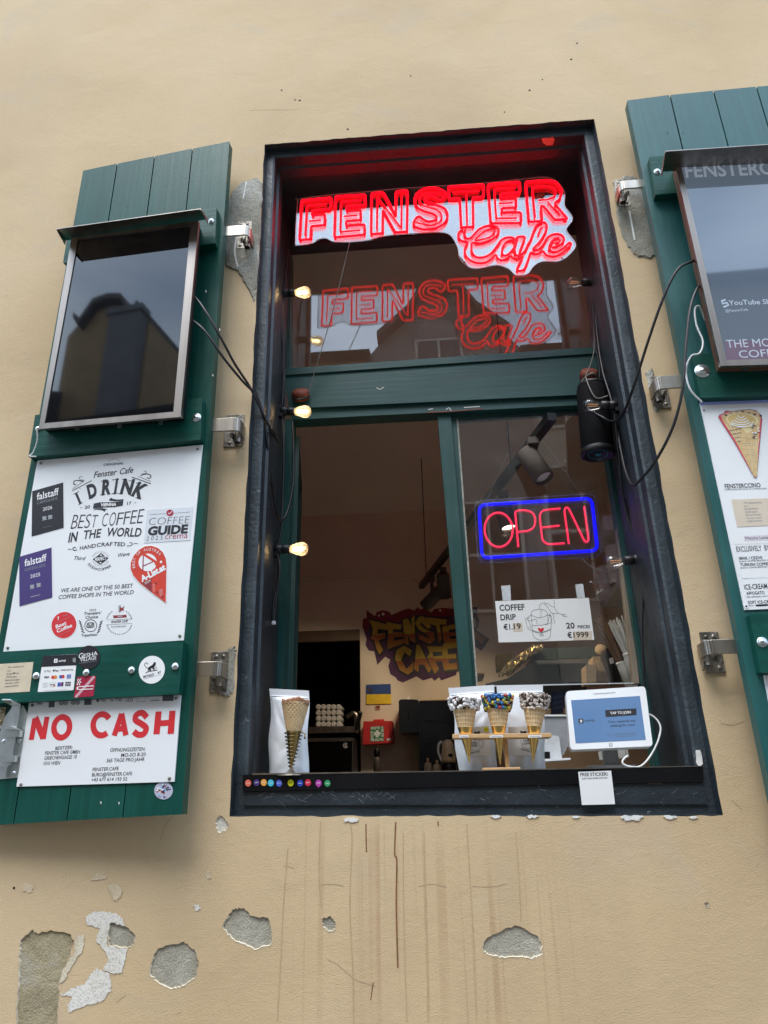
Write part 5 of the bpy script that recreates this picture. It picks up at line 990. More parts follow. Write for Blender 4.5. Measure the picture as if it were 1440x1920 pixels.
# ---- price sign on the glass
p4 = crop(920, 1090, 6.857); PS_ = YP(.425)
def fpr(mb, w):
    mb.pl = PS_
    T(mb, w, p4, 1, [('COFFEF', (115, 378), (438, 368), 11, .022), ('DRIP', (128, 500), (326, 492), 10.5, .022), ('€1.', (168, 622), (284, 618), 10, .022), ('20', (975, 606), (1082, 602), 10.5, .022), ('PIECES', (1120, 604), (1278, 600), 5.5, .022), ('€', (990, 726), (1048, 724), 10, .022)])
    mb.fl(PS_, p4((285, 540), (408, 532), (414, 642), (290, 648)), w, 2); mb.fl(PS_, p4((1058, 645), (1300, 640), (1306, 752), (1062, 755)), w, 2)
    T(mb, w + .0003, p4, 1, [('19', (300, 616), (392, 610), 10.5, .015), ('1999', (1068, 722), (1262, 718), 10, .015)])
    def ln(*q, wd=.0011, sm=4, m=1, cl=False): mb.stroke(PS_, p4(*q), wd, w, m, cl, sm)
    mb.stroke(PS_, p4(*ell(625, 412, 105, 53, 28)), .0012, w, 1, True)
    ln((520, 420), (535, 560), (600, 565), (700, 555), (735, 520), (728, 400)); ln((530, 560), (545, 690), (600, 745), (660, 755), (740, 740), (768, 690), (780, 540))
    ln((480, 480), (495, 450), (520, 435)); ln((735, 440), (770, 440), (788, 480), (770, 530), (700, 560)); ln((535, 625), (600, 650), (700, 645), (775, 605)); ln((540, 640), (640, 665), (772, 622))
    for q in (((442, 468), (470, 460), (520, 600), (470, 590)), ((762, 402), (800, 405), (826, 545), (785, 540))): ln(*q, sm=0, cl=True)
    ln((470, 600), (535, 635), sm=0); ln((455, 480), (500, 510), (560, 490), (590, 500), (598, 555)); ln((740, 520), (760, 420), sm=0)
    ln((630, 360), (628, 320), (650, 290), (690, 278), (740, 290), (790, 325), (818, 326)); ln((690, 288), (730, 330), (780, 400), (830, 415), (870, 412)); ln((805, 245), (820, 270), (818, 326), (850, 390), (900, 420), (965, 428)); ln((920, 432), (940, 452), (985, 448))
    for y in range(3): ln((636, 380 + y * 30), (640, 398 + y * 30), sm=0); ln((656, 370 + y * 30), (660, 390 + y * 30), sm=0)
    for i in range(5):
        for j in range(4): mb.fl(PS_, p4(*ell(612 + i * 24 + (j % 2) * 10, 478 + j * 22, 3, 3, 5)), w, 4)
    mb.fl(PS_, p4((645, 655), (612, 625), (605, 605), (622, 594), (645, 612), (666, 594), (685, 605), (680, 628)), w + .0002, 3); ln((648, 655), (656, 680), m=1); mb.stroke(PS_, p4(*ell(657, 690, 22, 13, 14)), .0012, w, 1, True)
ps_ = sheet('price_sign', 'white coffee drip price sign taped to the right pane', 'sign', PS_, p4((58, 255), (1262, 212), (1332, 752), (104, 786)), -.0004, .0006, 'paper_white', fpr, ['ink', 'beige_clear', 'red_print', 'ink_grey'])
for q in (((134, 58), (252, 50), (262, 245), (158, 250)), ((1088, 40), (1188, 32), (1212, 212), (1112, 218))): mb = MB(); mb.pp(PS_, p4(*q), .0007, .0012); mb.build('tape_strip', 'tape', ps_)
# ---- sill stickers
for i, (x, col, nm, txt) in enumerate(((165, (.75, .16, .10), 'salmon red', 'CORAL'), (268, (.06, .03, .16), 'dark violet', 'VIOLET'), (357, (.80, .36, .07), 'orange', 'ORANGE'), (443, (.06, .50, .66), 'cyan', 'CYAN'), (546, (.08, .13, .62), 'cornflower blue', 'BLUE'), (687, (.80, .78, .02), 'yellow', 'YELLOW'), (803, (.02, .06, .40), 'navy blue', 'NAVY'), (899, (.60, .02, .06), 'red', 'RED'), (1029, (.42, .05, .36), 'magenta', 'PINK'), (1138, (.03, .30, .11), 'green', 'GREEN'))):
    k = crop(440, 1440, 6.545); y = 180 + [6, 0, -2, 4, 8, 4, 8, 0, 8, 10][i] * .8
    def fs(mb, w, x=x, y=y, txt=txt, i=i):
        mb.pl = S2; mb.text(S2, txt, k((x - 22, y + (8 if i % 2 else 4))), k((x + 22, y + (0 if i % 3 else 6))), 1.5, w, 1, .03)
    sheet('dot_sticker', nm + ' round dot sticker on the black sill strip', 'sticker', S2, k(*(ell(x, y, 37, 42, 22) if i != 8 else ell(x, y, 37, 42, 20, 0, 110, 430) + [(x, y + 58)])), .0003, .001, mat('dot_' + nm.replace(' ', '_'), col, .4, var=.04), fs, ['white_print' if i != 5 else 'ink'], 'coloured dot stickers on the sill')
f5 = crop(820, 1140, 2.5714)
def ff(mb, w):
    mb.pl = S2; T(mb, w, f5, 1, [('FREE STICKER!', (690, 811), (822, 808), 6.2, .012), ('JUST SCAN AFTER YOU PAY', (697, 826), (822, 822), 2.6, .015)])
sheet('sticker_card', 'small white FREE STICKER card stuck over the sill edge below the tablet', 'sign', S2, f5((679, 790), (838, 784), (857, 946), (697, 950)), .0015, .0025, 'paper_white', ff, ['ink'])
mb = MB(); mb.pp(YP(.030), jag([(1305, 1408), (1312, 1406), (1317, 1420), (1318, 1432), (1312, 1437), (1306, 1430)], .8, 3, 4), -.002, .0025)
mb.build('bare_chip', 'chip_white', bld)
mb = MB(); PZ_ = PL((0, 0, 3.8475), (1, 0, 0), (0, 1, 0)); mb.add([PZ_.P(*PZ_.at(*q)) for q in jag([(1016, 258), (1027, 259), (1036, 256), (1040, 262), (1036, 272), (1024, 273), (1018, 268)], .8, 3, 2)], [list(range(21))]); mb.build('bare_chip', mat('chip_orange', (.75, .22, .14), .8), bld)
# ================================================================== THINGS ON THE SILL
mat('foil_pouch', (.78, .81, .85), .34, .12, .05, 12); mat('waffle', (.62, .41, .20), .7, var=.18, sc=70, bump=.2); mat('waffle_ridge', (.76, .57, .33), .7, var=.12, sc=70); mat('waffle_rim', (.30, .14, .07), .75, var=.25, sc=90, bump=.5, bsc=200)
mat('gold', (1.0, .64, .20), .17, 1, .06); mat('brass', (.42, .30, .11), .3, 1, .15); mat('beech', (.55, .34, .16), .55, var=.15, sc=30, st=(1, 8, 8)); mat('marshmallow', (.82, .80, .79), .8, var=.03); mat('chocolate', (.055, .022, .014), .5, var=.2)
mat('device_white', (.80, .82, .84), .3, var=.01); mat('device_grey', (.30, .31, .33), .4); mat('kraft', (.55, .38, .20), .75, var=.08, sc=50); mat('paper_cup', (.76, .74, .70), .6, var=.04)
TOPZ = 1.6085
def pouch(name, label, quad, y, th, seed, zipf=.1):
    """stand-up bag: flat sealed top, full belly, creased foil.  quad = TL,TR,BR,BL in px"""
    P_ = YP(y); r = random.Random(seed); nu, nv = 22, 34; c = [P_.at(*q) for q in quad]
    c[2] = (c[2][0], TOPZ); c[3] = (c[3][0], TOPZ)
    cr_ = [(r.uniform(0, 1), r.uniform(.0, .8), r.uniform(-1.2, 1.2), r.uniform(.03, .10), r.uniform(-.004, .004)) for _ in range(26)]
    def pt(i, j, sgn):
        u, v = i / nu, j / nv; pu = abs(2 * u - 1); bul = th * (1 - v) ** .55 * (1 - pu ** 3.2) * (.55 + .45 * min(1, v * 5 + .35)) if v < 1 - zipf else .0015
        w = bul * .5
        if v < 1 - zipf:
            for cx, cy, a, wd, am in cr_:
                d = (u - cx) * math.cos(a) + (v - cy) * math.sin(a) * 1.6; e = -(u - cx) * math.sin(a) + (v - cy) * math.cos(a) * 1.6
                w += am * math.exp(-(d / wd) ** 2 - (e / .3) ** 2) * (1 - pu ** 4)
        x, z = bil(c, u, v); k = 1 - .05 * math.exp(-((v - .62) / .18) ** 2) if v < 1 - zipf else 1
        x = (x - (c[0][0] + c[1][0]) / 2) * k + (c[0][0] + c[1][0]) / 2 + (math.sin(v * 9 + seed) * .0025 if pu > .9 else 0)
        return V((x, y - sgn * w, z))
    mb = MB(); vs = [pt(i, j, 1) for j in range(nv + 1) for i in range(nu + 1)] + [pt(i, j, -1) for j in range(nv + 1) for i in range(nu + 1)]; n = (nu + 1) * (nv + 1)
    f = [[j * (nu + 1) + i, j * (nu + 1) + i + 1, (j + 1) * (nu + 1) + i + 1, (j + 1) * (nu + 1) + i] for j in range(nv) for i in range(nu)]
    mb.add(vs, f + [[q + n for q in p[::-1]] for p in f], 0, True)
    t = thing(name, label, 'coffee bag', ((c[3][0] + c[2][0]) / 2, y, TOPZ), 'white foil coffee bags'); mb.build('pouch', 'foil_pouch', t)
    zl = MB(); za, zb = c[0][1], c[1][1]; hz = (za - TOPZ) * (1 - zipf + .012)
    for k in (0, .006): zl.tube([(c[0][0] + .004, y - .0025, TOPZ + hz - k), (c[1][0] - .004, y - .0025, TOPZ + hz + (zb - za) - k)], .0012, 0, 5)
    zl.build('zip_seal', 'foil_pouch', t)
    return t, pt
pouch('coffee_bag', 'white foil coffee bag behind the wire held cone at the left of the sill', [(506, 1291), (580, 1295), (578, 1450), (504, 1450)], .125, .055, 1)
k7 = crop(840, 1280, 7.2)
b1, _ = pouch('coffee_bag', 'white foil coffee bag behind the marshmallow cone, with a yellow dot', [(842, 1290), (928, 1284), (931, 1444), (860, 1444)], .165, .06, 2)
b2, _ = pouch('coffee_bag', 'white foil coffee bag behind the nut coated cone', [(932, 1285.5), (1019, 1284), (1023, 1441), (950, 1442)], .165, .06, 3)
for bag, x0, rows in ((b1, 300, [('TWISTED', (235, 832), (392, 826)), ('COFFEE', (262, 868), (398, 860)), ('FENSTER CAFE', (250, 975), (430, 938))]), (b2, 880, [('TWISTED', (1010, 800), (1165, 792)), ('COFFEE', (1005, 838), (1130, 830)), ('FENSTER CAFE', (985, 905), (1170, 960))])):
    Lp = YP(.165 - .040); mb = MB(); mb.pp(Lp, k7((x0 - 70, 600), (x0 + 250, 590), (x0 + 270, 980), (x0 - 40, 985)), -.006, 0)
    for tx, a, b in rows: mb.text(Lp, tx, k7(a), k7(b), 3.6 if tx != 'FENSTER CAFE' else 3, .0005, 1, .02)
    cx, cy = (340, 830) if x0 == 300 else (1060, 800)
    mb.stroke(Lp, k7(*ell(cx + 20, cy, 95, 90, 24, 0, 20, 200)), .0010, .0005, 2); mb.stroke(Lp, k7(*ell(cx + 110, cy - 10, 40, 52, 18)), .0010, .0005, 2, True); mb.stroke(Lp, k7(*ell(cx + 105, cy - 10, 26, 38, 18, 0, -90, 90)), .0010, .0005, 2)
    mb.fl(Lp, k7((cx + 10, 690), (cx + 16, 650), (cx + 40, 668), (cx + 60, 665), (cx + 88, 648), (cx + 92, 700), (cx + 50, 720)) if x0 == 300 else k7((975, 690), (978, 645), (1010, 660), (1045, 650), (1062, 662), (1060, 700)), .0005, 1); mb.fl(Lp, k7((cx + 5, 752), (cx + 45, 752), (cx + 25, 785)), .0005, 1)
    mb.build('bag_label', ['device_white', 'ink', 'ink_grey'], bag)
sheet('dot_sticker', 'small yellow dot sticker on the coffee bag behind the marshmallow cone', 'sticker', YP(.122), k7(*ell(515, 630, 35, 38, 16)), 0, .0006, 'dot_yellow', lambda mb, w: mb.stroke(YP(.122), k7((495, 638), (535, 622)), .0012, w, 1), ['ink'])
def cone_mesh(mb, o, ax, r0, L0, r1, m=0, na=14, nh=9, amp=.045, diag=0):
    """waffle cone shell from radius r0 (rim, at o) to r1 after L0 along ax, with raised grid"""
    n = 84; rows = 60; prof = []
    def wob(r, h, a):
        t = h / L0; g = max(0, math.cos((a * na + diag * t * 22)) ** 8, math.cos((t * nh * math.pi * 2 - diag * a * na) * .5) ** 10) if not diag else max(math.cos(a * na / 2 + t * diag) ** 10, math.cos(a * na / 2 - t * diag) ** 10)
        return r * (1 + amp * g), h
    k0 = len(mb.f); mb.lathe([(r0 + (r1 - r0) * i / rows, L0 * i / rows) for i in range(rows + 1)], o, ax, m, n, True, wob)
    for q in range(rows * n):
        i, k = divmod(q, n); r_, _h = wob(1, L0 * (i + .5) / rows, 2 * math.pi * (k + .5) / n)
        if r_ > 1 + amp * .35: mb.m[k0 + q] = 1
def px_len(p, d, y): return (A(p[0] + d, p[1], y) - A(p[0], p[1], y)).length
# single cone in its wire holder
y0 = .045
t = thing('waffle_cone', 'plain chocolate rimmed waffle cone held in a brass spiral wire holder', 'waffle cone', (A(545, 1446, y0).x, y0, TOPZ), 'waffle cones on the sill')
o = A(554, 1318, y0); e = A(551, 1371, y0); tip = A(545.5, 1442, y0); ax = (e - o).normalized(); R0 = px_len((554, 1318), 25, y0); R1 = px_len((551, 1371), 13.5, y0)
mb = MB(); cone_mesh(mb, o, ax, R0, (e - o).length, R1, 0, 18, 8, .05, 20); mb.build('cone_shell', ['waffle', 'waffle_ridge'], t)
mb = MB(); r = random.Random(5); ws = [r.uniform(-1, 1) for _ in range(40)]
mb.lathe([(R0 * .995, .004), (R0 * 1.03, -.004), (R0 * 1.0, -.009), (R0 * .9, -.004), (R0 * .5, .02), (0.001, .03)], o, ax, 0, 40, True, lambda rr, h, a: (rr, h + .0035 * math.sin(a * 3 + 1) + .0016 * ws[int(a / 6.2832 * 40) % 40])); mb.build('chocolate_rim', 'waffle_rim', t)
mb = MB(); d2 = tip - e; mb.lathe([(R1 * 1.03, -.004), (R1 * 1.0, 0), (R1 * .12, d2.length)], e, d2, 0, 28); mb.build('brass_cone', 'brass', t)
mb = MB(); H = d2.length; dn = d2.normalized(); s1 = dn.cross(V((0, 1, 0))).normalized(); s2_ = dn.cross(s1); pts = []
for i in range(10 * 16 + 1):
    q = i / 160; rr = R1 * 1.28 * (1 - q) + .006 * q; a_ = i / 16 * 2 * math.pi; pts.append(e + dn * (H * (.02 + .96 * q)) + s1 * rr * math.cos(a_) + s2_ * rr * math.sin(a_))
mb.tube(pts, .0016, 0, 6); mb.tube([e + V((R1 * 1.2, -.01, -.006)), e + V((R1 * 1.65, -.012, -.008)), e + V((R1 * 1.6, -.012, -.022)), e + V((R1 * 1.8, -.012, -.02))], .0018, 0, 6)
mb.build('spiral_wire', mat('dark_brass', (.20, .15, .07), .35, 1, .2), t)
mb = MB(); mb.lathe([(.0, .018), (.006, .016), (.012, .008), (.040, .002), (.042, 0), (0, 0)], (tip.x, y0, TOPZ - .001), (0, 0, 1), 0, 28); mb.build('holder_foot', 'steel', t)
# rack with three dressed cones
y1 = .075
rk = thing('cone_rack', 'small beech rack holding three dressed waffle cones on the sill', 'cone rack', (A(940, 1440, y1).x, y1, TOPZ))
mb = MB(); a = A(848, 1378, y1); b = A(1031, 1376, y1); c = A(1031.5, 1384, y1); hb = (b.z - c.z)
mb.hexa([(a.x, y1 + .03, a.z - hb), (b.x, y1 + .03, b.z - hb), (b.x, y1 + .03, b.z), (a.x, y1 + .03, a.z)], [(a.x, y1 - .03, a.z - hb), (b.x, y1 - .03, b.z - hb), (b.x, y1 - .03, b.z), (a.x, y1 - .03, a.z)]); mb.build('rack_bar', 'beech', rk, .0012)
a = A(943.5, 1385, y1 + .02); b = A(951, 1385, y1 + .02); mb = MB(); mb.box((a.x, y1 + .012, TOPZ + .008), (b.x, y1 + .026, a.z)); mb.build('rack_post', 'beech', rk, .001)
a = A(904.6, 1440, y1 - .03); b = A(976, 1440, y1 - .03); mb = MB(); mb.box((a.x, y1 - .03, TOPZ), (b.x, y1 + .05, TOPZ + .008)); mb.build('rack_foot', 'beech', rk, .0012)
Bp = YP(y1 - .031)
for (x0, x1, tx) in ((152, 280, 'MARSHMALLOW'), (562, 742, 'CHOCO BEANS'), (1082, 1262, 'NUT')): mb = MB(); mb.pp(Bp, k7((x0, 712), (x1, 706), (x1 + 2, 738), (x0 + 2, 744)), 0, .0008); mb.stroke(Bp, k7((x0 + 18, 729), (x1 - 16, 724)), .0012, .0012, 1); mb.build('flavour_label', ['paper_white', 'ink_grey'], rk)
CC = [('waffle_cone', 'waffle cone dipped in chocolate and mini marshmallows, in a gold paper cone', (871, 1312), 25.5, (872.5, 1364), 14, (880.3, 1431), 'm'),
      ('waffle_cone', 'waffle cone dipped in chocolate and coloured chocolate beans, in a gold paper cone', (932.5, 1308), 25, (935, 1362), 14, (938, 1433), 'b'),
      ('waffle_cone', 'waffle cone dipped in chocolate and chopped nuts, in a gold paper cone', (1002.8, 1306), 25.5, (1001.5, 1362), 13.5, (999.7, 1431), 'n')]
BEAN = [mat('bean_' + n_, c_, .25, var=.03, coat=.5) for n_, c_ in (('yellow', (.62, .50, .05)), ('blue', (.02, .14, .40)), ('red', (.42, .03, .03)), ('green', (.04, .20, .06)), ('brown', (.07, .03, .02)))]
for nm, lab, tp_, rt, md, rm_, tip_, kind in CC:
    o = A(*tp_, y1); e = A(*md, y1); tp2 = A(*tip_, y1); ax = (e - o).normalized(); Ln = (e - o).length; R0 = px_len(tp_, rt, y1); R1 = px_len(md, rm_, y1)
    t = thing(nm, lab, 'waffle cone', (tp2.x, y1, TOPZ + .01), 'waffle cones on the sill')
    mb = MB(); cone_mesh(mb, o, ax, R0, Ln, R1, 0, 11, 7, .04); mb.build('cone_shell', ['waffle', 'waffle_ridge'], t)
    d2 = tp2 - e; mb = MB(); mb.lathe([(R1 * 1.04, -.002), (R1 * 1.02, .0), (.0008, d2.length)], e, d2, 0, 32); mb.build('gold_sleeve', 'gold', t)
    mb = MB(); r = random.Random(len(kind) + ord(kind)); dl = Ln * (.42 if kind != 'm' else .36); ws = [r.uniform(0, 1) for _ in range(48)]
    rad_at = lambda h: R0 + (R1 - R0) * h / Ln
    mb.lathe([(rad_at(dl) * 1.01, dl), (rad_at(dl * .6) + .003, dl * .6), (R0 + .0035, .004), (R0 + .001, -.004), (R0 * .8, 0), (.001, .03)], o, ax, 0, 48, True, lambda rr, h, a: (rr, h + (.008 * (ws[int(a / 6.2832 * 48) % 48] - .5) if h > dl * .9 else .002 * math.sin(a * 5)))); mb.build('chocolate_dip', 'chocolate', t)
    e1 = ax.cross(V((0, 1, 0))).normalized(); e2 = ax.cross(e1)
    def surf(h, a, out): return o + ax * h + (e1 * math.cos(a) + e2 * math.sin(a)) * (rad_at(h) + out)
    mb = MB()
    if kind == 'm':
        for i in range(105):
            h = r.uniform(-.004, dl); a_ = r.uniform(0, 6.28); c = surf(h, a_, .006); d = V((r.uniform(-1, 1), r.uniform(-1, 1), r.uniform(-1.4, 1.4))).normalized() * .0045; mb.tube([c - d, c - d * .95, c + d * .95, c + d], .0042, 0, 8, taper=lambda q: .75 if q in (0, 1) else 1)
        ms = 'marshmallow'
    elif kind == 'b':
        for i in range(9):
            for j in range(17):
                if r.random() < .18: continue
                h = -.003 + i * dl / 7.5 + r.uniform(-.0025, .0025); a_ = j * 6.283 / 17 + (i % 2) * .18 + r.uniform(-.08, .08)
                if h > dl * 1.08: continue
                c = surf(h, a_, .004); mb.ball(c, .0056, r.choice((0, 0, 1, 2, 3, 4, 1, 4)), 8)
        ms = BEAN
    else:
        for i in range(520):
            h = r.uniform(-.005, dl * 1.06); a_ = r.uniform(0, 6.28); c = surf(h, a_, .003 + r.uniform(0, .002)); s_ = r.uniform(.0014, .0032); q = Matrix.Rotation(r.uniform(0, 6), 3, V((r.random(), r.random(), r.random() + .01)).normalized())
            P8 = [c + q @ V((x * s_, y * s_ * .8, z * s_ * .7)) for z in (-1, 1) for x, y in ((-1, -1), (1, -1), (1, 1), (-1, 1))]; mb.hexa(P8[:4], P8[4:], 0 if r.random() < .74 else 1)
        ms = [mat('nut_white', (.70, .62, .55), .6), mat('nut_dark', (.10, .05, .04), .6)]
    tpg = mb.build('topping', ms, t); tpg['kind'] = 'stuff'
# ---- payment tablet
p5 = crop(1060, 1280, 8); o = A(1142, 1350, .14); TB = PL(o, (.9993, .037, 0), (0, .22, .975))
tb_ = thing('payment_tablet', 'white customer tablet with a blue screen on the right of the sill', 'tablet', A(1142, 1432, .17))
oq = p5((2, 124), (1196, 58), (1318, 956), (78, 1002)); mb = MB(); mb.pp(TB, rrect(oq, 7.5, 5), -.022, 0); mb.build('tablet_body', 'device_white', tb_, .003, 3)
mb = MB(); mb.pp(TB, p5((82, 260), (1116, 202), (1210, 860), (156, 904)), .0002, .0008); mb.build('screen', mat('tablet_screen', (.02, .04, .08), .06, var=.05, sc=6, emit=(.10, .19, .36), es=.5), tb_)  # emission carries the sky's reflection as well as the display's own glow
mb = MB(); mb.pl = TB; w = .0013
mb.fl(TB, rrect(p5((592, 412), (1064, 388), (1070, 490), (606, 518)), 1.8), w, 0); T(mb, w + .0003, p5, 1, [('TAP TO JOIN', (675, 476), (985, 462), 4.6, .012)])
T(mb, w, p5, 0, [('Your rewards are', (642, 606), (1052, 588), 4.6, .015), ('waiting for you!', (672, 664), (1045, 648), 4.6, .015), ('sumup', (290, 582), (440, 574), 4.6, .01)])
mb.fl(TB, rrect(p5((195, 540), (268, 536), (274, 604), (202, 610)), .8), w, 0); mb.stroke(TB, p5((252, 555), (222, 565), (248, 578), (222, 590)), .0022, w + .0003, 1, sm=3)
for i in range(3): mb.stroke(TB, p5((745, 768 + i * 24), ((1062, 1078, 990)[i], 752 + i * 24)), .0010, w, 2)
mb.stroke(TB, p5((640, 775), (660, 815), (692, 772), (672, 764), (662, 778), (650, 766)), .0010, w, 2, True)
for i in range(5): mb.stroke(TB, p5((1020 + i * 20, 330 + i * 16), (1036 + i * 20, 352 + i * 11)), .0010, w, 2)
mb.stroke(TB, p5((418, 168), (748, 150)), .0020, .0006, 3); mb.fl(TB, p5((655, 908), (708, 905), (710, 950), (660, 955)), .0006, 4); mb.stroke(TB, p5((698, 916), (672, 924), (698, 934), (672, 944)), .0018, .001, 5, sm=3)
mb.build('screen_marks', ['ink', 'white_print', 'ink_soft', 'device_grey', 'device_grey', 'white_print'], tb_)
mb = MB(); c = A(1145, 1420, .19); mb.box((c.x - .02, .18, TOPZ), (c.x + .02, .205, 1.72)); mb.box((c.x - .06, .16, TOPZ), (c.x + .06, .25, TOPZ + .012)); mb.build('stand', 'device_grey', tb_, .002)
mb = MB(); mb.tube(spline([TB.px(*p5(q), -.01) + V((0, 0, 0)) for q in ((1240, 478), (1300, 500), (1385, 575), (1432, 690), (1400, 860), (1330, 1020), (1240, 1160), (1160, 1240), (1080, 1272), (970, 1262), (880, 1225), (862, 1180), (900, 1130), (940, 1100))], 5), .0028, 0, 7); mb.build('charging_cable', 'white_cable', tb_)
def hex_px(mb, quad, y, dep, m=0):
    P_ = YP(y); mb.pp(P_, quad, -dep, 0, m); return mb
def block(name, label, cat, quad, y, dep, m, bev=.002, group=None):
    return tag(hex_px(MB(), quad, y, dep).build(name, m, None, bev), label, cat, group)
k8 = crop(880, 1180, 4.235)
for i, q in enumerate((p5((552, 1020), (740, 985), (745, 1140), (575, 1145)), p5((745, 1000), (925, 985), (960, 1120), (750, 1140)))):
    mb = hex_px(MB(), q, .27 + .005 * i, .06); Pq = YP(.27 + .005 * i); mb.stroke(Pq, [lerp(q[0], q[1], .2), lerp(q[0], q[1], .85), lerp(q[3], q[2], .8)], .002, .0005, 1); mb.build('filter_box', ['paper_cup', 'ink_soft']); tag(bpy.data.objects['filter_box' + ('.001' if i else '')], ('left' if not i else 'right') + ' one of two small off white boxes standing under the tablet', 'box', 'boxes under the tablet')
mt_ = thing('point_of_sale_screen', 'grey backed sales screen standing behind the cone rack beside the tablet', 'screen', A(1040, 1425, .42))
hex_px(MB(), k8((592, 680), (790, 682), (800, 900), (745, 1000), (605, 1010)), .44, .02).build('screen_back', 'device_grey', mt_, .002)
hex_px(MB(), k8((590, 676), (792, 678), (792, 690), (590, 690)), .435, .025).build('screen_rim', 'device_white', mt_, .001)
hex_px(MB(), rrect(k8((590, 838), (712, 846), (738, 1036), (596, 1040)), 4), .425, .012).build('screen_stand', mat('stand_white', (.62, .64, .66), .4), mt_, .002)
hex_px(MB(), k8((560, 1030), (806, 1020), (802, 1036), (560, 1050)), .40, .1).build('screen_base', 'device_white', mt_, .001)
hex_px(MB(), k8((598, 972), (640, 972), (642, 1026), (598, 1034)), .41, .004).build('screen_port', 'black_metal', mt_)
mb = hex_px(MB(), k8((655, 500), (765, 470), (745, 668), (650, 676)), .62, .012); Pq = YP(.62)
for i in range(3): mb.stroke(Pq, k8((668, 545 + i * 42), (742, 528 + i * 42)), .008, .001, 1)
tag(mb.build('order_screen', [mat('dark_blue_screen', (.008, .012, .03), .2), mat('blue_rows', (.02, .03, .07), .2)]), 'dark blue order screen deep behind the grey sales screen', 'screen')
# ================================================================== SEEN THROUGH THE PANE
em = thing('espresso_machine', 'dark espresso machine with a green cup tray behind the right pane', 'espresso machine', A(1000, 1300, 1.15))
hex_px(MB(), k8((300, 392), (500, 262), (925, 266), (935, 520), (100, 560), (130, 432)), 1.05, .45).build('machine_body', mat('machine_dark', (.035, .036, .036), .4, .3, .2, 14), em, .004)
hex_px(MB(), k8((538, 152), (1000, 138), (992, 222), (548, 240), (498, 212)), 1.0, .4).build('cup_tray', mat('tray_green', (.045, .062, .05), .5, var=.25, sc=40, st=(1, 1, 12)), em, .003)
hex_px(MB(), k8((530, 243), (985, 230), (972, 262), (548, 268)), 1.02, .35).build('cream_panel', 'paper_cup', em, .002)
fb = MB(); rr_ = random.Random(4); pth = k8((238, 352), (290, 312), (350, 290), (420, 235), (470, 190), (530, 165), (580, 150)); fp_ = [A(x, y, .98) for x, y in pth]; ra = [.012, .03, .036, .032, .03, .022, .012]
sp_ = spline(fp_, 5); vs = []; nn_ = 14
for i, c in enumerate(sp_):
    f_ = i / (len(sp_) - 1) * 6; r0 = ra[int(f_)] + (ra[min(6, int(f_) + 1)] - ra[int(f_)]) * (f_ % 1)
    for k in range(nn_): a_ = 6.2832 * k / nn_; q = r0 * rr_.uniform(.75, 1.2); vs.append(c + V((q * .45 * math.cos(a_), q * .9 * math.sin(a_), q * 1.0 * math.cos(a_))))
fb.add(vs, [[i * nn_ + k, i * nn_ + (k + 1) % nn_, (i + 1) * nn_ + (k + 1) % nn_, (i + 1) * nn_ + k] for i in range(len(sp_) - 1) for k in range(nn_)]); tag(fb.build('foil_bag', mat('gold_foil', (.70, .55, .30), .22, .9, .15)), 'crumpled golden foil bag leaning on the espresso machine', 'foil bag')
block('yellow_box', 'yellow box behind the gold foil bag', 'box', k8((215, 196), (335, 184), (332, 300), (222, 322)), 1.5, .1, mat('box_yellow', (.55, .40, .03), .6))
block('wooden_ledge', 'pale wooden ledge at the lower left corner of the right pane', 'ledge', k8((30, 345), (120, 346), (122, 362), (30, 372)), 1.4, .2, 'beech')
for i, (q, lab) in enumerate((((925, 282, 1008, 276, 1008, 422, 930, 430), 'tall beige carton left of the beige stack by the cups'), ((1020, 258, 1085, 252, 1092, 330, 1022, 334), 'beige carton on the right of the beige stack by the cups'), ((980, 216, 1042, 214, 1042, 272, 982, 278), 'small beige carton on top of the beige stack by the cups'))):
    block('carton', lab, 'carton', k8(*[(q[j], q[j + 1]) for j in range(0, 8, 2)]), .85 + .012 * i, .1, 'kraft', .002, 'beige cartons behind the pane')
mb = MB(); c = A(*k8((1045, 172)), 1.0); mb.lathe([(0, 0), (.026, 0), (.026, .01), (0, .012)], c, (.1, -.9, .3), 0, 24); tag(mb.build('round_disc', 'kraft'), 'round pale wooden disc above the beige cartons', 'tray')  # plain flat disc of pale wood
mb = hex_px(MB(), k8((1082, 150), (1128, 148), (1215, 420), (1150, 430), (1075, 215)), .80, .06); mb.fl(YP(.80), k8((1108, 232), (1140, 222), (1150, 268), (1118, 276)), .0008, 1); tag(mb.build('black_canister', ['black_metal', 'paper_cup'], None, .006), 'black canister with a small pale mark leaning beside the stirrers', 'canister')
def cup(name, label, top, bot, rt, rb, y):
    a, b = A(*k8(top), y), A(*k8(bot), y); ax = b - a; Ln = ax.length; R0, R1 = px_len(k8(top), rt / 4.235, y), px_len(k8(bot), rb / 4.235, y)
    mb = MB(); mb.lathe([(R0 * .9, Ln * .3), (R0 * .95, .002), (R0 * 1.02, 0), (R0 * 1.04, .006), (R0 * .98, .008), (R0 * .985, .022), (R0 * 1.0, .024), (R0 * .985, .027), (R1, Ln), (0, Ln)], a, ax, 0, 32); return tag(mb.build(name, 'paper_cup'), label, 'paper cup', 'paper cups by the right pane'), a, ax.normalized(), R0
c1_, a1, x1_, r1_ = cup('paper_cup', 'white paper cup holding brown wooden stirrers', (1205, 258), (1285, 470), 44, 40, .66)
c2_, a2, x2_, r2_ = cup('paper_cup', 'white paper cup holding white straws', (1278, 190), (1345, 470), 62, 48, .62)
rr_ = random.Random(9)
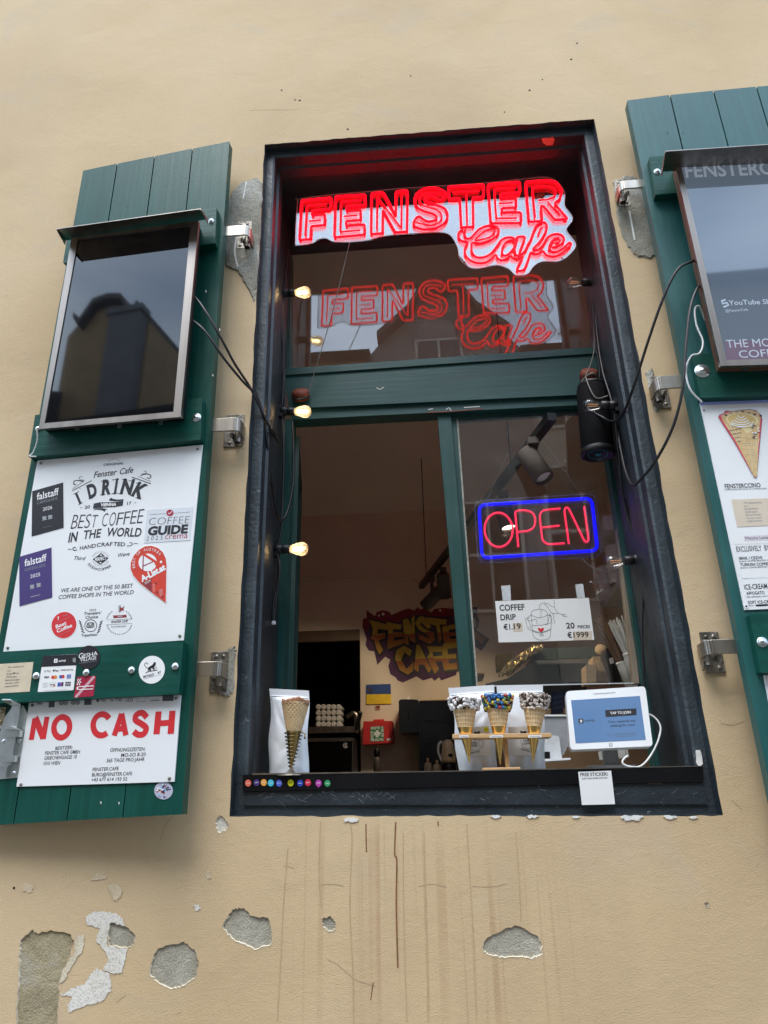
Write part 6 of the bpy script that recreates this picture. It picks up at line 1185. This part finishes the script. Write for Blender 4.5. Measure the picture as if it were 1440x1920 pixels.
for nm, lab, a, ax, R_, m, L_, n_ in (('stirrer_bundle', 'bundle of brown wooden stirrers in the left paper cup', a1, x1_, r1_, mat('stirrer_wood', (.24, .14, .075), .6, var=.2, sc=40), .17, 30), ('straw_bundle', 'bundle of white straws in the right paper cup', a2, x2_, r2_, 'paper_cup', .125, 26)):
    mb = MB(); e1 = ax.cross(V((0, 1, 0))).normalized(); e2 = ax.cross(e1)
    for i in range(n_):
        an = rr_.uniform(0, 6.28); d = R_ * .8 * math.sqrt(rr_.random()); p = a + ax * .03 + e1 * d * .7 * math.cos(an) + e2 * d * .7 * math.sin(an); q = a - ax * L_ * rr_.uniform(.8, 1.05) + e1 * d * 1.5 * math.cos(an) + e2 * d * 1.4 * math.sin(an) + V((-.02, 0, 0)); mb.tube([p, q], .0032 if 'straw' in nm else .0026, 0, 6)
    tag(mb.build(nm, m), lab, 'straws' if 'straw' in nm else 'stirrers', kind='stuff')
k9 = crop(1020, 900, 4.8); SH = mat('shelf_grey', (.72, .67, .60), .7)
for i, (q, zpx, lab) in enumerate(((((540, 1150), (655, 972), (900, 955), (900, 1140)), 1.0, 'lower pale wall shelf behind the right pane'), (((498, 650), (545, 455), (900, 425), (900, 650)), 1.0, 'upper pale wall shelf behind the right pane'))):
    qq = k9(*q); zz = A(*qq[1], zpx).z; Pz = PL((0, 0, zz), (1, 0, 0), (0, 1, 0)); pts = [Pz.P(*Pz.at(*c)) for c in qq]
    pts = [V((min(p.x, 2.08), min(p.y, 2.5), p.z)) for p in pts]
    mb = MB(); mb.hexa(pts, [p + V((0, 0, .03 if not i else .07)) for p in pts]); tag(mb.build('wall_shelf', SH if not i else mat('shelf_lilac', (.72, .67, .68), .7), None, .003), lab, 'shelf', 'wall shelves behind the pane')
    if not i:
        for j, (cx, rr2) in enumerate(((672, .042), (560, .04))):
            b_ = A(*k9((cx + 10, 968 if not j else 1060)), 1.05 if not j else 1.35); b_.z = zz + .031
            mb = MB(); mb.lathe([(rr2 * (.9 + .1 * (h % 2)), .012 * h) for h in range(14)] + [(rr2 * .8, .17), (0, .171)], b_, (0, 0, 1), 0, 28); tag(mb.build('cup_stack', 'paper_cup'), ('nearer' if not j else 'farther') + ' stack of ribbed paper cups on the lower wall shelf', 'cup stack', 'cup stacks on the wall shelf')
block('lit_wall_panel', 'pale beige panel glowing above the stirrers', 'board', k9((545, 1160), (735, 1150), (752, 1350), (560, 1380)), 1.7, .02, mat('panel_beige', (.65, .50, .28), .6))  # bright lit wall area built as a panel, its brightness in the colour
# ---- back wall things
k5 = crop(540, 1120, 4); YW = 2.6
fl_ = MB(); FP = YP(YW - .006); fl_.pp(FP, k5((588, 655), (770, 650), (773, 725), (588, 727)), 0, .001, 0); fl_.pp(FP, k5((588, 727.5), (773, 725.5), (775, 798), (588, 802)), 0, .001, 1)
fl_.stroke(FP, k5((600, 680), (602, 706), (626, 706), (628, 680)), .006, .0016, 2); fl_.stroke(FP, k5((614, 672), (614, 714)), .006, .0016, 2)
tag(fl_.build('flag', [mat('flag_blue', (.018, .06, .22), .6), mat('flag_yellow', (.75, .50, .02), .6), 'gold']), 'blue and yellow flag pinned to the back wall below the graffiti', 'flag')
mb = MB(); mb.pp(FP, k5((656, 808), (692, 806), (694, 838), (658, 840)), 0, .001, 0); mb.stroke(FP, k5((664, 832), (686, 814)), .008, .0014, 1); mb.stroke(FP, k5((664, 815), (684, 832)), .008, .0014, 1); tag(mb.build('small_note', ['kraft', 'dark_red']), 'small paper note just below the flag', 'note')
fk = thing('first_aid_kit', 'red first aid box with green cross on the back wall', 'first aid kit', A(*k5((675, 1095)), YW - .06))
hex_px(MB(), rrect(k5((565, 930), (785, 926), (790, 1090), (562, 1104)), 2), YW - .11, .105).build('kit_case', mat('kit_red', (.55, .03, .03), .45), fk, .008)
mb = MB(); KP = YP(YW - .1105); mb.pl = KP; mb.fl(KP, k5((618, 970), (718, 966), (720, 1078), (618, 1082)), .0004, 0)
mb.fl(KP, k5((644, 1012), (694, 1010), (694, 1034), (644, 1036)), .0008, 1); mb.fl(KP, k5((658, 998), (680, 997), (680, 1050), (658, 1051)), .0012, 1)
T(mb, .0008, k5, 1, [('ERSTE', (622, 990), (690, 986), 4.2, .03), ('HILFE', (640, 1078), (716, 1074), 4.2, .03)]); mb.text(KP, 'HILFE', k5((698, 972)), k5((702, 1048)), 4.2, .0008, 1, .03); mb.text(KP, 'ERSTE', k5((640, 1076)), k5((638, 1004)), 4.2, .0008, 1, .03)
mb.fl(KP, k5((742, 1058), (770, 1056), (770, 1072), (742, 1074)), .0004, 1); mb.build('kit_print', [mat('kit_green', (.03, .22, .08), .5), 'white_print'], fk)
hex_px(MB(), k5((640, 916), (720, 914), (722, 930), (640, 932)), YW - .09, .02).build('kit_handle', 'kit_red', fk, .003)
td = thing('towel_dispenser', 'glossy black paper towel dispenser on the back wall', 'towel dispenser', A(*k5((905, 1020)), YW - .1))
hex_px(MB(), rrect(k5((830, 765), (982, 765), (988, 1012), (836, 1018)), 6), YW - .22, .215).build('dispenser_cover', mat('gloss_black', (.006, .006, .007), .12), td, .02, 3)
hex_px(MB(), k5((896, 745), (912, 745), (912, 768), (896, 768)), YW - .14, .02).build('key_latch', 'paper_cup', td, .002)
hex_px(MB(), k5((902, 850), (912, 850), (912, 915), (902, 915)), YW - .2215, .001).build('viewing_slot', 'black_metal', td)
hex_px(MB(), k5((890, 1022), (944, 1020), (920, 1235), (888, 1200)), YW - .12, .002).build('hanging_paper', mat('towel_beige', (.5, .38, .25), .8), td)
lk = thing('black_cabinet', 'tall black cabinet with shiny doors right of the towel dispenser', 'cabinet', A(*k5((1100, 1300)), 2.3))
hex_px(MB(), k5((984, 775), (1500, 762), (1500, 1500), (980, 1500)), 2.25, .34).build('cabinet_body', 'gloss_black', lk, .004)
for y in (925, 1080, 1235): mb = MB(); mb.pp(YP(2.25), k5((1020, y), (1500, y - 3), (1500, y), (1020, y + 3)), 0, .006); mb.build('drawer_edge', 'black_metal', lk, .002)
hex_px(MB(), k5((984, 770), (1500, 757), (1500, 763), (984, 776)), 2.245, .345).build('cabinet_top', 'kraft', lk)
kc, kb = A(*k5((1205, 1066)), 1.55), A(*k5((1205, 1240)), 1.55); kt_ = thing('kettle', 'cream gooseneck style kettle on a black base inside the cafe', 'kettle', kb); kl = kc.z - kb.z; kr = px_len(k5((1205, 1200)), 13, 1.55); kt_['label'] = 'cream rounded kettle on a black base behind the left bag of the cone rack'
mb = MB(); mb.lathe([(0, 0), (kr, 0), (kr * 1.02, kl * .15), (kr * .95, kl * .5), (kr * .8, kl * .82), (kr * .5, kl * .97), (0, kl)], kb, (0, 0, 1), 0, 28); mb.build('kettle_body', mat('kettle_cream', (.70, .52, .30), .35), kt_)
mb = MB(); mb.tube(spline([kb + V((-kr * .8, 0, kl * .92)), kb + V((-kr * 1.3, 0, kl * .8)), kb + V((-kr * 1.42, 0, kl * .45)), kb + V((-kr * 1.0, 0, kl * .08))], 6), .006, 0, 8); mb.build('handle', 'paper_cup', kt_)
mb = MB(); mb.lathe([(0, -.10), (kr * 1.1, -.10), (kr * 1.15, -.02), (kr * 1.0, 0), (0, 0)], kb, (0, 0, 1), 0, 24); mb.build('kettle_base', 'black_metal', kt_); mb = MB(); mb.ball(kb + V((.01, -kr * .99, kl * .3)), .012, 0, 12, (1, .3, .7)); mb.build('water_gauge', 'black_metal', kt_)
for i, (x0, x1, y0_, lab) in enumerate(((1022, 1080, 1240, 'small lidded jar left of the kettle'), (1088, 1150, 1255, 'low container between the jar and the kettle'))):
    b_ = A(*k5(((x0 + x1) / 2, 1300)), 1.6); h_ = A(*k5(((x0 + x1) / 2, y0_)), 1.6).z - b_.z; r_ = px_len(k5((x0, 1280)), (x1 - x0) / 8, 1.6); b_.z -= .05; h_ += .05
    t = thing('jar', lab, 'jar', b_, 'jars by the kettle'); mb = MB(); mb.lathe([(0, 0), (r_, 0), (r_, h_ * .85), (r_ * .8, h_), (0, h_)], b_, (0, 0, 1), 0, 20); mb.build('jar_body', 'towel_beige', t); mb = MB(); mb.lathe([(0, h_), (r_ * .35, h_), (r_ * .35, h_ + .02), (0, h_ + .022)], b_, (0, 0, 1), 0, 14); mb.build('jar_lid', 'kraft', t)
b_ = A(*k5((668, 1310)), 2.45); t = thing('soap_bottle', 'grey bottle with a black cap low against the back wall', 'bottle', b_); mb = MB(); mb.lathe([(0, -.1), (.021, -.1), (.021, .05), (.018, .075), (.011, .085), (0, .085)], b_, (0, 0, 1), 0, 20); mb.build('bottle_body', mat('bottle_grey', (.10, .085, .07), .4), t); mb = MB(); mb.lathe([(0, .085), (.014, .085), (.017, .10), (.016, .125), (.008, .135), (0, .135)], b_, (0, 0, 1), 0, 20); mb.build('bottle_cap', 'black_metal', t)
# ---- kitchen behind the doorway
YK = 2.52; ks = block('kitchen_counter', 'pale kitchen counter top in the dark doorway', 'counter', k5((100, 972), (505, 966), (505, 1012), (100, 1024)), YK - .1, .6, 'steel', .004)
idx = 0
for c in range(5):
    for rw in range(4):
        x, y = 226 + c * 38, 822 + rw * 43
        a = A(*k5((x, y)), YK + .1); r_ = px_len(k5((x, y)), 20.5 / 4, YK + .1); mb = MB(); mb.lathe([(0, .0), (r_ * .35, -.002), (r_ * .8, -.003), (r_, .004), (r_, .25), (0, .25)], a, (0, 1, 0), 0, 20)
        tag(mb.build('cup_sleeve', 'paper_cup'), 'round end of a cup sleeve, one of twenty stacked in the doorway', 'cup sleeve', 'stacked cup sleeves in the kitchen')
ov = thing('glass_door_fridge', 'black glass door fridge with a steel edge in the doorway', 'fridge', A(*k5((320, 1310)), YK - .2))
hex_px(MB(), k5((110, 1056), (492, 1050), (494, 1420), (110, 1420)), YK - .2, .6).build('fridge_body', 'gloss_black', ov, .004); hex_px(MB(), k5((110, 1058), (490, 1052), (490, 1078), (110, 1084)), YK - .206, .006).build('steel_edge', 'steel', ov, .001); hex_px(MB(), k5((480, 1080), (490, 1080), (490, 1420), (478, 1420)), YK - .206, .006).build('steel_edge', 'steel', ov, .001)
mb = MB(); mb.stroke(YP(YK - .2), k5(*ell(432, 1110, 17, 17, 18, 0, 30, 320)), .006, .001, 0); mb.stroke(YP(YK - .2), k5(*ell(432, 1110, 6, 8, 10)), .005, .001, 0, True); mb.build('fridge_mark', 'paper_cup', ov)
tp_ = thing('tap', 'chrome tap arching beside the kitchen doorway', 'tap', A(*k5((510, 1000)), YK - .3)); mb = MB(); mb.tube(spline([A(*k5(q), YK - .3) for q in ((512, 1010), (516, 930), (508, 885), (480, 872), (440, 900))], 6), .014, 0, 10); mb.build('tap_spout', 'steel', tp_); mb = MB(); mb.tube([A(*k5((512, 1000)), YK - .3), A(*k5((545, 860)), YK - .36)], .012, 0, 8); mb.build('hose', mat('hose_green', (.05, .06, .045), .6), tp_)
# ---- track lights
ZT = A(790, 1104, 2.3).z; TZ = PL((0, 0, ZT), (1, 0, 0), (0, 1, 0)); pa_, pb_ = TZ.P(*TZ.at(1036, 788)), TZ.P(*TZ.at(790, 1104))
tl = thing('track_rail', 'black ceiling light rail running back into the cafe', 'light rail', pb_); mb = MB(); d = (pb_ - pa_).normalized(); s_ = V((-d.y, d.x, 0)) * .016
mb.hexa([pa_ - s_, pa_ + s_, pa_ + s_ + V((0, 0, .03)), pa_ - s_ + V((0, 0, .03))], [pb_ - s_, pb_ + s_, pb_ + s_ + V((0, 0, .03)), pb_ - s_ + V((0, 0, .03))]); mb.build('rail', 'black_metal', tl)
for f in (.2, .93): p = pa_.lerp(pb_, f); mb = MB(); mb.tube([p + V((0, 0, .03)), p + V((0, 0, .9))], .003, 0, 5); mb.build('hanger_wire', 'black_metal', tl)
ld_ = []
for i, (px_, y_, ax, lit, lab) in enumerate((((1003, 872), None, V((.35, -.25, -.9)), False, 'unlit pale grey spotlight on the rail above the OPEN sign'), ((947, 965), None, V((.14, -.15, -1)), True, 'lit spotlight on the rail seen through the O of the OPEN sign'), ((832, 1098), None, V((.05, .5, -.9)), True, 'lit spotlight on the rail beside the centre mullion'), ((811, 1122), 2.05, V((-.75, .42, -.62)), True, 'lit spotlight at the far end of the rail'))):
    Tz = PL((0, 0, ZT - .10), (1, 0, 0), (0, 1, 0)); c = Tz.P(*Tz.at(*px_)) if y_ is None else A(*px_, y_); ax = ax.normalized(); R_ = .037
    t = thing('spotlight', lab, 'spotlight', c, 'spotlights on the rail')
    mb = MB(); mb.lathe([(0, -.07), (R_ * .9, -.07), (R_, -.06), (R_, .07), (R_ * .85, .07), (R_ * .85, .05)], c, ax, 0, 24); mb.build('lamp_can', mat('can_grey', (.11, .09, .075), .75, spec=.2) if i == 0 else 'can_grey', t)
    mb = MB(); mb.lathe([(0, .055), (R_ * .85, .055)], c, ax, 0, 24); mb.build('lamp_face', 'lamp_face' if lit else 'paper_cup', t)
    mb = MB(); mb.tube([c + V((0, 0, .03)), (c.x, c.y, ZT)], .01, 0, 8); mb.box((c.x - .02, c.y - .03, ZT - .025), (c.x + .02, c.y + .03, ZT)); mb.build('yoke', 'can_grey', t)
    if lit:
        l_ = bpy.data.lights.new('spot_beam', 'SPOT'); l_.energy = (4, 7, 4.6, 4.5)[i]; l_.color = (1, .83, .60); l_.spot_size = rad(105 if i < 3 else 85); l_.spot_blend = .7; l_.shadow_soft_size = .03; lo = bpy.data.objects.new('spot_beam', l_); COL.objects.link(lo); lo.parent = t; lo.location = ax * .075; lo.rotation_euler = ax.to_track_quat('-Z', 'Y').to_euler()
# ================================================================== OPPOSITE SIDE OF THE STREET (seen mirrored in the panes and screens)
OY = -6.5
mat('opp_wall', (.34, .32, .29), .9, var=.12, sc=3); mat('opp_ochre', (.42, .29, .15), .9, var=.12, sc=3); mat('opp_grey', (.20, .20, .20), .9, var=.12, sc=3); mat('roof_tile', (.085, .07, .06), .8, var=.3, sc=8); mat('window_white', (.42, .42, .41), .5); mat('window_dark', (.03, .035, .04), .1)
def house(name, label, x0, x1, eave, ridge, wall, front=OY, gable=False, dep=7, wins=(), chim=()):
    t = thing(name, label, 'building', ((x0 + x1) / 2, front, 0), 'houses across the street')
    mb = MB()
    if gable:
        xm = (x0 + x1) / 2; pr = [(x0, 0), (x1, 0), (x1, eave), (x1 - .2, eave + .25), (xm + .55, ridge - .5), (xm + .3, ridge - .06), (xm, ridge), (xm - .3, ridge - .06), (xm - .55, ridge - .5), (x0 + .2, eave + .25), (x0, eave)]
        mb.hexa([(x, front - dep, z) for x, z in pr], [(x, front, z) for x, z in pr])
    else: mb.box((x0, front - dep, 0), (x1, front, eave))
    mb.build('wall', wall, t)
    rf = MB()
    if gable:
        pr2 = pr[3:10]
        for i in range(len(pr2) - 1):
            (a, b), (c, d) = pr2[i], pr2[i + 1]
            rf.hexa([(a, front - dep, b + .02), (c, front - dep, d + .02), (c, front - dep, d + .14), (a, front - dep, b + .14)], [(a, front + .2, b + .02), (c, front + .2, d + .02), (c, front + .2, d + .14), (a, front + .2, b + .14)])
    else:
        ym = front - dep / 2; rf.hexa([(x0 - .1, front + .3, eave), (x0 - .1, front - dep, eave), (x0 - .1, ym, ridge)], [(x1 + .1, front + .3, eave), (x1 + .1, front - dep, eave), (x1 + .1, ym, ridge)])
    roof = rf.build('roof', 'roof_tile', t)
    for x, y, z in chim:
        mb = MB(); mb.box((x - .14, y - .14, z - 1.3), (x + .14, y + .14, z + .9)); mb.box((x - .18, y - .18, z + .9), (x + .18, y + .18, z + 1.0)); mb.build('chimney', 'roof_tile', roof)
    for (wx, wz, ww, wh) in wins:
        mb = MB(); mb.box((wx - ww / 2, front, wz), (wx + ww / 2, front + .03, wz + wh), 0); wn = mb.build('window', 'window_white', t)
        mb = MB()
        for i in (0, 1):
            for j in (0, 1): mb.box((wx - ww / 2 + .05 + i * (ww / 2 - .03), front + .031, wz + .05 + j * (wh / 2 - .02)), (wx - ww / 2 + ww / 2 - .02 + i * (ww / 2 - .03), front + .036, wz + wh / 2 - .02 + j * (wh / 2 - .02)))
        mb.build('pane', 'window_dark', wn)
    return t
g_ = lambda *xs: [(x, z, 1.0, 1.7) for x in xs for z in (1.0, 3.6, 5.6)]
h1 = house('opposite_house', 'low grey house across the street with a dark gabled dormer roof', -.35, 2.1, 7.9, 9.1, 'opp_grey', gable=True, wins=[(.8, 7.35, .75, .85)] + [(x, z, .95, 1.6) for x in (.2, 1.35) for z in (1, 3.8)])
house('opposite_house', 'dark roofed ochre house across the street beside the gabled house', -3.7, -.36, 7.9, 8.9, 'opp_ochre', wins=g_(-2.8, -1.4))
house('opposite_house', 'low house across the street in front of the ochre tower', -7.5, -3.71, 6.7, 7.5, 'opp_wall', wins=[(x, z, 1.0, 1.7) for x in (-6.6, -5) for z in (1.0, 3.6)])
house('opposite_house', 'pale house across the street with tall white casement windows', 2.11, 6.5, 7.8, 8.6, 'opp_wall', wins=[(x, z, 1.1, 2.0) for x in (2.7, 4.3, 5.8) for z in (.9, 3.9)] + [(2.6, 6.5, .8, .7)], chim=[(2.9, -9.2, 8.6), (4.4, -9.6, 8.4)])
tw = house('opposite_house', 'tall ochre tower house with a dark shaft behind the low roofs', -7.6, -5.85, 9.9, 10.45, 'opp_ochre', front=-8.2, gable=True, dep=3)
mb = MB(); mb.box((-6.55, -8.2, 0), (-5.9, -7.95, 10.0)); mb.box((-6.6, -8.2, 10.0), (-5.85, -7.9, 10.12)); mb.build('shaft', 'opp_grey', tw)
house('opposite_house', 'ochre house at the far end across the street', 6.6, 13, 7.0, 9.5, 'opp_ochre', wins=g_(7.6, 9.4, 11.4))
house('opposite_house', 'grey house at the near end across the street', -15, -7.6, 7.6, 9.6, 'opp_wall', wins=g_(-14, -12, -10, -8.6))
for q in list(bpy.data.objects):
    if q.name.startswith('opposite_house') : q['group'] = 'houses across the street'
